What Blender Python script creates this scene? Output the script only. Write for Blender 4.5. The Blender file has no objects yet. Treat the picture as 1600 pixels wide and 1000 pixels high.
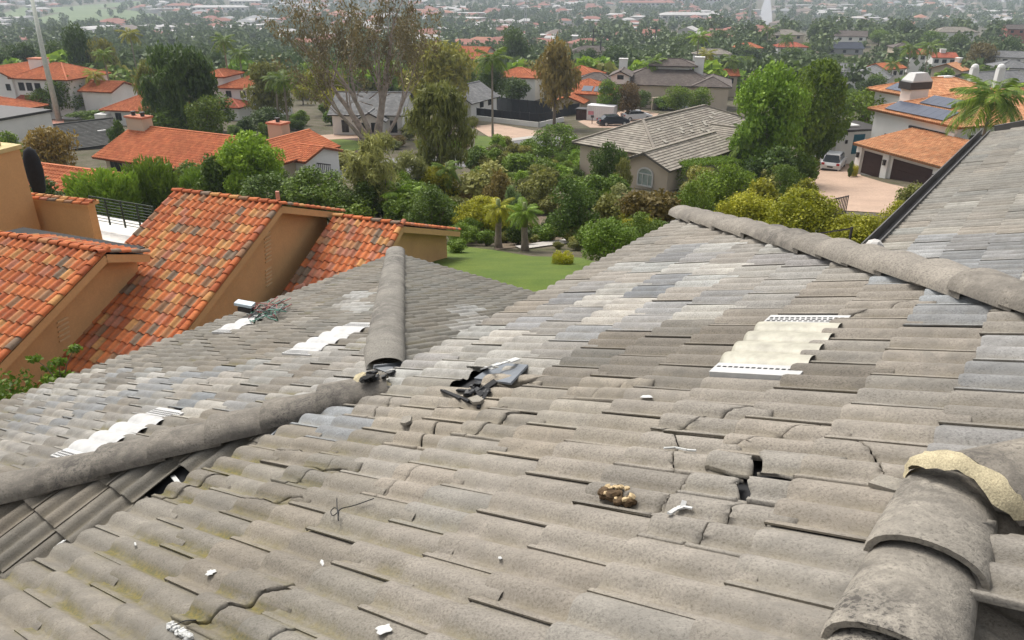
import bpy, bmesh, math, random
import numpy as np
from mathutils import Vector, Matrix

# ------------------------------------------------------------------ camera, sky, sun, exposure
SC = bpy.context.scene
COL = SC.collection
PITCH = math.radians(24.5)
SP, CP = math.sin(PITCH), math.cos(PITCH)
FPX = 1200.0                                  # focal length in photograph pixels (1600 wide)

cam_d = bpy.data.cameras.new('camera')
cam_d.sensor_width = 36.0
cam_d.lens = 36.0 * FPX / 1600.0
cam_d.clip_start = 0.05
cam_d.clip_end = 12000
cam = bpy.data.objects.new('camera', cam_d)
COL.objects.link(cam)
cam.location = (0, 0, 0)
cam.rotation_euler = (math.pi / 2 - PITCH, 0, 0)
SC.camera = cam

SUN_ELEV, SUN_AZ = math.radians(55), math.radians(-35)    # azimuth from +Y, negative = left
world = bpy.data.worlds.new('World')
SC.world = world
world.use_nodes = True
wn = world.node_tree
wn.nodes.clear()
sky = wn.nodes.new('ShaderNodeTexSky')
sky.sky_type = 'NISHITA'
sky.sun_disc = False
sky.sun_elevation = SUN_ELEV
sky.sun_rotation = SUN_AZ
sky.dust_density = 4.0
hs = wn.nodes.new('ShaderNodeHueSaturation')              # overcast: the blue is washed out to cloud grey
hs.inputs['Saturation'].default_value = 0.22
bgn = wn.nodes.new('ShaderNodeBackground')
bgn.inputs['Strength'].default_value = 0.125
wo = wn.nodes.new('ShaderNodeOutputWorld')
wn.links.new(sky.outputs[0], hs.inputs['Color'])
wn.links.new(hs.outputs[0], bgn.inputs['Color'])
wn.links.new(bgn.outputs[0], wo.inputs['Surface'])

sun_d = bpy.data.lights.new('sun', 'SUN')
sun_d.energy = 1.5
sun_d.angle = math.radians(24)
sun_d.color = (1.0, 0.95, 0.87)
sun = bpy.data.objects.new('sun', sun_d)
COL.objects.link(sun)
sdir = Vector((math.sin(SUN_AZ) * math.cos(SUN_ELEV), math.cos(SUN_AZ) * math.cos(SUN_ELEV), math.sin(SUN_ELEV)))
sun.rotation_euler = sdir.to_track_quat('Z', 'Y').to_euler()

SC.view_settings.view_transform = 'Standard'
SC.view_settings.look = 'None'
SC.view_settings.gamma = 1
SC.view_settings.use_curve_mapping = False
SC.view_settings.exposure = 0.88
SC.render.engine = 'CYCLES'
SC.cycles.max_bounces = 6
SC.cycles.volume_bounces = 0
SC.cycles.transparent_max_bounces = 8

# ------------------------------------------------------------------ helpers
def ray(px, py):
    x, y = (px - 800) / FPX, (py - 500) / FPX
    return Vector((x, CP - y * SP, -SP - y * CP))          # depth 1 along the optical axis

def proj(p):
    d = p[1] * CP - p[2] * SP
    if d < 0.05:
        return (-9999, -9999, d)
    return (800 + FPX * p[0] / d, 500 - FPX * (p[1] * SP + p[2] * CP) / d, d)

KNOTS = [(-200, -6.6), (2, -6.9), (10, -7.2), (16, -7.8), (22, -8.7), (30, -10.8), (40, -13.3), (50, -15.3), (62, -17.4), (75, -19.2),
         (90, -21.0), (110, -22.8), (135, -24.9), (160, -26.8), (200, -29.6), (250, -33.0), (320, -37.5),
         (400, -42.0), (520, -48.5), (700, -55.0), (1000, -62.0), (1400, -64.5), (2000, -66.0), (3600, -68.0)]
KY = [k[0] for k in KNOTS]; KZ = [k[1] for k in KNOTS]
def sstep(t):
    t = max(0.0, min(1.0, t)); return t * t * (3 - 2 * t)
def gz(y, x=0.0):
    z = float(np.interp(y, KY, KZ))
    if y < 44 and x < -3: z -= 5.0 * sstep((-3 - x) / 4) * (1 - sstep((y - 24) / 18)) * sstep((y - 3) / 6)
    if y > 180 and x > 20: z += 9.0 * sstep((x - 20) / 110) * sstep((y - 285) / 200) * (1 - sstep((y - 520) / 400))
    return z

def at(px, py, lift=0.0, h=0.0):
    """point of the terrain (or h metres above it) seen at a photograph pixel"""
    r = ray(px, py)
    lo, hi = 12.0, 3600.0
    for _ in range(60):
        m = (lo + hi) / 2
        if r.z * m > gz(r.y * m, r.x * m) + h: lo = m
        else: hi = m
    return Vector((r.x * lo, r.y * lo, gz(r.y * lo, r.x * lo) + lift + h))

def atd(px, py, depth):
    return ray(px, py) * depth

def tagset(o, label=None, cat=None, group=None, kind=None):
    if label: o['label'] = label
    if cat: o['category'] = cat
    if group: o['group'] = group
    if kind: o['kind'] = kind
    return o

def thing(name, label, cat, loc=(0, 0, 0), rotz=0.0, group=None, scale=None):
    o = bpy.data.objects.new(name, None)
    o.empty_display_size = 0.3
    COL.objects.link(o)
    o.location = loc
    o.rotation_euler = (0, 0, rotz)
    if scale: o.scale = scale
    return tagset(o, label, cat, group)

def mesh_from(name, verts, faces, mat=None, smooth=False, cols=None, pan=None):
    me = bpy.data.meshes.new(name)
    me.from_pydata([tuple(v) for v in verts], [], faces)
    if cols is not None:
        ca = me.color_attributes.new('tint', 'FLOAT_COLOR', 'POINT')
        ca.data.foreach_set('color', np.asarray(cols, dtype=np.float32).ravel())
    if pan is not None:
        pa = me.attributes.new('pan', 'FLOAT', 'POINT')
        pa.data.foreach_set('value', np.asarray(pan, dtype=np.float32))
    if mat: me.materials.append(mat)
    if smooth:
        me.polygons.foreach_set('use_smooth', [True] * len(me.polygons))
    me.update()
    return me

def link(name, me, parent=None, loc=None, rot=None, scale=None, world=False, mw=None):
    o = bpy.data.objects.new(name, me)
    COL.objects.link(o)
    if parent is not None:
        o.parent = parent
        if world:
            M4 = Matrix.LocRotScale(parent.location, parent.rotation_euler, parent.scale)
            if parent.parent is not None:
                M4 = parent_world(parent)
            o.matrix_parent_inverse = M4.inverted()
    if mw is not None:
        o.matrix_basis = mw
    else:
        if loc is not None: o.location = loc
        if rot is not None: o.rotation_euler = rot
        if scale is not None: o.scale = scale
    return o

def parent_world(o):
    m = o.matrix_basis.copy() if o.matrix_basis else Matrix.Identity(4)
    if o.parent is not None:
        m = parent_world(o.parent) @ o.matrix_parent_inverse @ m
    return m

def clone_tree(src, name=None, parent=None):
    c = src.copy()
    COL.objects.link(c)
    if parent is not None: c.parent = parent
    for ch in src.children:
        clone_tree(ch, None, c)
    return c

class MB:
    """collects boxes, bars and tubes of ONE part"""
    def __init__(s): s.v = []; s.f = []; s.smooth = False
    def add(s, vs, fs):
        b = len(s.v); s.v += [tuple(v) for v in vs]; s.f += [tuple(i + b for i in f) for f in fs]; return s
    def box(s, x0, x1, y0, y1, z0, z1):
        return s.add([(x0, y0, z0), (x1, y0, z0), (x1, y1, z0), (x0, y1, z0), (x0, y0, z1), (x1, y0, z1), (x1, y1, z1), (x0, y1, z1)],
                     [(0, 3, 2, 1), (4, 5, 6, 7), (0, 1, 5, 4), (1, 2, 6, 5), (2, 3, 7, 6), (3, 0, 4, 7)])
    def bar(s, a, b, w, h, up=(0, 0, 1)):
        a, b = Vector(a), Vector(b); d = (b - a).normalized(); up = Vector(up)
        if abs(d.dot(up)) > 0.98: up = Vector((1, 0, 0))
        x = d.cross(up).normalized(); y = x.cross(d).normalized()
        vs = [p + x * sx * w / 2 + y * sy * h / 2 for p in (a, b) for sx, sy in ((-1, -1), (1, -1), (1, 1), (-1, 1))]
        return s.add(vs, [(0, 3, 2, 1), (4, 5, 6, 7), (0, 1, 5, 4), (1, 2, 6, 5), (2, 3, 7, 6), (3, 0, 4, 7)])
    def tube(s, pts, rad, n=6, cap=True):
        pts = [Vector(p) for p in pts]
        if not hasattr(rad, '__len__'): rad = [rad] * len(pts)
        vs, fs = [], []
        px = None
        for i, p in enumerate(pts):
            d = (pts[min(i + 1, len(pts) - 1)] - pts[max(i - 1, 0)])
            d = d.normalized() if d.length > 1e-9 else Vector((0, 0, 1))
            if px is None:
                px = d.cross(Vector((0.31, 0.2, 0.93)))
                if px.length < 0.1: px = d.cross(Vector((1, 0, 0)))
            px = (px - d * px.dot(d)).normalized(); py = d.cross(px)
            for k in range(n):
                a = 2 * math.pi * k / n
                vs.append(p + (px * math.cos(a) + py * math.sin(a)) * rad[i])
        for i in range(len(pts) - 1):
            for k in range(n):
                fs.append((i * n + k, i * n + (k + 1) % n, (i + 1) * n + (k + 1) % n, (i + 1) * n + k))
        if cap:
            fs.append(tuple(range(n - 1, -1, -1))); fs.append(tuple((len(pts) - 1) * n + k for k in range(n)))
        return s.add(vs, fs)
    def prism(s, poly, z0, z1):
        n = len(poly)
        vs = [(p[0], p[1], z0) for p in poly] + [(p[0], p[1], z1) for p in poly]
        return s.add(vs, [tuple(range(n - 1, -1, -1)), tuple(range(n, 2 * n))] + [(i, (i + 1) % n, n + (i + 1) % n, n + i) for i in range(n)])
    def lathe(s, prof, n=12, c=(0, 0, 0)):
        vs, fs = [], []
        for r, z in prof:
            for k in range(n):
                a = 2 * math.pi * k / n; vs.append((c[0] + r * math.cos(a), c[1] + r * math.sin(a), c[2] + z))
        for i in range(len(prof) - 1):
            for k in range(n):
                fs.append((i * n + k, i * n + (k + 1) % n, (i + 1) * n + (k + 1) % n, (i + 1) * n + k))
        return s.add(vs, fs)
    def slab(s, poly, thick, n=None):
        """3-D polygon thickened downwards along its normal"""
        P = [Vector(p) for p in poly]
        if n is None:
            n = (P[1] - P[0]).cross(P[2] - P[0]).normalized()
            if n.z < 0: n = -n
        k = len(P)
        return s.add(P + [p - n * thick for p in P], [tuple(range(k)), tuple(range(2 * k - 1, k - 1, -1))] + [(i, k + i, k + (i + 1) % k, (i + 1) % k) for i in range(k)])
    def build(s, name, mat, parent=None, world=False, smooth=False, loc=None, rot=None):
        return link(name, mesh_from(name, s.v, s.f, mat, smooth), parent, world=world, loc=loc, rot=rot)

# ------------------------------------------------------------------ materials
MATS = {}
def nmat(name):
    m = bpy.data.materials.new(name); m.use_nodes = True
    nt = m.node_tree
    b = nt.nodes['Principled BSDF']
    b.inputs['Specular IOR Level'].default_value = 0.3
    MATS[name] = m
    return m, nt, b

def nd(nt, t, **kw):
    n = nt.nodes.new(t)
    for k, v in kw.items():
        if k in n.inputs: n.inputs[k].default_value = v
        else: setattr(n, k, v)
    return n

def mix(nt, a, b, fac, mode='MIX'):
    n = nt.nodes.new('ShaderNodeMix'); n.data_type = 'RGBA'; n.blend_type = mode
    for sock, val in ((n.inputs[0], fac), (n.inputs[6], a), (n.inputs[7], b)):
        if hasattr(val, 'is_linked') or isinstance(val, bpy.types.NodeSocket): nt.links.new(val, sock)
        elif isinstance(val, (int, float)): sock.default_value = val
        else: sock.default_value = (*val, 1) if len(val) == 3 else val
    return n.outputs[2]

def math_(nt, op, a, b=None, clamp=False):
    n = nt.nodes.new('ShaderNodeMath'); n.operation = op; n.use_clamp = clamp
    for sock, val in ((n.inputs[0], a), (n.inputs[1], b)):
        if val is None: continue
        if isinstance(val, (int, float)): sock.default_value = val
        else: nt.links.new(val, sock)
    return n.outputs[0]

def ramp(nt, fac, stops):
    n = nt.nodes.new('ShaderNodeValToRGB')
    e = n.color_ramp.elements
    while len(e) < len(stops): e.new(0.5)
    for el, (p, c) in zip(e, stops):
        el.position = p; el.color = (*c, 1) if len(c) == 3 else c
    nt.links.new(fac, n.inputs[0])
    return n.outputs[0]

def noise(nt, vec, scale, detail=4, rough=0.6, dist=0.0):
    n = nt.nodes.new('ShaderNodeTexNoise')
    n.inputs['Scale'].default_value = scale; n.inputs['Detail'].default_value = detail
    n.inputs['Roughness'].default_value = rough; n.inputs['Distortion'].default_value = dist
    if vec is not None: nt.links.new(vec, n.inputs['Vector'])
    return n.outputs['Fac']

def bump(nt, b, h, strength=0.3, dist=0.01):
    n = nt.nodes.new('ShaderNodeBump')
    n.inputs['Strength'].default_value = strength; n.inputs['Distance'].default_value = dist
    nt.links.new(h, n.inputs['Height']); nt.links.new(n.outputs[0], b.inputs['Normal'])

def pos(nt): return nt.nodes.new('ShaderNodeNewGeometry').outputs['Position']
def objc(nt): return nt.nodes.new('ShaderNodeTexCoord').outputs['Object']

def simple(name, col, rough=0.8, var=0.15, scale=3.0, metal=0.0, bmp=0.0, fine=0.0, tintobj=False):
    m, nt, b = nmat(name)
    p = pos(nt)
    f = noise(nt, p, scale, 5)
    lo = tuple(c * (1 - var) for c in col); hi = tuple(min(1, c * (1 + var)) for c in col)
    c = ramp(nt, f, [(0.3, lo), (0.7, hi)])
    if fine:
        f2 = noise(nt, p, scale * 14, 3)
        c = mix(nt, c, ramp(nt, f2, [(0.35, (1 - fine,) * 3), (0.65, (1 + fine,) * 3)]), 1.0, 'MULTIPLY')
    if tintobj:
        oi = nt.nodes.new('ShaderNodeObjectInfo')
        c = mix(nt, c, oi.outputs['Color'], 1.0, 'MULTIPLY')
    nt.links.new(c, b.inputs['Base Color'])
    b.inputs['Roughness'].default_value = rough; b.inputs['Metallic'].default_value = metal
    if bmp: bump(nt, b, noise(nt, p, scale * 12, 4), 0.5, bmp)
    return m

def tile_mat(name, speck=0.35, lichen=0.6, rough=0.88, fscale=160.0, moss_col=(0.16, 0.13, 0.03), dark=(0.10, 0.095, 0.085), bd=0.003, lth=(.24, .42), streak=.16):
    """tint attribute x object colour; alpha carries the amount of moss, 'pan' marks the troughs"""
    m, nt, b = nmat(name)
    p = pos(nt)
    at_ = nd(nt, 'ShaderNodeAttribute', attribute_name='tint')
    pan = nd(nt, 'ShaderNodeAttribute', attribute_name='pan')
    oi = nt.nodes.new('ShaderNodeObjectInfo')
    c = mix(nt, at_.outputs['Color'], oi.outputs['Color'], 1.0, 'MULTIPLY')
    al = math_(nt, 'MULTIPLY', at_.outputs['Alpha'], oi.outputs['Alpha'])
    sp = noise(nt, p, fscale, 3, 0.7)
    c = mix(nt, c, ramp(nt, sp, [(0.30, (1 - speck,) * 3), (0.5, (1, 1, 1)), (0.72, (1 + speck * 0.7,) * 3)]), 1.0, 'MULTIPLY')
    big = noise(nt, p, 1.7, 6, 0.65)
    c = mix(nt, c, ramp(nt, big, [(0.3, (0.80, 0.79, 0.77)), (0.7, (1.14, 1.12, 1.08))]), 1.0, 'MULTIPLY')
    mp = nt.nodes.new('ShaderNodeMapping'); mp.inputs['Rotation'].default_value = (0, 0, math.radians(-143)); mp.inputs['Scale'].default_value = (1.2, 13, 4)
    nt.links.new(p, mp.inputs['Vector'])
    c = mix(nt, c, ramp(nt, noise(nt, mp.outputs[0], 1.0, 5, 0.7, .3), [(0.32, (1 - streak,) * 3), (0.55, (1, 1, 1)), (0.72, (1 + streak * .8,) * 3)]), 1.0, 'MULTIPLY')
    st = noise(nt, p, 11.0, 5, 0.75, 0.4)
    lk = ramp(nt, math_(nt, 'MULTIPLY', st, sp), [(lth[0], (0, 0, 0)), (lth[1], (1, 1, 1))])
    lk = math_(nt, 'MULTIPLY', lk, math_(nt, 'MULTIPLY', ramp(nt, noise(nt, p, 0.9, 3), [(0.40, (0.15,) * 3), (0.62, (1, 1, 1))]), lichen))
    c = mix(nt, c, dark, lk)
    # dirt that settles in the troughs
    pn = math_(nt, 'MULTIPLY', pan.outputs['Fac'], ramp(nt, noise(nt, p, 6.0, 4, 0.7), [(0.35, (0, 0, 0)), (0.62, (1, 1, 1))]))
    c = mix(nt, c, (0.17, 0.145, 0.095), math_(nt, 'MULTIPLY', pn, 0.5))
    ms = math_(nt, 'MULTIPLY', math_(nt, 'MULTIPLY', pan.outputs['Fac'], al), ramp(nt, noise(nt, p, 4.0, 5, 0.7), [(0.36, (0, 0, 0)), (0.55, (1, 1, 1))]))
    mc = mix(nt, moss_col, (0.09, 0.085, 0.03), ramp(nt, noise(nt, p, 70, 3), [(0.4, (0, 0, 0)), (0.6, (1, 1, 1))]))
    c = mix(nt, c, mc, math_(nt, 'MULTIPLY', ms, 0.9, True))
    nt.links.new(c, b.inputs['Base Color'])
    b.inputs['Roughness'].default_value = rough
    bump(nt, b, math_(nt, 'ADD', sp, math_(nt, 'MULTIPLY', st, 1.5)), 0.55, bd)
    return m

def leaf_mat(name, c1, c2, rough=0.55, trans=0.3):
    m, nt, b = nmat(name)
    at_ = nd(nt, 'ShaderNodeAttribute', attribute_name='tint')
    oi = nt.nodes.new('ShaderNodeObjectInfo')
    c = mix(nt, c1, c2, at_.outputs['Fac'])
    r = ramp(nt, oi.outputs['Random'], [(0.0, (0.82, 0.86, 0.9)), (0.5, (1, 1, 1)), (1.0, (1.2, 1.12, 0.92))])
    c = mix(nt, c, r, 1.0, 'MULTIPLY')
    c = mix(nt, c, oi.outputs['Color'], 1.0, 'MULTIPLY')
    nt.links.new(c, b.inputs['Base Color'])
    b.inputs['Roughness'].default_value = rough
    b.inputs['Specular IOR Level'].default_value = 0.25
    tr = nt.nodes.new('ShaderNodeBsdfTranslucent')
    nt.links.new(c, tr.inputs['Color'])
    ms = nt.nodes.new('ShaderNodeMixShader'); ms.inputs[0].default_value = trans
    nt.links.new(b.outputs[0], ms.inputs[1]); nt.links.new(tr.outputs[0], ms.inputs[2])
    nt.links.new(ms.outputs[0], nt.nodes['Material Output'].inputs['Surface'])
    return m

# ------------------------------------------------------------------ the tiled house we stand on
rng = random.Random(7)
UX, UY = -0.799, 0.602
VX, VY = 0.602, 0.799
SL = 1 / 3.0
NL = math.sqrt(1 + SL * SL)
def P(u, v, z): return Vector((u * UX + v * VX, u * UY + v * VY, z))
def uv_of(p): return (p[0] * UX + p[1] * UY, p[0] * VX + p[1] * VY)
EA, EB = 3.30, 8.50                      # eave lines of the upper and of the lower roof (distance down the slope)
VA = 2.82                                # where the two lower hips meet
UAP = EB - (8.18 - VA)
ZAP = -1.349 - SL * UAP
zA = lambda u, v: -1.349 - SL * u
zC = lambda u, v: ZAP - SL * (v - VA)
zD = lambda u, v: ZAP - SL * (VA - v)
zF = lambda u, v: -2.50 + SL * (1.39 - u)
SLE = .295
zE = lambda u, v: -2.50 + SLE * (7.66 - v)
HD = (-.663, -.749)                      # plan direction of the far hip
UR, VR = .07, 2.08                       # end of the short ridge by the camera
zG = lambda u, v: zA(UR, 0) - SL * (UR - u)
zH = lambda u, v: zA(UR, 0) + SL * (v - VR)
du, dv = Vector((UX, UY, 0)), Vector((VX, VY, 0))

TILE = tile_mat('concrete_tile', speck=.42, fscale=125, lth=(.21, .38), lichen=.7, bd=.004)
LIMIT_TIP = .55
CAPM = tile_mat('ridge_concrete', speck=0.55, lichen=1.0, fscale=90, dark=(0.075, 0.068, 0.06), bd=0.006, lth=(.19, .31))
MORTAR = simple('mortar', (0.40, 0.345, 0.225), 0.95, 0.25, 14, bmp=0.01, fine=0.2)
FELT = simple('roofing_felt', (0.018, 0.018, 0.019), 0.8, 0.3, 6)
STUC_OWN = simple('grey_stucco', (0.42, 0.39, 0.34), 0.9, 0.08, 3, bmp=0.003)
METAL = simple('valley_metal', (0.22, 0.23, 0.24), 0.55, 0.2, 5, metal=0.2)
GUTTER = simple('gutter_paint', (0.11, 0.105, 0.10), 0.5, 0.2, 4)
WHITE = simple('white_plastic', (0.46, 0.455, 0.44), 0.5, 0.16, 9)
CREAM = simple('cream_fibreglass', (0.37, 0.35, 0.28), 0.45, 0.25, 12)
BLACK = simple('black_rubber', (0.012, 0.012, 0.013), 0.45, 0.3, 9)
HOLE = simple('slot_shadow_black', (0.02, 0.02, 0.02), 0.9, 0.1)
PAINTW = simple('white_sealant', (0.50, 0.50, 0.48), 0.6, 0.15, 40)

HOUSE = thing('tiled_house', 'house we stand on, its grey concrete tile roof weathered and cracked', 'house', tuple(P(2, 0, -7.0)))

TW, TL, TEXP, LIFT = 0.285, 0.41, 0.335, 0.024
PROF = [(0.0, 0.037, .3), (.016, .036, .4), (.032, .018, .9), (.048, .006, 1), (.064, .010, .8), (.082, .031, .2), (.102, .046, 0), (.124, .049, 0), (.146, .039, .05),
        (.164, .017, .6), (.178, .007, 1), (.194, .014, .7), (.212, .035, .1), (.232, .048, 0), (.254, .049, 0), (.278, .041, .05), (.300, .027, .3), (.320, .022, .3)]
PROF = [(x * .285 / .305, z * .72, p_) for x, z, p_ in PROF]
def tile_geom(prof=PROF, L=TL, lift=LIFT, butt=0.017, rows=(0.0, 0.012, TL)):
    vs, fs, pan = [], [], []
    n = len(prof)
    for j, s in enumerate(rows):
        for x, z, p in prof:
            d = 0.004 if j == 0 else 0.0
            vs.append((x, s, z + lift * (1 - s / L) - d)); pan.append(p)
    for j in range(len(rows) - 1):
        for i in range(n - 1):
            fs.append((j * n + i, j * n + i + 1, (j + 1) * n + i + 1, (j + 1) * n + i))
    b = len(vs)
    for x, z, p in prof: vs.append((x, 0.0, z + lift - 0.004)); pan.append(p * 0.5)
    for x, z, p in prof: vs.append((x, 0.004, z + lift - butt)); pan.append(p)
    for i in range(n - 1): fs.append((b + i, b + n + i, b + n + i + 1, b + i + 1))
    c = len(vs)
    vs += [(0, 0, prof[0][1] + lift), (0, L, prof[0][1]), (0, L, prof[0][1] - .007), (0, 0, prof[0][1] + lift - .007)]
    pan += [1, 1, 1, 1]; fs.append((c, c + 1, c + 2, c + 3))
    return np.array(vs), fs, np.array(pan)
TV, TF, TP = tile_geom()
BV, BF, BP = tile_geom([(PROF[i][0] + (PROF[i + 1][0] - PROF[i][0]) * k / 2, PROF[i][1] + (PROF[i + 1][1] - PROF[i][1]) * k / 2, PROF[i][2]) for i in range(len(PROF) - 1) for k in (0, 1)] + [PROF[-1]], rows=(0, .012) + tuple(.012 + (TL - .012) * k / 12 for k in range(1, 13)))
TILE_ME = mesh_from('tile', TV, TF, TILE, True, np.ones((len(TV), 4)), TP)

class Plane:
    """a roof slope: origin on the eave line, e along the courses, s up the slope"""
    def __init__(s, name, o, es_plan, zf):
        s.name = name
        s.o = o; sl_ = SLE if name == 'E' else SL; es = Vector((es_plan.x, es_plan.y, sl_)).normalized()
        s.s = es; s.e = Vector((-es_plan.y, es_plan.x, 0)); s.n = s.s.cross(s.e).normalized(); s.zf = zf
        s.M = Matrix(((s.e.x, s.s.x, s.n.x, 0), (s.e.y, s.s.y, s.n.y, 0), (s.e.z, s.s.z, s.n.z, 0), (0, 0, 0, 1)))
    def pt(s, a, b, h=0): return s.o + s.e * a + s.s * b + s.n * h
    def mat(s, a, b, h=0, rz=0, rx=0, ry=0):
        p = s.pt(a, b, h)
        M = s.M.copy(); M.translation = p
        return M @ Matrix.Rotation(rz, 4, 'Z') @ Matrix.Rotation(rx, 4, 'X') @ Matrix.Rotation(ry, 4, 'Y')
    def hit(s, px, py, h=0.05):
        r = ray(px, py); q = s.o + s.n * h
        return r * (q.dot(s.n) / r.dot(s.n))
    def ab(s, p):
        d = p - s.o; return d.dot(s.e), d.dot(s.s)

PA = Plane('A', P(EA + .05, 0, zA(EA + .05, 0)), -du, zA)
PB = Plane('B', P(EB + .05, 0, zA(EB + .05, 0)), -du, zA)
PC = Plane('C', P(EA, 8.23, zC(0, 8.23)), -dv, zC)
PD = Plane('D', P(EA, -2.58, zD(0, -2.58)), dv, zD)
PF = Plane('F', P(1.44, 7.7, zF(1.44, 0)), -du, zF)
PE = Plane('E', P(EA, 7.69, zE(0, 7.69)), -dv, zE)
PG = Plane('G', P(-3.2, 0, zG(-3.2, 0)), du, zG)
PH = Plane('H', P(0, 0.2, zH(0, 0.2)), dv, zH)

# clip lines in plan: (u0, v0, nu, nv) keep where (u-u0)*nu + (v-v0)*nv >= 0
I2 = math.sqrt(.5)
CLIPS = {
    'A': [(UR, VR, I2, I2), (3.46, 7.66, .749, -.663), ],
    'B': [(UAP, VA, I2, -I2), (UAP, VA, I2, I2), (EA + .06, 0, 1, 0)],
    'C': [(UAP, VA, -I2, I2), (EA - .02, 0, 1, 0)],
    'D': [(UAP, VA, -I2, -I2), (EA - .02, 0, 1, 0)],
    'F': [(1.39, 7.66, -.749, .663), (0, 15.15, 0, -1)],
    'E': [(3.46, 7.66, -.749, .663), (1.39, 7.66, .749, -.663)],
    'G': [(UR, VR, I2, -I2), (UR, 0, -1, 0)],
    'H': [(UR, VR, -I2, I2), (UR, VR, -I2, -I2)],
}
# hip between the upper slope and the far slope runs (-u,-v) from its eave corner
CLIPS['A'][1] = (3.46, 7.66, .749, -.663)
RANGES = {'A': (-2.4, 7.7, 0, 5.6), 'B': (-2.6, 8.3, 0, 5.5), 'C': (-5.2, .1, 0, 5.8), 'D': (0, 5.2, 0, 5.7),
          'F': (-4.6, 7.5, 0, 6.0), 'E': (0, 6.4, 0, 6.6), 'G': (-2.3, 2.6, 0, 3.6), 'H': (-2.6, 0.2, 0, 4.6)}
CLIPS['A2'] = [(UR, 0, 1, 0)]
def clips_of(nm, a):
    return CLIPS['A2'] if nm == 'A' and a + .15 < VR else CLIPS[nm]
PL = {p.name: p for p in (PA, PB, PC, PD, PF, PE, PG, PH)}

def in_poly(x, y, poly):
    c = False; j = len(poly) - 1
    for i in range(len(poly)):
        if (poly[i][1] > y) != (poly[j][1] > y) and x < (poly[j][0] - poly[i][0]) * (y - poly[i][1]) / (poly[j][1] - poly[i][1]) + poly[i][0]: c = not c
        j = i
    return c

LIGHT_A = [(1010, 398), (1120, 372), (1240, 385), (1320, 425), (1240, 470), (1110, 500), (1010, 505), (900, 545), (840, 592), (700, 600), (610, 590), (700, 520), (800, 490), (880, 450)]
LIGHT_B = [(0, 720), (0, 640), (130, 575), (300, 580), (470, 545), (600, 520), (610, 600), (500, 650), (330, 640), (240, 640), (60, 720)]
BLUE_SPOTS = [(540, 650, 48), (1500, 672, 85), (1560, 545, 70), (1470, 478, 50), (1395, 418, 35), (1500, 395, 60), (1570, 410, 70)]
PALE_SPOTS = [(488, 792, 50), (560, 470, 26), (730, 495, 26), (1200, 520, 1)]
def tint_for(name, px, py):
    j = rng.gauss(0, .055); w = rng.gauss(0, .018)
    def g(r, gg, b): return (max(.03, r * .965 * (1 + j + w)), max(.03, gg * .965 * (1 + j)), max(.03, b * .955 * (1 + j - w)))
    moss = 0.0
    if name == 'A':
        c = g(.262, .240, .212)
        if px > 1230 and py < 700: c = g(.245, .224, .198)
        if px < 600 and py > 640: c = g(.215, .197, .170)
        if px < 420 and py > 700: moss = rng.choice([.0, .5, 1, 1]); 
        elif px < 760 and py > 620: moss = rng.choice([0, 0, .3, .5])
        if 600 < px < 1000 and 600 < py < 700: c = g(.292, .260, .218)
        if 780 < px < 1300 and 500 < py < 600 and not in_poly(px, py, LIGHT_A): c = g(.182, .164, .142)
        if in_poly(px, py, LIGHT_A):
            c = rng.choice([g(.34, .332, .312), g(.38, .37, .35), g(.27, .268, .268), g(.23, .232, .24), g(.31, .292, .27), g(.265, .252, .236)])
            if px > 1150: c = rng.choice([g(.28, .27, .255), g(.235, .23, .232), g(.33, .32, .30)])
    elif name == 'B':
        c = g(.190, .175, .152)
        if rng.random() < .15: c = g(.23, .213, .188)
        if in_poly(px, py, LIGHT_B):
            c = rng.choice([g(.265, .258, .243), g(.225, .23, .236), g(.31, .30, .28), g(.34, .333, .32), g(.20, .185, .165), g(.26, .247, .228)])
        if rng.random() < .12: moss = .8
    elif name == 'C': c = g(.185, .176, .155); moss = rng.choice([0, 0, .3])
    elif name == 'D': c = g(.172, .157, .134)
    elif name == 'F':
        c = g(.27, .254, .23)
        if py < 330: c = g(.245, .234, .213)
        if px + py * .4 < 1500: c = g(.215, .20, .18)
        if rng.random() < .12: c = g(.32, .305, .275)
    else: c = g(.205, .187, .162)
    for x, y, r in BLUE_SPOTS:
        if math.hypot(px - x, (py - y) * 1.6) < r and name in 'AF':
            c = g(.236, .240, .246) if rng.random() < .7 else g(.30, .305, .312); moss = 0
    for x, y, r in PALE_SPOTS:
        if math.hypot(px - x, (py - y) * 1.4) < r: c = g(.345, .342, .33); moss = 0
    return (*c, moss)

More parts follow.
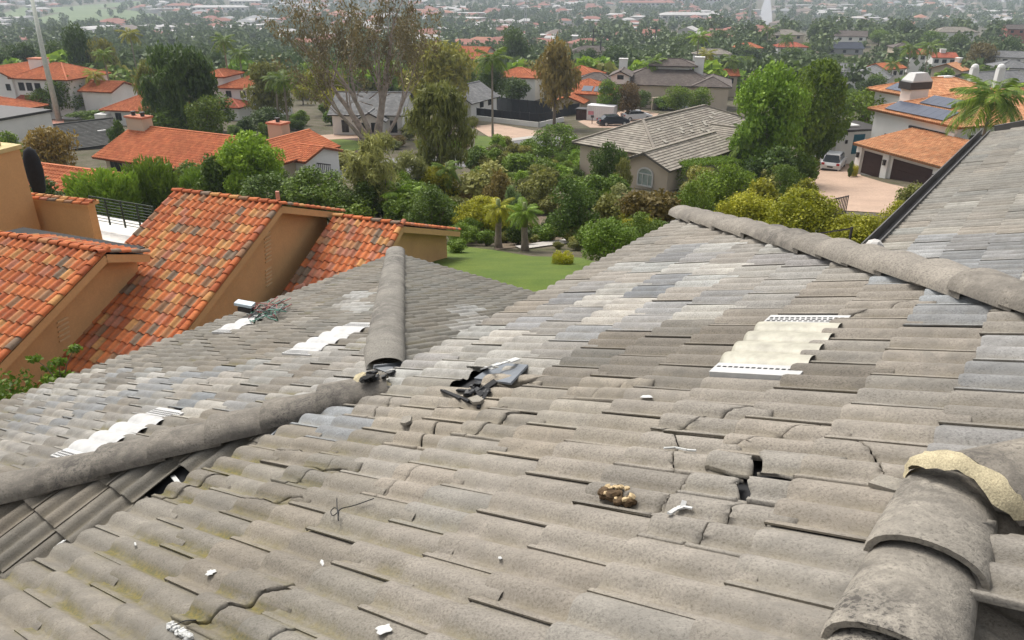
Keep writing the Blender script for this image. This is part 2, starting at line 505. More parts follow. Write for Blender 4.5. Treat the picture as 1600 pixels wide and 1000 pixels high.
# tiles that are broken: photo position of the tile, break lines across it (x0,s0,x1,s1), gap, tip
BREAKS = [
    (1182, 738, [(.0, .20, .33, .13), (.14, .42, .17, .0)], .036, .10), (1135, 705, [(.0, .05, .3, .34)], .02, .06),
    (1085, 752, [(-.02, .15, .33, .25)], .008, .03), (1130, 792, [(-.02, .25, .33, .10)], .006, .02),
    (1230, 735, [(.02, .0, .30, .30)], .008, .02),
    (800, 635, [(.02, .1, .33, .22)], .010, .05), (715, 655, [(.10, .0, .22, .42)], .014, .06),
    (690, 665, [(.02, .22, .33, .12)], .010, .05), (930, 590, [(.0, .1, .3, .34)], .010, .06),
    (1345, 462, [(.05, .05, .3, .36)], .010, .03), (1300, 680, [(.0, .30, .33, .10)], .007, .02),
    (500, 722, [(.0, .12, .33, .24), (.17, .0, .18, .42)], .012, .06), (440, 745, [(.1, .0, .25, .42)], .006, .02), (465, 748, [(.1, .0, .2, .42)], .006, .02),
    (370, 935, [(.0, .1, .33, .32)], .013, .05), (1000, 770, [(0, .3, .33, .33)], .004, .0), (340, 965, [(.02, .1, .33, .2)], .006, .03),
    (790, 600, [(.05, .0, .25, .42)], .02, .08), (330, 745, [(0, .12, .33, .2)], .012, .05),
    (1550, 880, [(0, .13, .33, .24)], .03, .10), (610, 640, [(0, .2, .33, .16)], .008, .03), (640, 800, [(0.03, .1, .3, .1)], .003, 0),
]
REMOVE = [('A', 752, 612), ('D', 290, 765)]

VENTS = [('A', 1108, 584, 2.75, 'wide white tile vent with yellowed ribs high on the near slope'),
         ('B', 82, 714, 2.75, 'white tile vent nearest the long hip at the left edge'), ('B', 424, 554, 2.75, 'white tile vent in the middle of the lower roof'),
         ('B', 340, 519, 2.1, 'white tile vent below the bundle of loose wires')]
b_ = PA.ab(PA.hit(VENTS[0][1], VENTS[0][2], .06))[1] % TEXP           # the courses run through the big vent's lower edge
if b_ > .22: b_ -= TEXP
RANGES['A'] = (RANGES['A'][0], RANGES['A'][1], b_, RANGES['A'][3])
records = []
for nm in PL:
    pl = PL[nm]
    a0, a1, s0, s1 = RANGES[nm]
    k0, k1 = math.floor(a0 / TW), math.ceil(a1 / TW)
    rows = int((s1 - s0) / TEXP) + 1
    for r in range(rows):
        off = 0.0 if nm not in 'ABCF' else (TW / 2 if r % 2 else 0)
        if nm == 'A' and False: off = 0
        for k in range(k0, k1):
            a = k * TW + off; b = s0 + r * TEXP
            cs = [pl.pt(a + x, b + y) for x in (0, .32) for y in (0, .42)]
            vis = pl.pt(a + .15, b + .17, .05)
            state = 1; part = False
            for (u0, v0, nu, nv) in clips_of(nm, a):
                ds = []
                for c in cs:
                    u, v = uv_of(c); ds.append((u - u0) * nu + (v - v0) * nv)
                if max(ds) < .02: state = 0; break
                if min(ds) < -0.001: part = True
            if not state: continue
            px, py, d = proj(vis)
            seen = d > .3 and -90 < px < 1690 and -60 < py < 1120
            records.append(dict(pl=nm, a=a, b=b, part=part, px=px, py=py, d=d, seen=seen))

# VENT STRIPS take the place of a few tiles
vent_frames = []
for nm, px, py, wt, lab in VENTS:
    pl = PL[nm]; a, b = pl.ab(pl.hit(px, py, .06))
    o_ = RANGES[nm][2]; b = o_ + round((b - o_) / TEXP) * TEXP
    vent_frames.append((nm, a, b, wt * TW, lab))

def hidden_by_vent(r):
    for nm, a, b, w, _ in vent_frames:
        if r['pl'] == nm and abs(r['b'] - b) < .1 and a + .03 < r['a'] + .14 < a + w - .03: return True
    return False

used = set()
def nearest(px, py, nm=None):
    best, bd = None, 1e9
    for i, r in enumerate(records):
        if i in used or (nm and r['pl'] != nm): continue
        q = math.hypot(r['px'] - px, r['py'] - py)
        if q < bd: best, bd = i, q
    return best
brk = {}
for nm, px, py in REMOVE:
    i = nearest(px, py, nm); used.add(i); records[i]['gone'] = True
for px, py, lines, gap, tip in BREAKS:
    i = nearest(px, py); used.add(i); brk[i] = (lines, gap, tip)

def clip_bm(vs, fs, pan, nm, a):
    bm = bmesh.new(); lay = bm.verts.layers.float.new('pan')
    bv = [bm.verts.new(v) for v in vs]
    for b_, p_ in zip(bv, pan): b_[lay] = float(p_)
    for f in fs:
        try: bm.faces.new([bv[i] for i in f])
        except ValueError: pass
    for (u0, v0, nu, nv) in clips_of(nm, a):
        co = P(u0, v0, 0); no = Vector((UX * nu + VX * nv, UY * nu + VY * nv, 0))
        bmesh.ops.bisect_plane(bm, geom=bm.verts[:] + bm.edges[:] + bm.faces[:], plane_co=co, plane_no=no, clear_inner=True)
    bm.verts.index_update()
    V = [tuple(v.co) for v in bm.verts]; F = [tuple(v.index for v in f.verts) for f in bm.faces]; PN = [v[lay] for v in bm.verts]
    bm.free()
    return V, F, PN

order = sorted([i for i, r in enumerate(records) if r['seen'] and not r.get('gone') and i not in brk], key=lambda i: records[i]['d'])
order = [i for i in order if records[i]['pl'] in 'ADGHBF' and not hidden_by_vent(records[i])]
single = set(order[:278])
stuffV, stuffF, stuffC, stuffP, nst = [], [], [], [], 0
for i, r in enumerate(records):
    if r.get('gone') or hidden_by_vent(r): continue
    pl = PL[r['pl']]
    t = tint_for(r['pl'], r['px'], r['py'])
    M4 = pl.mat(r['a'] + rng.gauss(0, .003), r['b'] + rng.gauss(0, .006), abs(rng.gauss(0, .003)), rng.gauss(0, .006), rng.gauss(0, .004), rng.gauss(0, .005))
    if i in brk:
        lines, gap, tip = brk[i]
        bm = bmesh.new(); lay = bm.verts.layers.float.new('pan'); bv = []
        for v, p_ in zip(BV, BP):
            q = bm.verts.new(v); q[lay] = float(p_); bv.append(q)
        for f in BF: bm.faces.new([bv[k] for k in f])
        pieces = [bm]
        for (x0, y0, x1, y1) in lines:
            new = []
            for pb in pieces:
                no = Vector((-(y1 - y0), x1 - x0, 0)).normalized()
                ok = [v.co.dot(no) - Vector((x0, y0, 0)).dot(no) for v in pb.verts]
                if not ok or min(ok) > -.03 or max(ok) < .03: new.append(pb); continue
                for sgn in (1, -1):
                    c = pb.copy()
                    bmesh.ops.bisect_plane(c, geom=c.verts[:] + c.edges[:] + c.faces[:], plane_co=(x0, y0, 0), plane_no=no * sgn, clear_inner=True)
                    off = no * sgn * gap * .5
                    wob = rng.uniform(-.006, .006)
                    for v in c.verts:
                        dd = abs(v.co.dot(no) - Vector((x0, y0, 0)).dot(no))
                        if dd < 1e-4:      # ragged broken edge
                            v.co += no * (math.sin(v.co.x * 47 + v.co.y * 31) * .007 + math.sin(v.co.x * 911 + v.co.y * 733) * .004)
                        v.co += off
                    new.append(c)
            pieces = new
        for pb in pieces:
            bmesh.ops.recalc_face_normals(pb, faces=pb.faces[:]) if False else None
            # thickness along the broken edges
            be = [e for e in pb.edges if len(e.link_faces) == 1]
            ext = bmesh.ops.extrude_edge_only(pb, edges=be)
            for v in [g for g in ext['geom'] if isinstance(g, bmesh.types.BMVert)]: v.co.z -= .014
            pb.verts.index_update()
            V = [tuple(v.co) for v in pb.verts]; F = [tuple(v.index for v in f.verts) for f in pb.faces]; PN = [v[pb.verts.layers.float['pan']] for v in pb.verts]
            me = mesh_from('broken_tile', V, F, TILE, True, np.ones((len(V), 4)), PN)
            o = link('broken_tile', me, HOUSE, world=True, mw=M4 @ Matrix.Translation((0, 0, rng.uniform(0, .2) * tip * LIMIT_TIP)) @ Matrix.Rotation(rng.uniform(-1, 1) * tip * .8 * LIMIT_TIP, 4, 'X') @ Matrix.Rotation(rng.uniform(-1, 1) * tip * .8 * LIMIT_TIP, 4, 'Y'))
            o.color = t
            pb.free()
        continue
    if i in single:
        if r['part']:
            W = [M4 @ Vector(v) for v in TV]
            V, F, PN = clip_bm(W, TF, TP, r['pl'], r['a'])
            if not F: continue
            o = link('roof_tile', mesh_from('roof_tile', V, F, TILE, True, np.ones((len(V), 4)), PN), HOUSE, world=True)
        else:
            o = link('roof_tile', TILE_ME, HOUSE, world=True, mw=M4)
        o.color = t
    else:
        Mn = np.array(M4)
        W = TV @ Mn[:3, :3].T + Mn[:3, 3]
        F, PN = TF, TP
        if r['part']:
            V, F, PN = clip_bm([Vector(v) for v in W], TF, TP, r['pl'], r['a'])
            if not F: continue
            W = np.array(V)
        stuffV.append(W); stuffF += [tuple(k + nst for k in f) for f in F]; stuffP.append(np.array(PN))
        stuffC.append(np.tile(np.array(t), (len(W), 1))); nst += len(W)
so = link('roof_tiles', mesh_from('roof_tiles', np.concatenate(stuffV), stuffF, TILE, True, np.concatenate(stuffC), np.concatenate(stuffP)), HOUSE, world=True)
so['kind'] = 'stuff'

# underlay deck, walls, fascia
def deck(name, pts, mat, thick=.03):
    MB().slab(pts, thick).build(name, mat, HOUSE, world=True)
def pz(zf, u, v, h=-.012): return P(u, v, zf(u, v) + h)
deck('underlay', [pz(zA, EA + .03, -2.6), pz(zA, EA + .03, 7.66), pz(zA, .085, 3.85), pz(zA, -1.2, VR + 1.27), pz(zA, UR, VR), pz(zA, UR, -2.6)], FELT)
deck('underlay', [pz(zA, EB, -2.5), pz(zA, EB, 8.15), pz(zA, UAP + .3, VA + .3), pz(zA, UAP + .3, VA - .3)], FELT)
deck('underlay', [pz(zC, EA, 8.15), pz(zC, EA, VA + .32), pz(zC, EB, 8.15)], FELT)
deck('underlay', [pz(zD, EA, -2.5), pz(zD, EB, -2.5), pz(zD, EA, VA - .32)], FELT)
deck('underlay', [pz(zF, 1.39, 7.66), pz(zF, 1.39, 15.15), pz(zF, -4.4, 15.15), pz(zF, -4.4, 1.2)], FELT)
deck('underlay', [pz(zE, EA, 7.62), pz(zE, 1.39, 7.62), pz(zE, -3.0, 2.75), pz(zE, -1.2, 2.46)], FELT)
deck('underlay', [pz(zG, UR, -2.4), pz(zG, UR, VR), pz(zG, -3.2, VR - 3.27), pz(zG, -3.2, -2.4)], FELT)
deck('underlay', [pz(zH, UR, VR), pz(zH, -2.2, VR + 2.27), pz(zH, -2.2, VR - 2.27)], FELT)
w = MB()
def wallseg(a, b, z1, z0=-7.6, t=.2):
    a = P(a[0], a[1], 0); b = P(b[0], b[1], 0); d = (b - a).normalized(); n = Vector((-d.y, d.x, 0)) * t / 2
    w.add([a + n, b + n, b - n, a - n], [])
    base = len(w.v) - 4
    vs = [Vector(w.v[base + k]) for k in range(4)]
    del w.v[base:]
    w.prism([(v.x, v.y) for v in vs], z0, z1)
wallseg((EA - .14, -2.3), (EA - .14, 7.3), -2.62)
wallseg((EB - .5, -2.1), (EB - .5, 7.75), zA(EB, 0) - .1)
wallseg((EA, 7.75), (EB - .5, 7.75), zC(0, 8.18) - .1)
wallseg((EA, -2.1), (EB - .5, -2.1), zD(0, -2.5) - .1)
wallseg((1.0, 7.3), (1.0, 14.7), -2.75)
wallseg((1.0, 14.7), (-4.2, 14.7), -2.75)
wallseg((1.0, 7.3), (EA - .14, 7.3), -2.75)
wallseg((EA - .14, -2.3), (-3.0, -2.3), -2.75)
w.build('wall', STUC_OWN, HOUSE, world=True)
def board(a, b, z, h=.2, t=.04, mat=GUTTER, name='fascia'):
    MB().bar(P(a[0], a[1], z - h / 2), P(b[0], b[1], z - h / 2), t, h).build(name, mat, HOUSE, world=True)
board((EB - .02, -2.55), (EB - .02, 8.2), zA(EB, 0) - .03)
board((EA, 8.18), (EB, 8.18), zC(0, 8.18) - .03)
board((EA - .02, -2.6), (EA - .02, 7.66), zA(EA, 0) - .05, h=.16)
# gutter along the far wing: an open channel
g = MB()
for dx, dz in ((0.0, 0), (.12, 0)):
    g.bar(P(1.44 + dx, 7.45, -2.50 + .01), P(1.44 + dx, 15.2, -2.50 + .01), .012, .13)
g.bar(P(1.50, 7.45, -2.56), P(1.50, 15.2, -2.56), .12, .012)
g.build('gutter', GUTTER, HOUSE, world=True)
MB().bar(P(1.36, 15.18, zF(1.36, 0) + .03), P(-4.3, 15.18, zF(-4.3, 0) + .03), .05, .22).build('rake_board', GUTTER, HOUSE, world=True)

# ------------------------------------------------------------------ ridge and hip caps
def cap_geom(L=.43, r0=.150, r1=.130, h0=.098, h1=.080, t=.022, n=12):
    vs, fs = [], []
    for (s, r, h) in ((0, r0 - .004, h0 - .004), (.012, r0, h0), (L, r1, h1)):
        for k in range(n + 1):
            a = math.pi * k / n; vs.append((r * math.cos(a), s, h * max(0, math.sin(a)) ** .85))
    m = n + 1
    for j in range(2):
        for k in range(n): fs.append((j * m + k, j * m + k + 1, (j + 1) * m + k + 1, (j + 1) * m + k)[::-1])
    b = len(vs)
    for rr, hh, s in ((r0 - .004, h0 - .004, 0), (r0 - t, h0 - t, .004)):
        for k in range(n + 1):
            a = math.pi * k / n; vs.append((rr * math.cos(a), s, hh * max(0, math.sin(a)) ** .85))
    for k in range(n): fs.append((b + k, b + k + 1, b + m + k + 1, b + m + k))
    for k in (0, n):      # lower edges
        pass
    return vs, fs
CVS, CFS = cap_geom()
CAP_ME = mesh_from('ridge_cap', CVS, CFS, CAPM, True, np.ones((len(CVS), 4)), [0] * len(CVS))
def caps(a, b, first, n, exp=.345, tint=(.27, .245, .215), scale=1.0, lift=.075, names='ridge_cap', jit=.01, tilt=None, end=None):
    a, b = Vector(a), Vector(b); d = (b - a).normalized()
    x = d.cross(Vector((0, 0, 1))).normalized(); z = x.cross(d)
    for k in range(n):
        p = a + d * (first + k * exp) + z * lift
        R = Matrix(((x.x, d.x, z.x, p.x), (x.y, d.y, z.y, p.y), (x.z, d.z, z.z, p.z), (0, 0, 0, 1)))
        M4 = R @ Matrix.Rotation(.075 if tilt is None else tilt, 4, 'X').inverted() @ Matrix.Rotation(rng.gauss(0, jit * 1.6), 4, 'Z') @ Matrix.Rotation(rng.gauss(0, .03), 4, 'Y') @ Matrix.Diagonal((scale, 1, scale, 1))
        o = link(names, CAP_ME, HOUSE, world=True, mw=M4)
        j = 1 + rng.gauss(0, .06)
        o.color = (tint[0] * j, tint[1] * j, tint[2] * j, 0)
apx = P(UAP, VA, ZAP)
cB1 = P(EB, 8.18, zA(EB, 0)); cB2 = P(EB, -2.54, zA(EB, 0)); cA = P(3.46, 7.66, zA(3.46, 0))
caps(cB1, apx, -.05, 21, tint=(.215, .203, .18), scale=1.02, lift=.06)
caps(cB2, apx, 1.9, 17, tint=(.22, .20, .172), scale=1.0, lift=.055)
hipA_top = P(3.46 + HD[0] * 5.6, 7.66 + HD[1] * 5.6, zA(3.46 + HD[0] * 5.6, 0))
caps(cA, hipA_top, .10, 17, tint=(.25, .228, .198), scale=1.02, lift=.055)
rA0, rA1 = P(UR, -2.3, zA(UR, 0)), P(UR, VR, zA(UR, 0))
# ridge caps by the camera, mortar, hips at the lower right
caps(rA0, rA1, .26, 12, tint=(.32, .295, .255), scale=.95, lift=.04, exp=.345)
hH = P(UR - 2.2, VR + 2.2, zA(UR - 2.2, 0))
caps(rA1, hH, .10, 8, tint=(.26, .236, .202), scale=1.0, lift=.045, tilt=.04)

def mortar_lump(a, b, c, w, name, tint=None):
    """saddle of cement where caps meet: half ring over the caps, rough"""
    pass
def half_ring(center, d, r, h, wid, name, seed, a0=-.1, a1=math.pi + .1, lift=0.0):
    r0 = random.Random(seed)
    d = Vector(d).normalized(); x = d.cross(Vector((0, 0, 1))).normalized(); z = x.cross(d)
    vs, fs = [], []; n, m = 18, 6
    for i in range(n + 1):
        a = a0 + (a1 - a0) * i / n
        for j in range(m + 1):
            t = j / m - .5
            bul = (1 - (2 * t) ** 2) * .022
            w_ = wid * (1 + .25 * math.sin(a * 5 + seed) + r0.uniform(-.12, .12))
            rr, hh = r + bul + r0.uniform(-.008, .008), h + bul + r0.uniform(-.008, .008)
            vs.append(Vector(center) + d * (t * w_) + x * (rr * math.cos(a)) + z * (hh * math.sin(a) + lift))
    for i in range(n):
        for j in range(m):
            k = i * (m + 1) + j; fs.append((k, k + 1, k + m + 2, k + m + 1))
    return link(name, mesh_from(name, vs, fs, MORTAR, True), HOUSE, world=True)
mid = (rA1 - rA0).normalized()
hd = (hH - rA1).normalized()
half_ring(rA1 + Vector((0, 0, .035)) + hd * .05 + mid * .0, (mid - hd * -1.0), .156, .108, .085, 'mortar_joint', 3, a0=.5)
# cement where the two lower hips and the upper eave meet
ml = MB()
r0 = random.Random(5)
vs, fs = [], []
for i in range(7):
    for j in range(10):
        rr = i / 6; a = j / 10 * 2 * math.pi
        vs.append(P(UAP + .10, VA - .02, ZAP + .0) + (dv * math.cos(a) * .15 + du * math.sin(a) * .15) * rr + Vector((0, 0, .12 * math.cos(rr * 1.45) ** 1.0 + r0.uniform(-.012, .012))))
for i in range(6):
    for j in range(10): fs.append((i * 10 + j, i * 10 + (j + 1) % 10, (i + 1) * 10 + (j + 1) % 10, (i + 1) * 10 + j))
ml.add(vs, fs); ml.build('mortar_joint', MORTAR, HOUSE, world=True, smooth=True)
# metal flashing along the wall side of the two lower slopes
for zf, va, vb in ((zD, VA - .25, -2.5), (zC, VA + .25, 8.1)):
    m = MB()
    a0, a1 = P(EA + .0, va, zf(0, va) + .065), P(EA + .0, vb, zf(0, vb) + .065)
    b0, b1 = P(EA + .17, va, zf(0, va) + .062), P(EA + .17, vb, zf(0, vb) + .062)
    m.slab([a0, a1, b1, b0], .004); m.bar(b0, b1, .012, .03)
    m.build('wall_flashing', METAL, HOUSE, world=True)
# valley metal at the lower right
m = MB()
va0, va1 = P(UR - .02, VR - .02, zG(UR - .02, 0)), P(-2.2, VR - 2.27, zG(-2.2, 0))
x = (va1 - va0).normalized().cross(Vector((0, 0, 1))).normalized()
m.slab([va0 + x * .12 + Vector((0, 0, .03)), va1 + x * .12 + Vector((0, 0, .03)), va1 + Vector((0, 0, .004)), va0 + Vector((0, 0, .004))], .004)
m.slab([va0 - x * .12 + Vector((0, 0, .03)), va1 - x * .12 + Vector((0, 0, .03)), va1 + Vector((0, 0, .004)), va0 + Vector((0, 0, .004))], .004)
m.build('valley_flashing', METAL, HOUSE, world=True)

# tile vents: one course long, ribs across, perforated flanges at both ends
for nm, a, b, wd, lab in vent_frames:
    pl = PL[nm]
    t = thing('tile_vent', lab, 'roof vent', tuple(pl.pt(a, b, .03)), group='white vents set in the grey roof')
    Mv = pl.mat(a, b, .016)
    L_ = .40
    def vpart(name, verts, faces, mat, smooth=False):
        return link(name, mesh_from(name, verts, faces, mat, smooth), t, world=True, mw=Mv)
    fl = .11
    n_r = int(round((wd - 2 * fl) / .155)); pitch = (wd - 2 * fl) / n_r
    vs, fs = [], []; N = n_r * 8
    for j, (s_, dz) in enumerate(((0, .034), (.02, .035), (L_, .006))):
        for i in range(N + 1):
            x = fl + (wd - 2 * fl) * i / N; ph = (x - fl) / pitch % 1.0
            if i == N: ph = 0
            vs.append((x, s_, dz + .026 * math.sin(math.pi * ph) ** .8 + .014 if 0 < ph < 1 else dz + .014))
    for j in range(2):
        for i in range(N): fs.append((j * (N + 1) + i, j * (N + 1) + i + 1, (j + 1) * (N + 1) + i + 1, (j + 1) * (N + 1) + i))
    b0 = len(vs)
    for i in range(N + 1): q = vs[i]; vs.append((q[0], -.002, q[2] - .03))
    for i in range(N): fs.append((i, b0 + i, b0 + i + 1, i + 1))
    vpart('ribbed_cover', vs, fs, CREAM if nm == 'A' else WHITE, True)
    for x0 in (0.0, wd - fl):
        q = MB()
        q.add([(x0, 0, .054), (x0 + fl, 0, .054), (x0 + fl, L_, .029), (x0, L_, .029), (x0, 0, .0), (x0 + fl, 0, .0), (x0 + fl, L_, -.03), (x0, L_, -.03)],
              [(0, 1, 2, 3), (0, 4, 5, 1), (1, 5, 6, 2), (2, 6, 7, 3), (3, 7, 4, 0)])
        f = vpart('perforated_flange', q.v, q.f, WHITE)
        h = MB()
        nx = 3 if x0 > 0 or nm != 'A' else 1
        for k in range(14):
            for r_ in range(nx):
                sx = x0 + (.020 + .024 * r_ if nx == 3 else .066); sy = .02 + k * (L_ - .05) / 13 + (.006 if r_ % 2 else 0)
                zz = .0552 - .025 * sy / L_
                h.add([(sx - .007, sy - .009, zz), (sx + .007, sy - .009, zz), (sx + .007, sy + .009, zz - .001), (sx - .007, sy + .009, zz - .001)], [(0, 1, 2, 3)])
        ho = link('vent_slots', mesh_from('vent_slots', h.v, h.f, HOLE), f, mw=Matrix.Identity(4))

# ------------------------------------------------------------------ neighbour with the orange clay roof
CLAY = tile_mat('clay_tile', speck=0.12, lichen=0.35, fscale=60, dark=(0.10, 0.05, 0.035), bd=0.003)
STUC_TAN = simple('tan_stucco', (0.55, 0.325, 0.148), 0.9, 0.07, 1.2, bmp=0.004, fine=0.04)
STUC_CHIM = simple('tan_chimney_stucco', (0.52, 0.31, 0.145), 0.9, 0.05, 1.2, bmp=0.004, fine=0.04)
SOLAR = simple('black_panel', (0.022, 0.021, 0.021), 0.85, 0.3, 2)
NEI = thing('orange_roofed_house', 'tan stucco house with stepped gables under mottled orange clay tiles', 'house', (-8, 20, gz(20)))
RA = math.radians(-22); QA = math.radians(-103.7)
nr = Vector((math.cos(RA), math.sin(RA), 0)); nq = Vector((math.cos(QA), math.sin(QA), 0))
NM = .345
def nplane(o, e, qdir, m):
    s = Vector((-qdir.x, -qdir.y, m)).normalized()         # up the slope
    n = e.cross(s).normalized()
    if n.z < 0: n = -n
    return Vector(o), e, s, n
CP_ = [(0, .012, .8), (.02, .030, .3), (.045, .058, 0), (.075, .072, 0), (.105, .066, 0), (.135, .042, .2), (.155, .018, .7), (.185, .006, 1), (.215, .008, 1), (.245, .020, .6), (.26, .022, .5)]
CW, CE, CLn = .232, .385, .45
PAL = [((0.464, 0.128, 0.042), 9), ((0.528, 0.160, 0.053), 8), ((0.384, 0.100, 0.036), 4), ((0.528, 0.264, 0.096), 3.2), ((0.440, 0.200, 0.088), 2.5), ((0.264, 0.144, 0.080), 2.0), ((0.208, 0.148, 0.104), 2.6), ((0.416, 0.160, 0.096), 2.5)]
def clay_tint(r_, dark=0):
    w = [p[1] for p in PAL]
    if dark: w = [2, 2, 4, .8, 1.5, 4, 4, 3]
    c = r_.choices([p[0] for p in PAL], w)[0]; j = 1 + r_.gauss(0, .06)
    return tuple(min(.9, v * j) for v in c)
crng = random.Random(21)
clay_rec = []
def clay_field(o, e, qdir, m, c0, c1, r0_, r1_, keep=None, tint=None):
    """tiles hang from ridge point o: columns along e, rows downward"""
    o, e, s, n = nplane(o, e, qdir, m)
    f = n.cross(s) ; f = f if f.dot(e) > 0 else -f
    co, si = e.dot(f), e.dot(s)
    hand = f.cross(s).dot(n)
    key = (round(co, 4), round(si, 4))
    if key not in CLAY_ME:
        V, F, PN = tile_geom(CP_, CLn, .034, .020, (0, .012, CLn))
        V = V.copy(); V[:, 1] = V[:, 1] + V[:, 0] * si; V[:, 0] *= co
        CLAY_ME[key] = (mesh_from('clay_tile', V, F, CLAY, True, np.ones((len(V), 4)), PN), V, F, PN)
    for r in range(r0_, r1_):
        for c in range(c0, c1):
            if keep and not keep(r, c): continue
            p = o + e * (c * CW) - s * ((r + 1) * CE)
            M4 = Matrix(((f.x, s.x, n.x, p.x), (f.y, s.y, n.y, p.y), (f.z, s.z, n.z, p.z), (0, 0, 0, 1)))
            M4 = M4 @ Matrix.Translation((0, crng.gauss(0, .006), abs(crng.gauss(0, .004)))) @ Matrix.Rotation(crng.gauss(0, .008), 4, 'Z')
            t = tint(r, c) if tint else clay_tint(crng)
            clay_rec.append((M4, key, t, p + e * .1 + s * .2))
CLAY_ME = {}
P1 = Vector((-10.2, 18.1, -6.42)); P2 = Vector((-6.87, 22.0, -6.3)); P3 = Vector((-3.6, 23.83, -7.5))
# strip 2 (middle)
clay_field(P2, nr, nq, NM, -22, 0, 0, 29, keep=lambda r, c: c >= -17 or r >= 9, tint=lambda r, c: (clay_tint(crng, 1) if c < -16 or (c < -12 and r > 14) else clay_tint(crng)))  # left columns take darker tiles: shade under the next gable put into colour
clay_field(P1, nr, nq, NM, -20, 0, 0, 25)
clay_field(P3, nr, nq, NM, -11, 0, 0, 21, tint=lambda r, c: (clay_tint(crng, 1) if c < -7 + r * .1 else clay_tint(crng)))
# far slopes
clay_field(P2, -nr, -nq, NM, 0, 17, 0, 11)
clay_field(P1, -nr, -nq, NM, 0, 16, 0, 4)
clay_field(P3, -nr, -nq, NM, 0, 11, 0, 16)
clay_rec.sort(key=lambda q: proj(q[3])[2] + (0 if -60 < proj(q[3])[0] < 1650 and -40 < proj(q[3])[1] < 640 and not hidden_ else 1000) if False else proj(q[3])[2] + (0 if -40 < proj(q[3])[0] < 1650 and proj(q[3])[1] < 610 else 1000))
def behind_own_roof(p):
    px, py, d = proj(p)
    return py > 640 - px * .395 + 14
front = [q for q in clay_rec if not behind_own_roof(q[3])]
front_ids = set(id(q) for q in front[:285])
sV, sF, sC, sP, ns = [], [], [], [], 0
for q in clay_rec:
    M4, key, t, c = q
    me, V, F, PN = CLAY_ME[key]
    if id(q) in front_ids:
        o = link('clay_tile', me, NEI, world=True, mw=M4); o.color = (*t, 0)
    else:
        Mn = np.array(M4); W = V @ Mn[:3, :3].T + Mn[:3, 3]
        sV.append(W); sF += [tuple(k + ns for k in f) for f in F]; sP.append(PN); sC.append(np.tile(np.array((*t, 0)), (len(V), 1))); ns += len(V)
o = link('clay_tiles', mesh_from('clay_tiles', np.concatenate(sV), sF, CLAY, True, np.concatenate(sC), np.concatenate(sP)), NEI, world=True); o['kind'] = 'stuff'

BCV, BCF = cap_geom(L=.42, r0=.105, r1=.085, h0=.085, h1=.07, n=8)
BAR_ME = mesh_from('barrel_tile', BCV, BCF, CLAY, True, np.ones((len(BCV), 4)), [0] * len(BCV))
def barrels(a, b, parent, name, lift=.07, exp=.36, off=0):
    a, b = Vector(a), Vector(b); d = (b - a).normalized(); L = (b - a).length
    x = d.cross(Vector((0, 0, 1))).normalized(); z = x.cross(d)
    k = 0
    while off + k * exp < L - .1:
        p = a + d * (off + k * exp) + z * lift
        R = Matrix(((x.x, d.x, z.x, p.x), (x.y, d.y, z.y, p.y), (x.z, d.z, z.z, p.z), (0, 0, 0, 1))) @ Matrix.Rotation(-.06, 4, 'X') @ Matrix.Rotation(crng.gauss(0, .015), 4, 'Z')
        o = link(name, BAR_ME, parent, world=True, mw=R); o.color = (*clay_tint(crng), 0); k += 1
def sl(pp, d, t): return pp + d * t + Vector((0, 0, -abs(t) * NM))
for pp, ln, near, far in ((P1, 20 * CW, 9.4, 1.5), (P2, 17 * CW, 10.6, 4.0), (P3, 11 * CW, 8.0, 6.0)):
    left = pp - nr * ln
    barrels(pp + nr * .02, left, NEI, 'ridge_barrel', off=.0)
    barrels(sl(pp, nq, near) + nr * .04, pp + nr * .04, NEI, 'rake_barrel', lift=.05)
    barrels(sl(pp, -nq, far) + nr * .04, pp + nr * .04, NEI, 'rake_barrel', lift=.05)
    # fascia under the rakes, roof slab, gable wall
    for qd, tt in ((nq, near), (-nq, far)):
        MB().bar(sl(pp, qd, tt) + nr * .06 - Vector((0, 0, .13)), pp + nr * .06 - Vector((0, 0, .13)), .07, .2).build('fascia', STUC_TAN, NEI, world=True)
    dn = Vector((0, 0, -.03))
    MB().slab([pp + dn, left + dn, sl(left, nq, near) + dn, sl(pp, nq, near) + dn], .12).build('roof_deck', FELT, NEI, world=True)
    MB().slab([pp + dn, left + dn, sl(left, -nq, far) + dn, sl(pp, -nq, far) + dn], .12).build('roof_deck', FELT, NEI, world=True)
    wl = MB()
    i0 = -nr * .32; t_ = -nr * .25
    a = sl(pp, nq, near - .5); b = pp; c = sl(pp, -nq, far - (.7 if pp is not P1 else .1))
    dz = Vector((0, 0, -.16)); zb = -14.5
    base = [Vector((a.x, a.y, zb)), Vector((c.x, c.y, zb))]
    f1 = [base[0] + i0, base[1] + i0, c + i0 + dz, b + i0 + dz, a + i0 + dz]
    f2 = [p + t_ for p in f1]
    wl.add(f1 + f2, [(0, 1, 2, 3, 4), (9, 8, 7, 6, 5)] + [(k, 5 + k, 5 + (k + 1) % 5, (k + 1) % 5) for k in range(5)])
    wl.build('gable_wall', STUC_TAN, NEI, world=True)
    # far eave wall
    if pp is not P1:
        fw = MB(); d2 = c - nr * (ln + .1)
        e0, e1 = c + i0 + nq * .02, d2 + nq * .02
        fw.bar((e0.x, e0.y, (e0.z + zb) / 2), (e1.x, e1.y, (e0.z + zb) / 2), .2, e0.z - zb - .3)
        fw.build('wall', STUC_TAN, NEI, world=True)
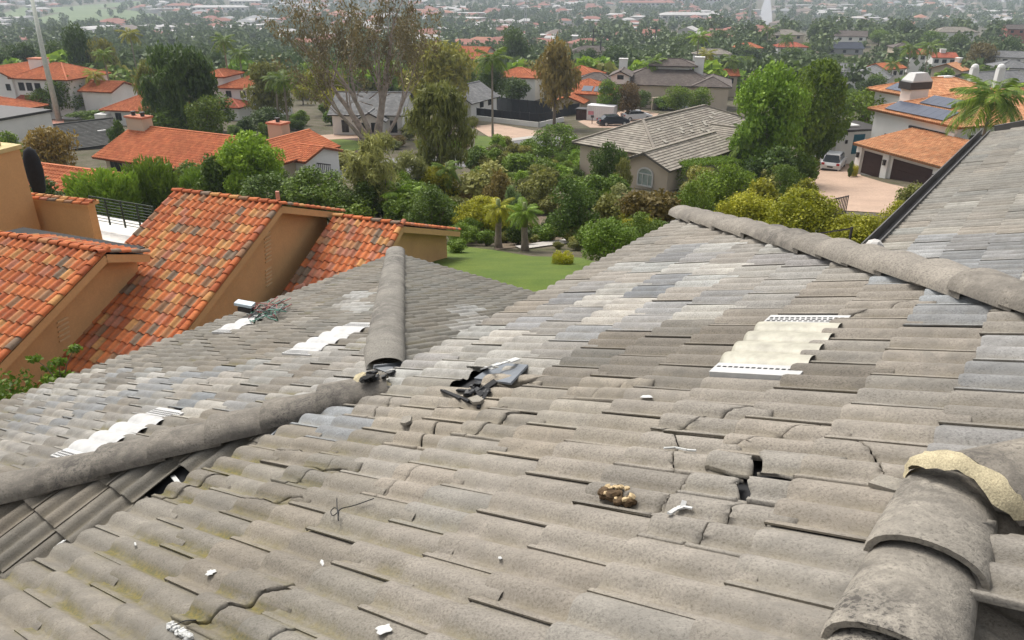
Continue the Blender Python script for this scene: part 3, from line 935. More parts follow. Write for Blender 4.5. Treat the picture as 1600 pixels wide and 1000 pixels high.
# louvre slots in the gable walls
def wall_pt(pp, t, dz): return pp - nr * .315 + nq * t + Vector((0, 0, -dz))
LOUV = simple('pale_louvre', (0.58, 0.40, 0.22), 0.8, 0.1)
for pp, t0_, z0, n_ in ((P2, .55, .80, 8), (P2, .75, 1.85, 5), (P1, 1.6, 1.25, 5), (P1, 3.6, 1.95, 5)):
    for k in range(n_):
        a = wall_pt(pp, t0_ + k * .02, z0 + k * .115); b = wall_pt(pp, t0_ - .34 + k * .02, z0 + k * .115)
        MB().bar(a, b, .05, .045).build('louvre_slat', LOUV, NEI, world=True)
# pipe behind the ridge, plumbing vent
MB().tube([sl(P2, -nq, .6) - nr * .4 + Vector((0, 0, -.1)), sl(P2, -nq, .6) - nr * .4 + Vector((0, 0, .42))], .06, 10).build('vent_pipe', CLAY if False else simple('pinkish_pipe', (.5, .25, .18), .8), NEI, world=True)
MB().tube([sl(P3, nq, 3.6) - nr * 2.1 + Vector((0, 0, .0)), sl(P3, nq, 3.6) - nr * 2.1 + Vector((0, 0, .14)), sl(P3, nq, 3.5) - nr * 1.85 + Vector((0, 0, .2))], .09, 8).build('vent_pipe', MATS['pinkish_pipe'], NEI, world=True)
# black panels on the flat roof behind strip 1
p0 = P1 - nr * 5.4 - nq * 1.0 + Vector((0, 0, -.5)); p1 = P1 - nr * .7 - nq * 1.1 + Vector((0, 0, -.55))
for k in range(1):
    a, b = p0 - nq * (.02 + k * .95), p1 - nq * (.02 + k * .95)
    MB().slab([a, b, b - nq * 1.1 + Vector((0, 0, -.12)), a - nq * 1.1 + Vector((0, 0, -.12))], .05).build('black_panel', SOLAR, NEI, world=True)
deck_w = MB(); q0 = P1 - nr * 6 - nq * 1.2; q1 = P1 + nr * .2 - nq * 1.2
deck_w.slab([q0 + Vector((0, 0, -2.4)), q1 + Vector((0, 0, -2.4)), q1 - nq * 7.6 + Vector((0, 0, -2.4)), q0 - nq * 7.6 + Vector((0, 0, -2.4))], 6.0)
deck_w.build('flat_roof_deck', STUC_TAN, NEI, world=True)
# chimney at the left border
cc = atd(-18, 300, 25.5)
ch = MB(); 
def obox(m, c, ax, ay, hx, hy, z0, z1):
    pts = [c + ax * sx * hx + ay * sy * hy for sx, sy in ((-1, -1), (1, -1), (1, 1), (-1, 1))]
    m.prism([(p.x, p.y) for p in pts], z0, z1)
obox(ch, cc, nr, nq, 1.05, .8, -9, -5.35); 
cho = ch.build('chimney', STUC_CHIM, NEI, world=True)
c2 = MB(); obox(c2, cc, nr, nq, 1.12, .87, -5.35, -5.22); obox(c2, cc, nr, nq, .6, .5, -5.22, -4.9); c2.build('chimney_cap', simple('cap_cement', (.5, .4, .2), .8), cho, world=True)
# parapet with a tile coping
pa, pb = atd(48, 345, 27.0), atd(152, 362, 26.2)
MB().bar(Vector((pa.x, pa.y, -8.2)), Vector((pb.x, pb.y, -8.2)), .3, 2.1).build('parapet', STUC_TAN, NEI, world=True)
MB().bar(Vector((pa.x, pa.y, -7.12)), Vector((pb.x, pb.y, -7.12)) + nr * .12, .5, .12).build('parapet_cornice', STUC_TAN, NEI, world=True)
barrels(Vector((pb.x, pb.y, -7.05)) + nr * .2, Vector((pa.x, pa.y, -7.05)), NEI, 'coping_barrel', lift=.0)
barrels(Vector((pb.x, pb.y, -7.05)) + nr * .2 + nq * .18, Vector((pa.x, pa.y, -7.05)) + nq * .18, NEI, 'coping_barrel', lift=-.04)
wd_ = MB(); a_, b_, c_, d_ = (atd(150, 366, 27.5), atd(250, 372, 25.8), atd(236, 350, 29), atd(140, 344, 30.5))
wd_.slab([(p.x, p.y, -8.75) for p in (a_, b_, c_, d_)], .2).build('terrace_floor', simple('white_terrace', (.62, .60, .56), .8), NEI, world=True)
# cable railing on the terrace
RAIL = simple('dark_green_steel', (.03, .05, .04), .5)
ra, rb = atd(150, 352, 28.5), atd(246, 364, 27.2)
rl = thing('cable_railing', 'dark green cable railing along the white terrace beside the orange roof', 'railing', (ra.x, ra.y, -8.5))
for k in range(5):
    p = ra.lerp(rb, k / 4); MB().bar((p.x, p.y, -8.5), (p.x, p.y, -7.5), .05, .05).build('post', RAIL, rl, world=True)
for k in range(9):
    MB().bar((ra.x, ra.y, -8.4 + k * .11), (rb.x, rb.y, -8.4 + k * .11), .02, .02 if k < 8 else .05).build('cable', RAIL, rl, world=True)
# folded umbrella under its black cover
ub = atd(70, 330, 29.0)
um = thing('covered_umbrella', 'folded patio umbrella under a black cover behind the tan parapet', 'umbrella', (ub.x, ub.y, -8.4))
MB().lathe([(.05, 0), (.22, .25), (.27, .6), (.30, 1.0), (.27, 1.45), (.19, 1.75), (.06, 1.86), (.01, 1.88)], 12, (ub.x, ub.y, -7.75)).build('cover', simple('black_canvas', (.012, .012, .014), .8, .3, 6), um, world=True, smooth=True)
MB().tube([(ub.x, ub.y, -8.6), (ub.x, ub.y, -7.6)], .035, 8).build('pole', RAIL, um, world=True)

# ------------------------------------------------------------------ terrain, roads, lawns
def ground_mat():
    m, nt, b = nmat('ground_cover')
    p = pos(nt)
    f = noise(nt, p, .35, 6, .65); f2 = noise(nt, p, 3.5, 5, .7)
    c = ramp(nt, f, [(.30, (.06, .066, .025)), (.46, (.085, .075, .042)), (.60, (.12, .10, .07)), (.75, (.07, .085, .03))])
    c = mix(nt, c, ramp(nt, f2, [(.3, (.6, .6, .6)), (.7, (1.3, 1.3, 1.3))]), 1.0, 'MULTIPLY')
    nt.links.new(c, b.inputs['Base Color']); b.inputs['Roughness'].default_value = 1
    bump(nt, b, f2, .8, .08)
    return m
GROUND = ground_mat()
def grass_mat(name, c1, c2, sc=.5):
    m, nt, b = nmat(name)
    p = pos(nt)
    c = mix(nt, c1, c2, ramp(nt, noise(nt, p, sc, 5, .6), [(.35, (0, 0, 0)), (.65, (1, 1, 1))]))
    c = mix(nt, c, ramp(nt, noise(nt, p, sc * 40, 3, .7), [(.3, (.72,) * 3), (.7, (1.25,) * 3)]), 1.0, 'MULTIPLY')
    nt.links.new(c, b.inputs['Base Color']); b.inputs['Roughness'].default_value = .9
    bump(nt, b, noise(nt, p, sc * 60, 2), .8, .03)
    return m
LAWN = grass_mat('lawn_grass', (.062, .105, .008), (.10, .140, .014))
FIELD = grass_mat('far_field_grass', (.08, .125, .04), (.12, .16, .06), .02)
ASPH = simple('grey_asphalt', (.165, .16, .158), .9, .12, .4, fine=.06)
CONC = simple('pale_concrete', (.38, .355, .32), .85, .08, .5, fine=.05)
PAVER = simple('pink_pavers', (.40, .28, .205), .85, .12, .4, fine=.12)
EARTH = simple('bare_earth', (.13, .098, .066), .95, .25, .8, fine=.2)
DIRT2 = simple('pale_dirt', (.33, .26, .19), .95, .12, .6, fine=.1)

xs = np.array([-2600, -1500, -800, -400, -200, -100, -50, -30, -20, -14, -11, -9, -7, -5, -3, 0, 10, 20, 42, 64, 86, 108, 130, 200, 400, 800, 1500, 2600.])
ys = np.array(sorted(set(KY + [190, 220, 240, 270, 300, 350, 450, 580, 640, 760, 850, 920])))
gv = [(x, y, gz(y, x)) for y in ys for x in xs]
gf = [(j * len(xs) + i, j * len(xs) + i + 1, (j + 1) * len(xs) + i + 1, (j + 1) * len(xs) + i) for j in range(len(ys) - 1) for i in range(len(xs) - 1)]
g_ = link('ground', mesh_from('ground', gv, gf, GROUND)); g_['kind'] = 'structure'

def drape(name, pts, mat, lift=.03, kind='structure', label=None, cat=None, px=True, kerb=None):
    P2d = [at(*p) if px else Vector((p[0], p[1], 0)) for p in pts]
    bm = bmesh.new()
    bm.faces.new([bm.verts.new((p.x, p.y, 0)) for p in P2d])
    bmesh.ops.triangulate(bm, faces=bm.faces[:])
    y0, y1 = min(p.y for p in P2d), max(p.y for p in P2d); x0, x1 = min(p.x for p in P2d), max(p.x for p in P2d)
    for k in ys:
        if y0 < k < y1: bmesh.ops.bisect_plane(bm, geom=bm.verts[:] + bm.edges[:] + bm.faces[:], plane_co=(0, k, 0), plane_no=(0, 1, 0))
    for k in xs:
        if x0 < k < x1: bmesh.ops.bisect_plane(bm, geom=bm.verts[:] + bm.edges[:] + bm.faces[:], plane_co=(k, 0, 0), plane_no=(1, 0, 0))
    bm.normal_update()
    for v in bm.verts: v.co.z = gz(v.co.y, v.co.x) + lift
    me = bpy.data.meshes.new(name); bm.to_mesh(me); bm.free(); me.materials.append(mat)
    o = link(name, me)
    tagset(o, label, cat, None, kind)
    return o
def ell(cx, cy, rx, ry, n=26, seed=0, j=.06):
    r_ = random.Random(seed); return [(cx + rx * math.cos(2 * math.pi * k / n) * (1 + r_.uniform(-j, j)), cy + ry * math.sin(2 * math.pi * k / n) * (1 + r_.uniform(-j, j))) for k in range(n)]
drape('lawn', [(640, 400), (705, 384), (770, 392), (830, 402), (905, 404), (960, 418), (1010, 470), (880, 520), (640, 470)], LAWN, .05)
drape('garden_path', [(805, 386), (850, 379), (905, 372), (940, 366), (940, 371), (905, 379), (850, 386), (815, 391)], CONC, .06)
drape('bare_soil', [(790, 352), (830, 318), (900, 300), (915, 330), (900, 370), (850, 380), (800, 388), (775, 392), (770, 380)], EARTH, .03)
drape('dirt_path', [(878, 283), (895, 255), (918, 248), (932, 258), (930, 280), (905, 292)], DIRT2, .05)
drape('street', [(455, 244), (560, 249), (700, 246), (780, 240), (880, 232), (950, 208), (1010, 190), (1035, 190), (960, 222), (900, 240), (800, 247), (720, 262), (640, 285), (560, 283), (480, 270)], ASPH, .03)
drape('street', [(740, 243), (800, 220), (860, 214), (900, 212), (915, 228), (860, 240), (800, 248), (750, 250)], ASPH, .034)
drape('pavement', [(742, 240), (800, 217), (850, 211), (852, 214), (802, 221), (746, 244)], CONC, .10)
drape('driveway', [(738, 198), (775, 194), (850, 207), (842, 214), (800, 218), (765, 215)], PAVER, .06)
drape('driveway', [(903, 190), (935, 182), (990, 170), (1030, 178), (1010, 192), (960, 200), (922, 200)], PAVER, .06)
drape('driveway', [(440, 215), (560, 208), (650, 208), (650, 214), (560, 216), (450, 222)], PAVER, .05)
drape('lawn', ell(527, 228, 46, 10, seed=3), LAWN, .06)
drape('mulch_bed', [(455, 213), (560, 214), (600, 222), (590, 248), (500, 246), (455, 236), (450, 224)], simple('dark_mulch', (.075, .05, .038), 1, .3, 2), .03)
drape('lawn', [(742, 212), (770, 214), (802, 219), (742, 238)], LAWN, .06)
drape('lawn', [(745, 176), (790, 172), (800, 180), (745, 182)], LAWN, .06)
drape('driveway', [(1262, 270), (1275, 262), (1300, 243), (1335, 243), (1345, 275), (1390, 288), (1445, 300), (1470, 322), (1400, 335), (1320, 330), (1275, 322), (1262, 300)], PAVER, .05)
drape('mulch_bed', [(1245, 290), (1256, 268), (1270, 252), (1290, 246), (1268, 266), (1258, 290), (1262, 312), (1245, 312)], MATS['dark_mulch'], .04)
drape('patio', [(40, 192), (100, 186), (100, 195), (40, 199)], simple('terracotta_paving', (.42, .2, .14), .9, .1, .5), .05)
drape('pool_terrace', ell(752, 170, 27, 7, 20, 4), CONC, .05)
pw = simple('pool_water', (.03, .28, .27), .08, .1, .8)
drape('pool_water', ell(752, 169, 13, 4.2, 20, 5), pw, .08)
# far green fields, road, white yards
drape('golf_course', [(30, 44), (60, 28), (130, 12), (230, 18), (260, 30), (215, 37), (150, 42), (70, 46)], FIELD, .3)
drape('golf_course', [(0, 22), (40, 10), (60, 16), (20, 40), (0, 46)], FIELD, .3)
drape('golf_course', [(60, 14), (215, 2), (235, 8), (150, 13), (70, 22)], FIELD, .32)
drape('golf_course', [(1020, 58), (1060, 52), (1068, 60), (1030, 66)], FIELD, .3)
drape('far_road', [(1180, 48), (1188, 18), (1196, -4), (1203, -4), (1206, 18), (1207, 44)], simple('far_road_grey', (.26, .26, .27), .9), .35)

# ------------------------------------------------------------------ leaves
def leaf_cloud(blobs, n, leaf, seed, elong=1.7, droop=0.0, shell=.55, outward=.5, asp=None, gap=0.0):
    r = np.random.default_rng(seed)
    B = np.array(blobs, dtype=float)
    w = (B[:, 3] * B[:, 5]) + 1e-6
    k = r.choice(len(B), n, p=w / w.sum())
    d = r.normal(size=(n, 3)); d /= np.linalg.norm(d, axis=1)[:, None]
    rad = shell + (1 - shell) * r.random(n) ** .6
    rad *= 1 + .10 * r.normal(size=n)
    if gap: 
        ph = np.sin(d[:, 0] * 7 + k) + np.sin(d[:, 1] * 8 + k * 2.1) + np.sin(d[:, 2] * 7 + k * .7)
        rad *= 1 - gap * (ph > .8)
    c = B[k, :3] + d * rad[:, None] * B[k, 3:6]
    nrm = d * outward + r.normal(size=(n, 3)) * .6; nrm[:, 2] += .25
    nrm /= np.linalg.norm(nrm, axis=1)[:, None]
    t = r.normal(size=(n, 3)); t[:, 2] -= droop * 3
    t -= nrm * (t * nrm).sum(1)[:, None]; t /= np.linalg.norm(t, axis=1)[:, None] + 1e-9
    b = np.cross(nrm, t)
    s = leaf * (.65 + .7 * r.random(n))
    a = (s * elong)[:, None] * t; bb = (s * .5)[:, None] * b
    V = np.stack([c - a * .5, c + bb - a * .05, c + a * .5, c - bb - a * .05], 1).reshape(-1, 3)
    tone = np.clip(.5 + .22 * r.normal(size=n) + .25 * (r.random(len(B))[k] - .5) * 2, 0, 1)
    return V, np.repeat(tone, 4)
def quads_mesh(name, V, tone, mat):
    n = len(V) // 4
    me = bpy.data.meshes.new(name)
    me.vertices.add(len(V)); me.vertices.foreach_set('co', V.astype(np.float32).ravel())
    me.loops.add(len(V)); me.loops.foreach_set('vertex_index', np.arange(len(V), dtype=np.int32))
    me.polygons.add(n); me.polygons.foreach_set('loop_start', np.arange(0, len(V), 4, dtype=np.int32)); me.polygons.foreach_set('loop_total', np.full(n, 4, dtype=np.int32))
    ca = me.attributes.new('tint', 'FLOAT', 'POINT'); ca.data.foreach_set('value', tone.astype(np.float32))
    me.materials.append(mat)
    me.update(); me.validate()
    return me
LM = {
    'dark': leaf_mat('dark_green_leaves', (0.046, 0.084, 0.013), (0.120, 0.184, 0.029)),
    'mid': leaf_mat('green_leaves', (0.084, 0.148, 0.015), (0.209, 0.307, 0.031)),
    'bright': leaf_mat('bright_green_leaves', (0.135, 0.241, 0.019), (0.289, 0.430, 0.041)),
    'yellow': leaf_mat('yellow_green_leaves', (0.197, 0.222, 0.014), (0.497, 0.468, 0.031)),
    'olive': leaf_mat('olive_leaves', (0.143, 0.157, 0.033), (0.301, 0.299, 0.067)),
    'brown': leaf_mat('brownish_leaves', (0.163, 0.124, 0.031), (0.348, 0.258, 0.069)),
    'grey': leaf_mat('grey_green_leaves', (0.173, 0.192, 0.062), (0.382, 0.394, 0.138)),
    'blue': leaf_mat('blue_green_leaves', (0.104, 0.173, 0.066), (0.231, 0.320, 0.125)),
    'euc': leaf_mat('gum_leaves', (.105, .092, .038), (.20, .165, .075)),
    'red': leaf_mat('purple_leaves', (0.092, 0.061, 0.024), (0.209, 0.134, 0.047)),
    'palm': leaf_mat('palm_leaves', (0.079, 0.151, 0.017), (0.231, 0.331, 0.035)),
}
BARK = simple('grey_bark', (.17, .135, .105), .95, .3, 6, bmp=.01)
PALEBARK = simple('pale_peeling_bark', (.34, .275, .23), .9, .38, 1.3, bmp=.01, fine=.25)
def rblobs(seed, n, rx, rz, cz, rmin=.14, rmax=.24, low=0):
    r_ = random.Random(seed); L = [(0, 0, cz, rx * .55, rx * .55, rz * .6)]
    for k in range(n):
        a = r_.uniform(0, 6.283); e = r_.uniform(-1 if not low else -.3, 1); q = math.sqrt(max(0, 1 - e * e)) * r_.uniform(.6, 1)
        s = r_.uniform(rmin, rmax)
        L.append((math.cos(a) * q * (rx - s * .7), math.sin(a) * q * (rx - s * .7), cz + e * (rz - s * .7), s, s, s * .85))
    return L
CROWN = {}
def crown(key, variants, fn):
    CROWN[key] = [fn(k) for k in range(variants)]
def Q(name, mk, blobs, n, leaf, seed, **kw):
    V, t = leaf_cloud(blobs, n, leaf, seed, **kw); V[:, 2] = np.maximum(V[:, 2], .0)
    return quads_mesh(name, V, t, LM[mk])
# crowns are 1 wide and 1 high, standing on z = 0 (shrubs) or above a trunk (trees)
def tree_kind(mk, n=4200, leaf=.032, cz=.60, rz=.40, nb=22, **kw):
    return lambda k: Q('crown', mk, rblobs(k * 7 + len(mk), nb, .5, rz, cz), n, leaf, k + 50, gap=.25, **kw)
def bush_kind(mk, n=3600, leaf=.045, nb=20, **kw):
    return lambda k: Q('foliage', mk, rblobs(k * 5 + 3 + len(mk), nb, .5, .47, .50, .16, .27), n, leaf, k + 90, gap=.2, **kw)
for mk in ('dark', 'mid', 'bright', 'yellow', 'olive', 'brown', 'grey', 'red'):
    crown('tree_' + mk, 2, tree_kind(mk, droop=.0 if mk not in ('olive', 'brown') else .6, **(dict(n=3600, leaf=.03, elong=2.6) if mk in ('olive', 'brown') else {})))
for mk in ('dark', 'mid', 'bright', 'yellow', 'olive', 'brown', 'grey', 'blue'):
    crown('bush_' + mk, 2, bush_kind(mk))
crown('fine_yellow', 2, lambda k: Q('foliage', 'yellow', rblobs(k + 5, 46, .5, .45, .5, .10, .19, 1), 11000, .020, k + 5, gap=.3))
crown('fine_mid', 2, lambda k: Q('foliage', 'mid', rblobs(k + 8, 40, .5, .46, .5, .10, .20), 9000, .022, k + 8, gap=.3))
crown('fine_dark', 2, lambda k: Q('foliage', 'dark', rblobs(k + 8, 40, .5, .47, .5, .10, .20), 9000, .024, k + 18, gap=.3))
crown('fine_bright', 2, lambda k: Q('crown', 'bright', rblobs(k + 18, 60, .5, .47, .52, .09, .17), 16000, .024, k + 28, gap=.25, shell=.75))
crown('feather', 2, lambda k: Q('crown', 'olive', rblobs(k + 31, 34, .5, .46, .52, .10, .18), 9000, .020, k + 31, elong=4.0, droop=1.0, gap=.5, shell=.2))
crown('dry', 2, lambda k: Q('foliage', 'grey', rblobs(k + 41, 34, .5, .46, .50, .10, .18), 8000, .018, k + 41, elong=4.5, droop=.2, gap=.5, shell=.1))
crown('weep', 2, lambda k: Q('crown', 'dark', rblobs(k + 51, 34, .5, .45, .55, .10, .19), 10000, .022, k + 51, elong=3.2, droop=1.2, gap=.4))
def spiky(k, mk='yellow', n=5200):
    r = np.random.default_rng(k)
    a = r.random(n) * 6.283; q = np.sqrt(r.random(n)) * .5
    ht = .55 + .45 * np.abs(np.sin(a * 2.3 + k)) * (1 - q * .7); z = r.random(n) ** .75 * ht
    c = np.stack([np.cos(a) * q, np.sin(a) * q, z], 1)
    t = np.stack([np.cos(a) * .5, np.sin(a) * .5, np.full(n, 1.0)], 1) + r.normal(size=(n, 3)) * .45
    t /= np.linalg.norm(t, axis=1)[:, None]; nn = r.normal(size=(n, 3)); b = np.cross(t, nn); b /= np.linalg.norm(b, axis=1)[:, None]
    s = .055 * (.6 + .8 * r.random(n))[:, None]
    V = np.stack([c - t * s, c + b * s * .28, c + t * s, c - b * s * .28], 1).reshape(-1, 3)
    return quads_mesh('foliage', V, np.repeat(np.clip(.25 + z * .7 + .2 * r.normal(size=n), 0, 1), 4), LM[mk])
crown('bamboo', 2, lambda k: spiky(k, 'bright'))
crown('spike_yellow', 2, lambda k: spiky(k + 4, 'yellow', 2500))
def hedge_box(k):
    r = np.random.default_rng(k); n = 9000
    p = r.random((n, 3)) - .5; f = r.integers(0, 3, n); sg = np.where(r.random(n) < .5, -.5, .5); f = np.where(r.random(n) < .35, 2, f); sg = np.where(f == 2, .5, sg)
    p[np.arange(n), f] = sg * (1 + .06 * r.normal(size=n)); p[:, 2] += .5
    nrm = r.normal(size=(n, 3)); nrm /= np.linalg.norm(nrm, axis=1)[:, None]; t = np.cross(nrm, r.normal(size=(n, 3))); t /= np.linalg.norm(t, axis=1)[:, None]; b = np.cross(nrm, t)
    s = .022; V = np.stack([p - t * s, p + b * s * .6, p + t * s, p - b * s * .6], 1).reshape(-1, 3); V[:, 2] = np.maximum(V[:, 2], 0)
    return quads_mesh('foliage', V, np.repeat(np.clip(.5 + .25 * r.normal(size=n), 0, 1), 4), LM['mid'])
crown('hedge', 1, hedge_box)
trunk_mb = MB(); trunk_mb.tube([(0, 0, -.06), (.01, 0, .15), (-.01, .01, .35), (.01, 0, .55)], [.036, .028, .024, .012], 7)
for a in range(5):
    an = a * 1.3; z0 = .28 + .05 * a
    trunk_mb.tube([(0, 0, z0), (.12 * math.cos(an), .12 * math.sin(an), z0 + .14), (.26 * math.cos(an), .26 * math.sin(an), z0 + .26)], [.016, .011, .005], 5)
TRUNK_ME = mesh_from('trunk', trunk_mb.v, trunk_mb.f, BARK, True)
stem_mb = MB()
for a in range(6):
    an = a * 1.047; stem_mb.tube([(.02 * math.cos(an), .02 * math.sin(an), -.05), (.12 * math.cos(an), .12 * math.sin(an), .3), (.24 * math.cos(an), .24 * math.sin(an), .6)], [.016, .012, .005], 5)
STEM_ME = mesh_from('stem', stem_mb.v, stem_mb.f, BARK, True)
vrng = random.Random(99)
NPLANT = [0]
def plant(kind, px, top, base, wpx, label, cat=None, group=None, name=None, yscale=1.0, var=None, shade=1.0, rot=None, pos_=None, dims=None):
    """shrub or tree standing on the terrain where its foot is, as tall and wide as the photograph shows it"""
    if pos_ is None:
        p = at(px, base); d = proj(p)[2]
        r = ray(px, top); topz = r.z * (p.y / r.y); h = max(.4, topz - p.z); w = wpx * d / FPX
    else:
        p = Vector(pos_); w, h = dims
    tree = kind.startswith('tree_') or kind in ('feather', 'weep', 'fine_bright')
    nm = name or ('tree' if tree else 'shrub')
    t = thing(nm, label, cat or nm, tuple(p), rot if rot is not None else vrng.uniform(0, 6.28), group, (w, w * yscale, h))
    ms = CROWN[kind]; me = ms[(NPLANT[0] if var is None else var) % len(ms)]; NPLANT[0] += 1
    c = link('crown' if tree else 'foliage', me, t)
    if shade != 1.0: c.color = (shade, shade, shade, 1)
    if tree: link('trunk', TRUNK_ME, t)
    elif kind != 'hedge': link('stem', STEM_ME, t)
    return t

# ---- near garden, photograph left to right (foot pixel, width)
T = plant
bl = atd(35, 600, 11.0); T('fine_mid', 0, 0, 0, 0, 'dense green shrub under the eave at the left border', shade=.85, pos_=(bl.x - .3, bl.y, bl.z - 1.9), dims=(2.0, 2.15))
T('bamboo', 172, 258, 352, 104, 'yellow-green feathery bamboo hedge behind the white terrace', yscale=.6, rot=.2, shade=.85)
T('bamboo', 248, 240, 345, 76, 'darker bamboo clump right of the yellow-green hedge', shade=.55)
T('bamboo', 325, 256, 330, 70, 'ragged yellow-green bamboo in front of the cream wall', shade=.75)
T('fine_bright', 402, 204, 335, 112, 'bright green bushy tree in front of the orange roof with two chimneys', name='tree')
T('bush_mid', 345, 240, 335, 70, 'dark green shrub left of the bright bushy tree', shade=.7)
T('fine_dark', 500, 258, 352, 130, 'broad dark green hedge behind the orange ridge', shade=1.25)
T('fine_dark', 425, 268, 350, 110, 'dark green shrub at the left end of the broad hedge', shade=1.1)
T('fine_dark', 570, 278, 352, 90, 'dark olive shrub at the right end of the broad hedge', shade=.95)
T('dry', 596, 196, 350, 105, 'tall grey twiggy shrub with dry leaves beside the street', cat='shrub')
T('dry', 640, 232, 330, 80, 'lower grey twiggy shrub right of the tall dry one', shade=.9)
T('feather', 692, 126, 300, 118, 'weeping olive-grey tree in front of the gum tree', cat='tree')
T('fine_mid', 640, 262, 345, 62, 'round mid-green shrub under the dry shrubs')
T('fine_dark', 675, 286, 378, 100, 'dark glossy shrub at the edge of the lawn')
T('fine_yellow', 690, 255, 330, 75, 'yellow-flecked shrub above the dark glossy one', shade=.8)
T('fine_yellow', 752, 304, 376, 92, 'rounded yellow-green shrub left of the small palms')
T('bush_grey', 760, 250, 330, 90, 'silvery shrub on the slope above the palms', shade=.9)
T('bush_blue', 802, 286, 350, 32, 'narrow blue-grey shrub left of the round glossy tree')
T('bush_brown', 775, 262, 345, 50, 'brownish flowering shrub beside the narrow blue-grey one')
T('fine_dark', 892, 276, 378, 98, 'round dark glossy magnolia-like tree standing by the garden path', name='tree', shade=1.15)
T('bush_olive', 838, 262, 330, 70, 'low olive shrub on the slope left of the round tree')
T('fine_mid', 868, 190, 255, 90, 'spreading mid-green pine-like shrub by the street bend')
T('bush_mid', 815, 235, 275, 60, 'low mid-green shrub by the kerb of the street bend')
T('bush_bright', 910, 228, 268, 50, 'small bright shrub behind the dark upright tree')
T('fine_dark', 948, 216, 305, 66, 'dark upright small tree in front of the cream garage', name='tree', shade=1.05)
T('feather', 972, 246, 318, 40, 'wispy grey-green small tree in front of the arched window', shade=.9)
T('fine_mid', 950, 336, 418, 100, 'leafy green shrub at the right end of the lawn')
T('fine_yellow', 1003, 334, 396, 58, 'shrub with yellow flowers right of the lawn')
T('bush_mid', 920, 352, 392, 46, 'small green shrub between the round tree and the leafy one', shade=.85)
T('bush_brown', 1010, 284, 385, 110, 'broad dark brown-green shrub left of the yellow hedge', shade=.62)
T('bush_olive', 955, 300, 372, 70, 'grey-brown twiggy shrub right of the round glossy tree', shade=.85)
T('fine_mid', 1075, 278, 380, 80, 'tall green shrub between the brown shrub and the yellow hedge', shade=.8)
T('fine_mid', 1130, 248, 345, 100, 'bright green shrub under the trimmed hedge')
T('hedge', 1100, 252, 294, 96, 'long trimmed box hedge with a flat bright top', yscale=.4, rot=.35, name='hedge')
T('fine_yellow', 1160, 298, 400, 120, 'left half of the big yellow-green hedge behind the hip ridge', shade=1.0)
T('fine_yellow', 1240, 290, 408, 130, 'right half of the big yellow-green hedge behind the hip ridge', shade=.95)
T('fine_yellow', 1330, 330, 415, 110, 'yellow-green hedge below the pink driveway', shade=.9, var=1)
T('fine_yellow', 1400, 310, 402, 90, 'yellow-green hedge beside the gutter of the far wing', shade=.8)
T('bush_olive', 1425, 282, 340, 60, 'loose golden-green grass shrub by the garage door', shade=1.1)
T('fine_mid', 1225, 255, 320, 60, 'dark green shrub at the left edge of the pink driveway', shade=.7)
T('bush_mid', 1250, 236, 290, 50, 'low green shrub behind the driveway mulch bed', shade=.8)
T('spike_yellow', 1272, 242, 258, 16, 'tuft of golden grass left of the white car')
T('spike_yellow', 1238, 268, 290, 16, 'tuft of golden grass at the bend of the driveway')
T('fine_dark', 1327, 250, 277, 12, 'clipped dark shrub in front of the white pillar', yscale=.8)
T('spike_yellow', 1333, 256, 276, 12, 'small golden shrub beside the clipped one')
T('spike_yellow', 879, 392, 414, 34, 'spiky yellow-green clump standing on the lawn')
T('bush_mid', 715, 372, 396, 34, 'small green shrub beside the tan house corner')
T('bush_dark', 1200, 225, 300, 80, 'shadowy dark shrub under the two big round trees')

# ---- middle distance trees
T('weep', 297, 60, 225, 112, 'large dark weeping tree left of the gum tree', name='tree')
T('feather', 255, 90, 215, 70, 'olive-brown drooping tree at the left side of the dark weeping tree')
T('tree_dark', 138, 33, 150, 48, 'tall dark brown-green tree above the white left house', shade=.8)
T('tree_olive', 172, 58, 150, 52, 'greyish olive tree right of the tall dark one', shade=.8)
T('tree_dark', 100, 62, 140, 66, 'dark tree behind the white house chimney', shade=.8)
T('tree_dark', 45, 66, 140, 62, 'dark tree behind the left end of the white house', shade=.75)
T('tree_dark', 8, 78, 145, 50, 'dark tree cut by the left border', shade=.85)
T('tree_mid', 112, 118, 186, 62, 'small round tree in front of the white house', shade=.8)
T('tree_mid', 70, 138, 186, 42, 'small bushy tree beside the white garden wall', shade=.8)
T('bush_mid', 148, 172, 190, 90, 'sloping low hedge under the white garden wall', yscale=.4, rot=.1)
T('tree_brown', 92, 198, 290, 90, 'brown bare-looking small tree in front of the dark grey roof', shade=.9)
T('bush_mid', 20, 205, 262, 50, 'grey-green shrub beside the tan chimney')
T('bush_mid', 255, 165, 230, 80, 'dark green shrub behind the twin chimney', shade=.75)
T('bush_dark', 190, 182, 250, 30, 'dark shrub at the end of the grey roof')
T('tree_mid', 330, 150, 235, 70, 'dense green tree behind the orange roof ridge', shade=.65)
T('tree_dark', 420, 168, 210, 70, 'dark clipped hedge tree below the white house', shade=.8)
T('tree_olive', 690, 62, 190, 130, 'golden olive tree behind the weeping one', shade=1.15)
T('tree_yellow', 512, 100, 180, 70, 'yellowish tree glimpsed behind the gum trunks', shade=.7)
T('tree_olive', 430, 95, 200, 90, 'olive tree behind the palms left of the gum', shade=.8)
T('tree_brown', 866, 58, 200, 84, 'rust-brown gum tree in front of the orange house')
T('tree_dark', 800, 40, 125, 60, 'dark fir-like tree above the black fence', shade=.85)
T('tree_dark', 770, 92, 175, 50, 'dark tree behind the single palm', shade=.9)
T('tree_mid', 735, 105, 150, 46, 'green tree left of the single palm', shade=.75)
T('bush_mid', 805, 120, 160, 50, 'dark green bushes behind the black fence', shade=.6)
T('tree_mid', 950, 124, 186, 46, 'green tree beside the white container')
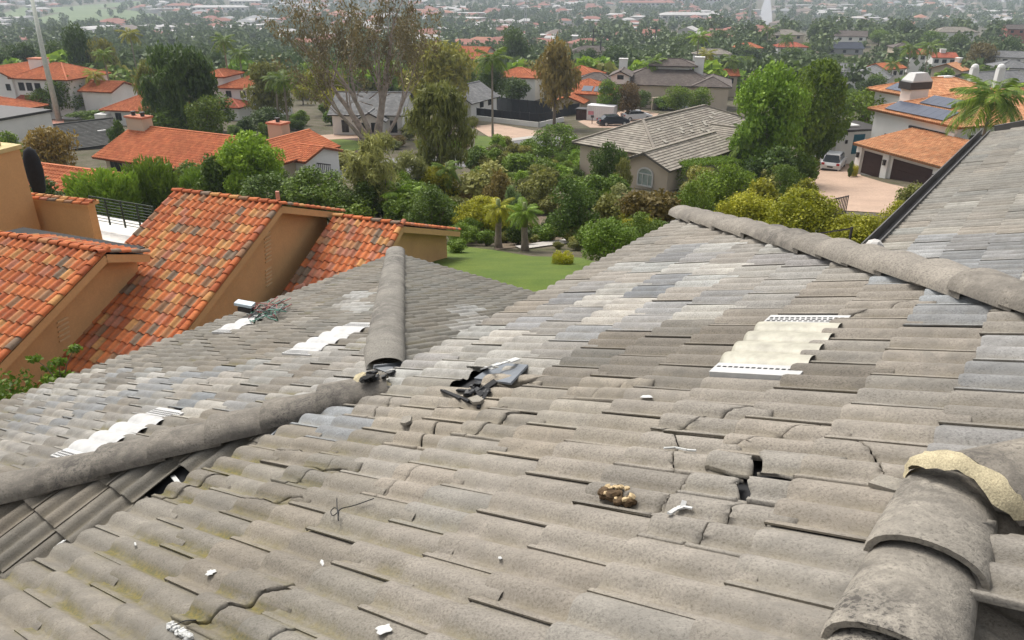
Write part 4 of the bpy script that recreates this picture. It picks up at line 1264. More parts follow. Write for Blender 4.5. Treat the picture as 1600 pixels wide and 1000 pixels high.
T('tree_red', 980, 126, 188, 44, 'purple-leaved tree right of the white container')
T('tree_dark', 960, 70, 125, 66, 'dark tree behind the brown roof', shade=.85)
T('tree_dark', 918, 75, 120, 40, 'dark tree above the orange gable', shade=.85)
T('tree_mid', 1090, 136, 180, 48, 'bright bush behind the cream garden wall', shade=.95)
T('tree_dark', 1122, 46, 82, 44, 'round dark tree beyond the brown roof', shade=.9)
T('tree_mid', 1070, 52, 92, 60, 'green tree left of the round dark tree', shade=.7)
T('fine_bright', 1187, 96, 285, 122, 'tall rounded light green tree, left of a close pair', name='tree', var=0, shade=.98)
T('fine_bright', 1264, 90, 258, 98, 'tall rounded darker green tree, right of a close pair', name='tree', var=1, shade=.55)
T('tree_mid', 1345, 136, 240, 100, 'broad green tree behind the teal-door shed', shade=.8)
T('tree_mid', 1240, 74, 110, 60, 'green tree left of the white grey-roofed house', shade=.75)
T('tree_dark', 1160, 70, 110, 70, 'dark trees above the light green one', shade=.9)
T('tree_dark', 1410, 30, 68, 36, 'dense dark oval tree on the right skyline of the houses', shade=.8)
T('tree_mid', 1372, 45, 72, 34, 'mid-green tree left of the dense dark oval one')
T('tree_dark', 1270, 36, 66, 30, 'dark round tree left of the far white gable', shade=.85)
T('tree_dark', 1492, 52, 90, 44, 'dark tree beyond the red roof', shade=.85)
T('tree_brown', 1525, 66, 120, 56, 'brownish twiggy tree behind the white chimneys', shade=.8)
T('tree_dark', 1570, 58, 108, 40, 'dark green tree at the right border', shade=.85)
T('tree_mid', 1455, 48, 80, 46, 'mid-green tree above the red roof')
T('tree_dark', 1568, 30, 60, 22, 'small dark round tree by the brick house at the far right', shade=.8)
T('bush_olive', 540, 235, 262, 90, 'dry low bushes along the kerb below the round lawn', yscale=.5)

# ---- ground planting that fills the slopes
frng = random.Random(4)
KEEP = [[(1252, 300), (1268, 258), (1290, 240), (1345, 238), (1360, 272), (1470, 300), (1480, 330), (1420, 352), (1300, 352), (1262, 330)],   # driveway and the view onto it
        [(690, 396), (770, 388), (905, 402), (970, 420), (1010, 470), (640, 470)], [(455, 240), (780, 238), (950, 205), (1035, 188), (960, 224), (780, 252), (560, 286)],
        [(1262, 240), (1340, 240), (1340, 275), (1262, 275)], [(975, 235), (1050, 235), (1050, 300), (975, 300)]]
LOOKS = {'bush_olive': 'olive-green', 'bush_mid': 'mid-green', 'bush_grey': 'silvery grey', 'bush_dark': 'very dark', 'bush_brown': 'brownish', 'fine_mid': 'fine-leaved green', 'bush_yellow': 'yellowish', 'fine_yellow': 'fine-leaved yellow-green',
         'bush_bright': 'bright green', 'dry': 'dry twiggy', 'spike_yellow': 'spiky grassy', 'tree_dark': 'very dark', 'tree_mid': 'mid-green', 'tree_olive': 'olive', 'tree_yellow': 'yellowish'}
def describe(kind, label):
    w = [q for q in label.split() if q not in ('green', 'dark', 'dark-green', 'olive', 'yellow-green', 'dry')]
    return ' '.join([LOOKS[kind]] + w)
def scatter(poly, n, kinds, hw, label, group, name='shrub', shade=(.7, 1.05)):
    xs_ = [p[0] for p in poly]; ys_ = [p[1] for p in poly]; k = 0; tries = 0
    while k < n and tries < n * 40:
        tries += 1
        x, y = frng.uniform(min(xs_), max(xs_)), frng.uniform(min(ys_), max(ys_))
        if not in_poly(x, y, poly) or any(in_poly(x, y, k_) for k_ in KEEP): continue
        p = at(x, y); w = frng.uniform(*hw); q_ = proj(p + Vector((0, 0, w * .8)))
        if any(in_poly(q_[0], q_[1], k_) for k_ in KEEP): continue
        kd = frng.choice(kinds)
        plant(kd, 0, 0, 0, 0, describe(kd, label), None, group, name, pos_=p, dims=(w, w * frng.uniform(.6, 1.0)), shade=frng.uniform(*shade)); k += 1
scatter([(560, 290), (900, 262), (1060, 285), (1100, 330), (1020, 390), (930, 330), (800, 300), (720, 360), (600, 350)], 42, ['bush_olive', 'bush_mid', 'bush_grey', 'bush_dark', 'bush_brown'], (1.4, 2.8), 'low shrub in the loose planting on the slope above the lawn', 'shrubs on the garden slope')
scatter([(1060, 270), (1240, 280), (1260, 320), (1440, 340), (1420, 420), (1280, 430), (1100, 380)], 26, ['fine_mid', 'bush_mid', 'bush_yellow'], (2.0, 3.4), 'low green shrub between the hedges and the pink driveway', 'shrubs below the driveway')
scatter([(300, 300), (640, 270), (650, 350), (520, 360), (300, 340)], 22, ['bush_dark', 'bush_mid'], (2.2, 3.6), 'dark green shrub in the planting behind the orange ridges', 'shrubs behind the orange roof')
scatter([(60, 300), (300, 290), (300, 330), (60, 345)], 10, ['bush_dark', 'bush_mid'], (2.0, 3.2), 'dark shrub at the foot of the bamboo', 'shrubs behind the terrace')
scatter([(690, 250), (900, 235), (900, 262), (760, 285), (690, 280)], 18, ['bush_olive', 'bush_mid', 'bush_bright'], (1.6, 2.8), 'low bush on the bank below the street bend', 'bushes on the street bank')
scatter([(1080, 240), (1260, 245), (1255, 300), (1100, 300)], 20, ['bush_mid', 'bush_dark'], (2, 3.6), 'dark bush at the foot of the big round trees', 'bushes under the round trees')

scatter([(640, 236), (900, 226), (900, 300), (640, 300)], 40, ['bush_mid', 'bush_olive', 'fine_mid', 'bush_bright'], (1.8, 3.4), 'green bush in the planting between the street and the lawn', 'bushes between street and lawn')
scatter([(900, 270), (1240, 262), (1240, 340), (900, 330)], 34, ['fine_mid', 'bush_mid', 'bush_olive'], (2.0, 3.6), 'green bush in the planting below the beige house', 'bushes below the beige house')
scatter([(1180, 225), (1262, 230), (1250, 275), (1180, 275)], 14, ['bush_mid', 'bush_dark'], (2.0, 3.2), 'green bush left of the driveway mulch bed', 'bushes left of the driveway')
scatter([(1230, 330), (1440, 312), (1430, 400), (1250, 410)], 22, ['fine_yellow', 'fine_mid', 'bush_yellow'], (1.6, 2.8), 'yellow-green bush below the driveway wall', 'yellow bushes below the driveway')
scatter([(0, 210), (60, 200), (60, 250), (0, 255)], 6, ['bush_mid', 'bush_dark'], (2, 3.4), 'green bush left of the brown bare tree', 'bushes by the brown bare tree')
scatter([(240, 205), (430, 205), (420, 225), (260, 225)], 10, ['bush_mid', 'bush_dark'], (2.4, 4), 'green bush behind the long orange roof', 'bushes behind the long orange roof')
scatter([(590, 205), (740, 200), (735, 245), (620, 262), (590, 250)], 22, ['dry', 'bush_olive', 'bush_brown', 'bush_grey'], (1.8, 3.2), 'dry olive bush around the foot of the weeping olive tree', 'dry bushes by the weeping olive tree')
scatter([(690, 380), (980, 372), (1000, 400), (900, 392), (770, 385), (700, 392)], 14, ['bush_mid', 'bush_olive', 'spike_yellow'], (.5, 1.1), 'small border plant along the edge of the lawn', 'border plants by the lawn')

scatter([(420, 150), (560, 150), (560, 205), (440, 205)], 14, ['bush_mid', 'bush_olive', 'bush_bright'], (1.8, 3.6), 'green bush in the garden behind the round lawn', 'bushes behind the round lawn')
scatter([(640, 150), (745, 150), (740, 205), (640, 205)], 12, ['bush_mid', 'bush_olive'], (1.8, 3.6), 'green bush beside the pool house', 'bushes beside the pool house')

T('tree_mid', 1056, 132, 182, 44, 'green tree standing in front of the brown-roofed house and its cream wall', shade=.85)
T('tree_dark', 1000, 140, 176, 40, 'dark tree hiding the left walls of the brown-roofed house')
T('bush_mid', 1035, 150, 172, 40, 'green bush below the brown-roofed house')

scatter([(700, 340), (800, 335), (900, 330), (900, 372), (800, 386), (705, 386)], 26, ['bush_mid', 'fine_mid', 'bush_olive', 'bush_dark'], (1.2, 2.4), 'green shrub around the small palms at the lawn edge', 'shrubs around the small palms')
scatter([(900, 372), (1020, 350), (1060, 380), (1000, 420), (960, 410)], 12, ['fine_mid', 'bush_mid', 'fine_yellow'], (1.4, 2.4), 'green shrub in the bank at the right end of the lawn', 'shrubs at the right end of the lawn')
scatter([(560, 300), (700, 290), (700, 372), (600, 350)], 18, ['bush_dark', 'bush_mid', 'dry'], (1.8, 3.0), 'green shrub left of the small palms', 'shrubs left of the small palms')

# ------------------------------------------------------------------ the big gum tree and palms
def gum_tree():
    r_ = random.Random(12)
    base = at(583, 219); base.z -= .3
    t = thing('gum_tree', 'very tall sparse gum tree with pale forked trunks and dry olive crown', 'tree', tuple(base), scale=(1.32, 1.3, 1.2))
    tr = MB(); tips = []
    def grow(p, d, L, rad, lev):
        n = 5 if lev < 2 else 3
        pts = [p]; rads = [rad]; dd = d.copy()
        for k in range(n):
            dd = (dd + Vector((r_.gauss(0, .10), r_.gauss(0, .10), .05 + r_.gauss(0, .05)))).normalized()
            pts.append(pts[-1] + dd * (L / n)); rads.append(rad * (1 - .55 * (k + 1) / n))
        tr.tube(pts, rads, 8 if lev < 2 else 5 if lev < 3 else 4, cap=False)
        if lev >= 4: tips.append(pts[-1]); tips.append(pts[-2]); return
        if lev >= 3: tips.append(pts[-1])
        kids = (4, 4, 4, 3, 2)[lev]
        for k in range(kids):
            q = pts[max(1, n - (k % n if lev else k % 3))]
            a = r_.uniform(0, 6.283); sp = r_.uniform(.25, .6)
            side = Vector((math.cos(a), math.sin(a) * .8, 0))
            nd_ = (dd * (1 - sp * .3) + side * sp + Vector((0, 0, .25))).normalized()
            grow(q, nd_, L * r_.uniform(.58, .78), rads[-1] * r_.uniform(.55, .85), lev + 1)
    for dx, dy, dz, rad, L in ((-.40, .1, .9, .42, 8.0), (-.16, -.1, 1, .34, 8.5), (.12, .0, 1, .50, 9.0), (.26, .25, .95, .30, 7.6), (-.58, .0, .7, .26, 7.0), (.50, -.1, .8, .24, 7.2)):
        grow(Vector((dx * 1.5 + .2, dy, 0)), Vector((dx, dy, dz)).normalized(), L, rad, 1)
    tr.build('trunk', PALEBARK, t, smooth=True)
    # bare dead snags low down
    sn = MB()
    for k in range(9):
        a = Vector((r_.uniform(-3, 3), r_.uniform(-1, 1), r_.uniform(4, 9))); b = a + Vector((r_.choice([-1, 1]) * r_.uniform(1.5, 3.5), r_.uniform(-1, 1), r_.uniform(-.2, 1.8)))
        sn.tube([a, a.lerp(b, .5) + Vector((0, 0, .3)), b], [.07, .05, .02], 5)
    sn.build('dead_branch', PALEBARK, t, smooth=True)
    tips = [p for p in tips if p.z > 4.5]
    r_.shuffle(tips); tips = tips[:1150]
    blobs = [(p.x, p.y, p.z - .35, .75, .75, .8) for p in tips]
    V, tone = leaf_cloud(blobs, 12500, .15, 5, elong=2.6, droop=.9, shell=.1)
    link('crown', quads_mesh('crown', V, tone, LM['euc']), t)
gum_tree()

def frond_mesh(mk, L=2.6, droop=1.3, seed=0, n=34):
    r_ = random.Random(seed); vs, fs, tn = [], [], []
    def pt(s): return Vector((L * s * (1 - .10 * s), 0, .75 * s * L * .55 - droop * s * s * L * .48))
    for k in range(12):
        a, b = pt(k / 12), pt((k + 1) / 12); w = .035 * (1 - k / 13); i = len(vs)
        vs += [a + Vector((0, w, 0)), a - Vector((0, w, 0)), b - Vector((0, w * .9, 0)), b + Vector((0, w * .9, 0))]; fs.append((i, i + 1, i + 2, i + 3)); tn += [.8] * 4
    for k in range(n):
        s = .12 + .87 * k / n; p = pt(s); q = pt(min(1, s + .02)); d = (q - p).normalized()
        ll = L * .30 * math.sin(math.pi * min(1, .18 + s * .78)) ** .7
        for sd in (-1, 1):
            tip = p + d * ll * .55 + Vector((0, sd * ll * .8, -ll * (.45 + r_.uniform(-.1, .25)))); m_ = p.lerp(tip, .5) + Vector((0, 0, ll * .10)); w = d * .045
            i = len(vs); vs += [p - w * .5, m_ - w, tip, m_ + w]; fs.append((i, i + 1, i + 2, i + 3)); tn += [r_.random()] * 4
    V = np.array([tuple(v) for v in vs]); me = bpy.data.meshes.new('frond')
    me.from_pydata([tuple(v) for v in vs], [], fs); ca = me.attributes.new('tint', 'FLOAT', 'POINT'); ca.data.foreach_set('value', np.array(tn, dtype=np.float32)); me.materials.append(LM[mk])
    return me
FR = {'palm': [frond_mesh('palm', droop=1.15, seed=1), frond_mesh('palm', droop=1.9, seed=2)], 'yellow': [frond_mesh('yellow', droop=1.3, seed=3), frond_mesh('yellow', droop=2.0, seed=4)],
      'fern': [frond_mesh('bright', droop=1.0, seed=5), frond_mesh('bright', droop=1.6, seed=6)]}
PTRUNK = MB(); PTRUNK.tube([(0, 0, -.05), (.02, 0, .3), (0, .01, .7), (0, 0, 1.0)], [.22, .16, .14, .15], 8)
PT_ME = mesh_from('trunk', PTRUNK.v, PTRUNK.f, simple('palm_bark', (.24, .20, .16), .95, .2, 8, bmp=.01), True)
SHAFT = MB(); SHAFT.tube([(0, 0, -.2), (0, 0, .2), (0, 0, .9)], [.15, .17, .08], 8)
SHAFT_ME = mesh_from('crownshaft', SHAFT.v, SHAFT.f, simple('green_crownshaft', (.14, .17, .05), .6), True)
prng = random.Random(77)
def palm(px, top, base, label, mk='palm', fl=2.6, n=15, group=None, pos_=None, height=None, shade=1.0, name='palm_tree'):
    p = at(px, base) if pos_ is None else Vector(pos_)
    if height is None:
        r = ray(px, top); height = max(1.0, r.z * (p.y / r.y) - p.z - fl * .35)
    t = thing(name, label, 'palm tree', tuple(p), prng.uniform(0, 6.28), group)
    lx = prng.uniform(-.04, .04)
    link('trunk', PT_ME, t, scale=(1, 1, height), rot=(lx, 0, 0))
    link('crownshaft', SHAFT_ME, t, loc=(0, -lx * height, height))
    for k in range(n):
        s = fl / 2.6 * prng.uniform(.85, 1.1); lay = k / n
        o = link('frond', FR[mk][0 if lay > .45 else 1], t, loc=(0, -lx * height, height + .45), rot=(prng.uniform(-.2, .2), -.9 * lay ** 2 + .35 * (1 - lay), k * 2.4), scale=(s, s, s))
        if shade != 1: o.color = (shade, shade, shade, 1)
palm(181, 80, 184, 'tall feather palm left of the dark weeping tree, beside the sloping hedge', shade=.9)
palm(222, 48, 150, 'tall palm with dry hanging leaves above the left orange roofs', 'yellow', 3.4, shade=.7)
palm(160, 112, 184, 'yellowish palm in front of the white house on the left', 'yellow', 2.6, shade=.85)
palm(366, 58, 178, 'dark feather palm right of the weeping tree, left of a pair', fl=3.2, shade=.75)
palm(384, 78, 170, 'dark feather palm right of the weeping tree, right of a pair', fl=3.0, shade=.75)
palm(420, 115, 190, 'slim palm below the white house, leftmost of three', shade=.7)
palm(437, 118, 208, 'slim palm below the white house, middle of three', shade=.7)
palm(453, 120, 220, 'slim palm by the mulch bed, rightmost of three', shade=.7)
palm(770, 84, 219, 'single palm on the small lawn beside the driveway', fl=3.2, shade=.75)
palm(1016, 92, 165, 'feather palm in front of the brown-roofed house', fl=3.0)
palm(1030, 128, 164, 'short palm right of the feather palm by the cream wall', fl=2.2)
palm(1083, 52, 150, 'tall light green palm behind the brown-roofed house', fl=3.6, mk='fern', shade=.8)
palm(1098, 80, 148, 'palm with yellowing leaves at the right end of the brown roof', 'yellow', 3.2, shade=.75)
palm(1137, 90, 150, 'drooping palm beside the small orange roof', fl=3.4, shade=.8)
palm(1412, 70, 138, 'queen palm in the clump by the white house, left one', fl=4.0, shade=.8)
palm(1440, 68, 136, 'queen palm in the clump by the white house, right one', fl=4.0, shade=.85)
palm(1388, 96, 138, 'lower palm at the left foot of the queen palms', fl=3.2, shade=.9)
palm(1195, 42, 88, 'tall palm near the far road, left one', fl=4.4, shade=.7)
palm(1222, 55, 104, 'tall palm near the far road, right one', fl=4.4, shade=.8)
palm(1165, 210, 285, 'soft dark palm in front of the two round trees', fl=3.0, shade=.8)
palm(779, 330, 388, 'small stocky palm with yellow-green fronds at the lawn edge, left one', 'yellow', .95, 18)
palm(820, 336, 392, 'small stocky palm with green fronds at the lawn edge, right one', 'fern', .95, 18, shade=.8)
palm(632, 300, 352, 'bright fern-like palm behind the dark glossy shrub', 'fern', 1.9, 12)
palm(700, 262, 330, 'dark cycad-like palm behind the yellow shrub', 'palm', 1.5, 14, shade=.8)
pc = atd(1552, 152, 72)
palm(0, 0, 0, 'large feather palm in front of the peach tiled house with solar panels', fl=4.3, n=24, pos_=(pc.x, pc.y, gz(pc.y, pc.x)), height=pc.z - gz(pc.y, pc.x) - .6)

# ------------------------------------------------------------------ houses
STUCW = simple('white_stucco', (.70, .685, .655), .9, .05, .6)
STUCC = simple('cream_stucco', (.47, .395, .295), .9, .06, .6)
STUCB = simple('beige_stucco', (.50, .42, .33), .9, .06, .6)
GREYW = simple('grey_wall', (.34, .34, .34), .9, .06, .6)
GLASS = simple('dark_window_glass', (.025, .03, .035), .12, .2, 2)
TRIMD = simple('dark_trim', (.045, .04, .038), .6, .15, 3)
TRIMW = simple('white_trim', (.56, .55, .53), .6, .05, 3)
DOORB = simple('dark_brown_door', (.040, .020, .018), .45, .15, 3)
DOORW = simple('white_garage_door', (.55, .55, .54), .5, .04, 3)
TEAL = simple('teal_door_paint', (.025, .12, .17), .4, .1, 3)
NAVY = simple('solar_glass', (.075, .085, .115), .18, .08, 1.5)
def rtile_mat(name, fine=.10):
    m, nt, b = nmat(name)
    at_ = nd(nt, 'ShaderNodeAttribute', attribute_name='tint'); p = pos(nt)
    c = mix(nt, at_.outputs['Color'], ramp(nt, noise(nt, p, .5, 5, .65), [(.3, (.82, .82, .82)), (.7, (1.14, 1.13, 1.12))]), 1.0, 'MULTIPLY')
    c = mix(nt, c, ramp(nt, noise(nt, p, 9, 3), [(.3, (1 - fine,) * 3), (.7, (1 + fine,) * 3)]), 1.0, 'MULTIPLY')
    nt.links.new(c, b.inputs['Base Color']); b.inputs['Roughness'].default_value = .9
    return m
ROOFT = rtile_mat('house_roof_tile')
PALS = {'orange': [(0.464, 0.148, 0.060), (0.496, 0.168, 0.070), (0.424, 0.128, 0.053)], 'peach': [(0.556, 0.278, 0.140), (0.591, 0.317, 0.167), (0.511, 0.240, 0.119)],
        'greytan': [(0.267, 0.239, 0.199), (0.295, 0.267, 0.222), (0.239, 0.210, 0.176)], 'dark': [(0.068, 0.068, 0.064), (0.080, 0.080, 0.074), (0.060, 0.058, 0.054)],
        'brown': [(0.128, 0.104, 0.092), (0.144, 0.120, 0.104), (0.116, 0.094, 0.084)], 'grey': [(0.192, 0.192, 0.192), (0.216, 0.216, 0.212), (0.172, 0.172, 0.176)], 'navy': [(0.056, 0.064, 0.088)] * 2,
        'red': [(0.400, 0.112, 0.060), (0.360, 0.096, 0.052)]}
hrng = random.Random(31)
def roof_sheet(name, poly, pal, parent, curved, pitch=None, course=None, thick=.18):
    """one slope: real courses of tiles, cut to the slope's outline. poly[0]-poly[1] is the eave"""
    P_ = [Vector(p) for p in poly]
    e = (P_[1] - P_[0]).normalized(); n = (P_[1] - P_[0]).cross(P_[2] - P_[0]).normalized()
    if n.z < 0: n = -n
    s = n.cross(e); 
    if s.z < 0: s = -s
    pitch = pitch or (.30 if curved else .42); course = course or (.40 if curved else .36)
    A = [(p - P_[0]).dot(e) for p in P_]; B = [(p - P_[0]).dot(s) for p in P_]
    vs, fs, cs = [], [], []
    prof = ((0, .0), (.28, .07), (.62, .07), (.86, .0), (1.0, 0)) if curved else ((0, .0), (1.0, .0))
    rows = int(max(B) / course) + 1
    for r in range(rows):
        st = 0 if curved else (pitch / 2 if r % 2 else 0)
        for c in range(int(min(A) / pitch) - 2, int(max(A) / pitch) + 2):
            a0, b0 = c * pitch + st, r * course
            if a0 > max(A) or a0 + pitch < min(A): continue
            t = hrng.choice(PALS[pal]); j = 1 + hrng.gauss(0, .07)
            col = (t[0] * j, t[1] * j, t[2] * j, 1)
            k = len(vs)
            for x, z in prof:
                a = a0 + x * pitch
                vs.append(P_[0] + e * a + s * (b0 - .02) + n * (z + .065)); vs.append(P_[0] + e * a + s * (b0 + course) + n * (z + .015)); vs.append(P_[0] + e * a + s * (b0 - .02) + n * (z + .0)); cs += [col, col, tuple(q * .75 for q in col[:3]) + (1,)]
            for q in range(len(prof) - 1):
                u = k + q * 3; fs.append((u, u + 3, u + 4, u + 1)); fs.append((u + 2, u + 5, u + 3, u))
    bm = bmesh.new(); lay = bm.verts.layers.float_color.new('tint')
    bv = []
    for v, c in zip(vs, cs):
        q = bm.verts.new(v); q[lay] = c; bv.append(q)
    for f in fs: bm.faces.new([bv[i] for i in f])
    cen = sum(P_, Vector()) / len(P_)
    for i in range(len(P_)):
        a, b = P_[i], P_[(i + 1) % len(P_)]; no = (b - a).cross(n).normalized()
        if (cen - a).dot(no) < 0: no = -no
        bmesh.ops.bisect_plane(bm, geom=bm.verts[:] + bm.edges[:] + bm.faces[:], plane_co=a - no * .03, plane_no=no, clear_inner=True)
    # closed board under the tiles
    low = [p - n * thick for p in P_]
    q = [bm.verts.new(p) for p in P_ + low]; k = len(P_)
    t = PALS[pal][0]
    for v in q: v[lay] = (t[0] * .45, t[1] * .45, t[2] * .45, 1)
    bm.faces.new(q[k:][::-1])
    for i in range(k): bm.faces.new((q[i], q[k + i], q[k + (i + 1) % k], q[(i + 1) % k]))
    me = bpy.data.meshes.new(name); bm.to_mesh(me); bm.free(); me.materials.append(ROOFT)
    return link(name, me, parent)

DBG = False
class House:
    def __init__(s, label, px, py, depth, rot, group=None, name='house', ridge_h=6.0):
        r = atd(px, py, depth); s.g = gz(r.y, r.x)
        s.base = Vector((r.x, r.y, s.g)); s.H = r.z - s.g        # height of the picked ridge above the ground
        s.rot = math.radians(rot)
        if DBG: print('HH', label[:40], round(s.H, 1), [round(v) for v in s.base])
        s.t = thing(name, label, 'house', tuple(s.base), s.rot, group)
    def loc(s, px, py, depth):
        d = atd(px, py, depth) - s.base; c, q = math.cos(-s.rot), math.sin(-s.rot)
        return Vector((d.x * c - d.y * q, d.x * q + d.y * c, d.z))
    def walls(s, x0, x1, y0, y1, z1, mat, z0=-4):
        MB().box(x0, x1, y0, y1, z0, z1).build('wall', mat, s.t)
    def gable(s, x0, x1, y0, y1, zr, pitch, mat, pal, curved, axis='x', over=.55, z0=-4, wall=True, yr=None):
        """gabled block; ridge along local x (or y)"""
        def T_(x, y, z): return (x, y, z) if axis == 'x' else (y, x, z)
        if axis == 'y': x0, x1, y0, y1 = y0, y1, x0, x1
        ym = (y0 + y1) / 2 if yr is None else yr
        za, zb = zr - pitch * (ym - y0), zr - pitch * (y1 - ym)
        o = over; za_, zb_ = za - pitch * o, zb - pitch * o
        r1 = roof_sheet('roof', [T_(x0 - o, y0 - o, za_), T_(x1 + o, y0 - o, za_), T_(x1 + o, ym, zr), T_(x0 - o, ym, zr)], pal, s.t, curved)
        r2 = roof_sheet('roof', [T_(x1 + o, y1 + o, zb_), T_(x0 - o, y1 + o, zb_), T_(x0 - o, ym, zr), T_(x1 + o, ym, zr)], pal, s.t, curved)
        m = MB(); m.bar(T_(x0 - o, ym, zr + .05), T_(x1 + o, ym, zr + .05), .28, .16)
        ro = m.build('ridge_tiles', ROOFT, r1); c_ = ro.data.color_attributes.new('tint', 'FLOAT_COLOR', 'POINT'); c_.data.foreach_set('color', np.tile(np.array((*PALS[pal][0], 1), dtype=np.float32), len(ro.data.vertices)))
        if wall:
            w = MB()
            a = [T_(x0, y0, z0), T_(x0, y1, z0), T_(x0, y1, zb - .12), T_(x0, ym, zr - .16), T_(x0, y0, za - .12)]
            b = [T_(x1, y0, z0), T_(x1, y1, z0), T_(x1, y1, zb - .12), T_(x1, ym, zr - .16), T_(x1, y0, za - .12)]
            w.add(a + b, [(0, 1, 2, 3, 4), (9, 8, 7, 6, 5), (0, 4, 9, 5), (1, 6, 7, 2), (0, 5, 6, 1)]); w.build('wall', mat, s.t)
        return za, zb
    def hip(s, x0, x1, y0, y1, zr, pitch, mat, pal, curved, over=.6, z0=-4, wall=True):
        o = over; X0, X1, Y0, Y1 = x0 - o, x1 + o, y0 - o, y1 + o
        h = min(X1 - X0, Y1 - Y0) / 2; ze = zr - pitch * h
        if X1 - X0 >= Y1 - Y0: ra, rb = (X0 + h, (Y0 + Y1) / 2, zr), (X1 - h, (Y0 + Y1) / 2, zr)
        else: ra, rb = ((X0 + X1) / 2, Y0 + h, zr), ((X0 + X1) / 2, Y1 - h, zr)
        c = [(X0, Y0, ze), (X1, Y0, ze), (X1, Y1, ze), (X0, Y1, ze)]
        eq = (Vector(ra) - Vector(rb)).length < .3
        if eq: rb = ra
        if X1 - X0 >= Y1 - Y0: F = [[c[0], c[1], rb, ra], [c[1], c[2], rb], [c[2], c[3], ra, rb], [c[3], c[0], ra]]
        else: F = [[c[0], c[1], ra], [c[1], c[2], rb, ra], [c[2], c[3], rb], [c[3], c[0], ra, rb]]
        first = None
        for f in F:
            if len(f) == 4 and eq: f = f[:3]
            q = roof_sheet('roof', f, pal, s.t, curved); first = first or q
        m = MB()
        for a, b in ((c[0], ra), (c[3], ra if X1 - X0 >= Y1 - Y0 else rb), (c[1], rb if X1 - X0 >= Y1 - Y0 else ra), (c[2], rb), (ra, rb)):
            if (Vector(a) - Vector(b)).length > .2: m.bar(Vector(a) + Vector((0, 0, .08)), Vector(b) + Vector((0, 0, .08)), .26, .15)
        ro = m.build('ridge_tiles', ROOFT, first); c_ = ro.data.color_attributes.new('tint', 'FLOAT_COLOR', 'POINT'); c_.data.foreach_set('color', np.tile(np.array((*PALS[pal][-1], 1), dtype=np.float32), len(ro.data.vertices)))
        if wall: s.walls(x0, x1, y0, y1, ze + pitch * o - .1, mat, z0)
        return ze + pitch * o
    def win(s, x, y, z, w, h, face, name='window', frame=None, pane=None, bars=1):
        """window or door on a wall; face is the outward direction in local degrees"""
        o = bpy.data.objects.new('x', None); bpy.data.objects.remove(o)
        frame = frame or TRIMW; pane = pane or GLASS
        R = (0, 0, math.radians(face + 90))
        f = MB(); t = .08
        for sx in (-1, 1): f.box(sx * w / 2 - (t if sx > 0 else 0), sx * w / 2 + (t if sx < 0 else 0), -.07, .02, 0, h)
        f.box(-w / 2 + t, w / 2 - t, -.07, .02, 0, t); f.box(-w / 2 + t, w / 2 - t, -.07, .02, h - t, h)
        for k in range(bars): xx = -w / 2 + w * (k + 1) / (bars + 1); f.box(xx - .03, xx + .03, -.06, .02, t, h - t)
        fo = f.build(name, frame, s.t, loc=(x, y, z), rot=R)
        MB().box(-w / 2 + t, w / 2 - t, -.03, .01, t, h - t).build('pane', pane, fo)
        return fo
    def door(s, x, y, z, w, h, face, mat, panels=4, name='garage_door'):
        R = (0, 0, math.radians(face + 90)); f = MB()
        f.box(-w / 2, w / 2, -.03, .02, 0, h)
        for k in range(panels): f.box(-w / 2 + .05, w / 2 - .05, -.05, -.03, h * k / panels + .03, h * (k + 1) / panels - .03)
        return f.build(name, mat, s.t, loc=(x, y, z), rot=R)
    def chimney(s, x, y, z0, z1, w, d, mat, cap=None, capm=None, pots=0, hat=0):
        ch = MB().box(x - w / 2, x + w / 2, y - d / 2, y + d / 2, z0, z1).build('chimney', mat, s.t)
        c = MB(); c.box(x - w / 2 - .12, x + w / 2 + .12, y - d / 2 - .12, y + d / 2 + .12, z1, z1 + (hat and .55 or .2))
        if hat:
            k = len(c.v); c.add([(x - w / 2 - .1, y - d / 2 - .1, z1 + .55), (x + w / 2 + .1, y - d / 2 - .1, z1 + .55), (x + w / 2 + .1, y + d / 2 + .1, z1 + .55), (x - w / 2 - .1, y + d / 2 + .1, z1 + .55),
                       (x - w / 3, y - d / 3, z1 + 1.35), (x + w / 3, y - d / 3, z1 + 1.35), (x + w / 3, y + d / 3, z1 + 1.35), (x - w / 3, y + d / 3, z1 + 1.35)], [(0, 1, 5, 4), (1, 2, 6, 5), (2, 3, 7, 6), (3, 0, 4, 7), (4, 5, 6, 7)])
        c.build('chimney_cap', capm or mat, ch)
        for k in range(pots):
            MB().lathe([(.22, 0), (.22, .3), (.3, .32), (.3, .45), (.02, .5)], 10, (x + (k - (pots - 1) / 2) * w * .55, y, z1 + .2)).build('chimney_pot', TRIMD, ch)

# long orange roof with twin-pot chimney
h = House('cream house with a long plain orange tile roof and a twin-pot chimney', 293, 205, 83, -26)
h.gable(-7.2, 7.2, -5.2, 5.0, h.H, .40, STUCC, 'orange', True, over=.9)
c = h.loc(222, 210, 86); h.chimney(c.x + .2, c.y - .2, h.H - 3, h.H + 1.0, 2.6, 1.3, STUCC, capm=simple('terracotta_cap', (.42, .16, .09), .85), pots=2)
h.gable(6.4, 13.5, -.5, 7.5, h.H - .4, .36, STUCC, 'orange', True, axis='y')
c = h.loc(436, 206, 86); h.chimney(c.x, c.y, h.H - 4, c.z + .9, 2.0, 1.3, STUCC, capm=MATS['terracotta_cap'], pots=1)
for x_, w_ in ((-5.6, 1.8), (-.4, 2.6), (3.4, 1.5)): h.win(x_, -5.2, h.H - 3.9, w_, 1.3, -90, frame=TRIMD, bars=2)
c = h.loc(470, 240, 82)
h.gable(c.x - 2.2, c.x + 2.6, c.y - 2.5, c.y + 3, c.z + .9, .3, STUCW, 'orange', True, over=.4)
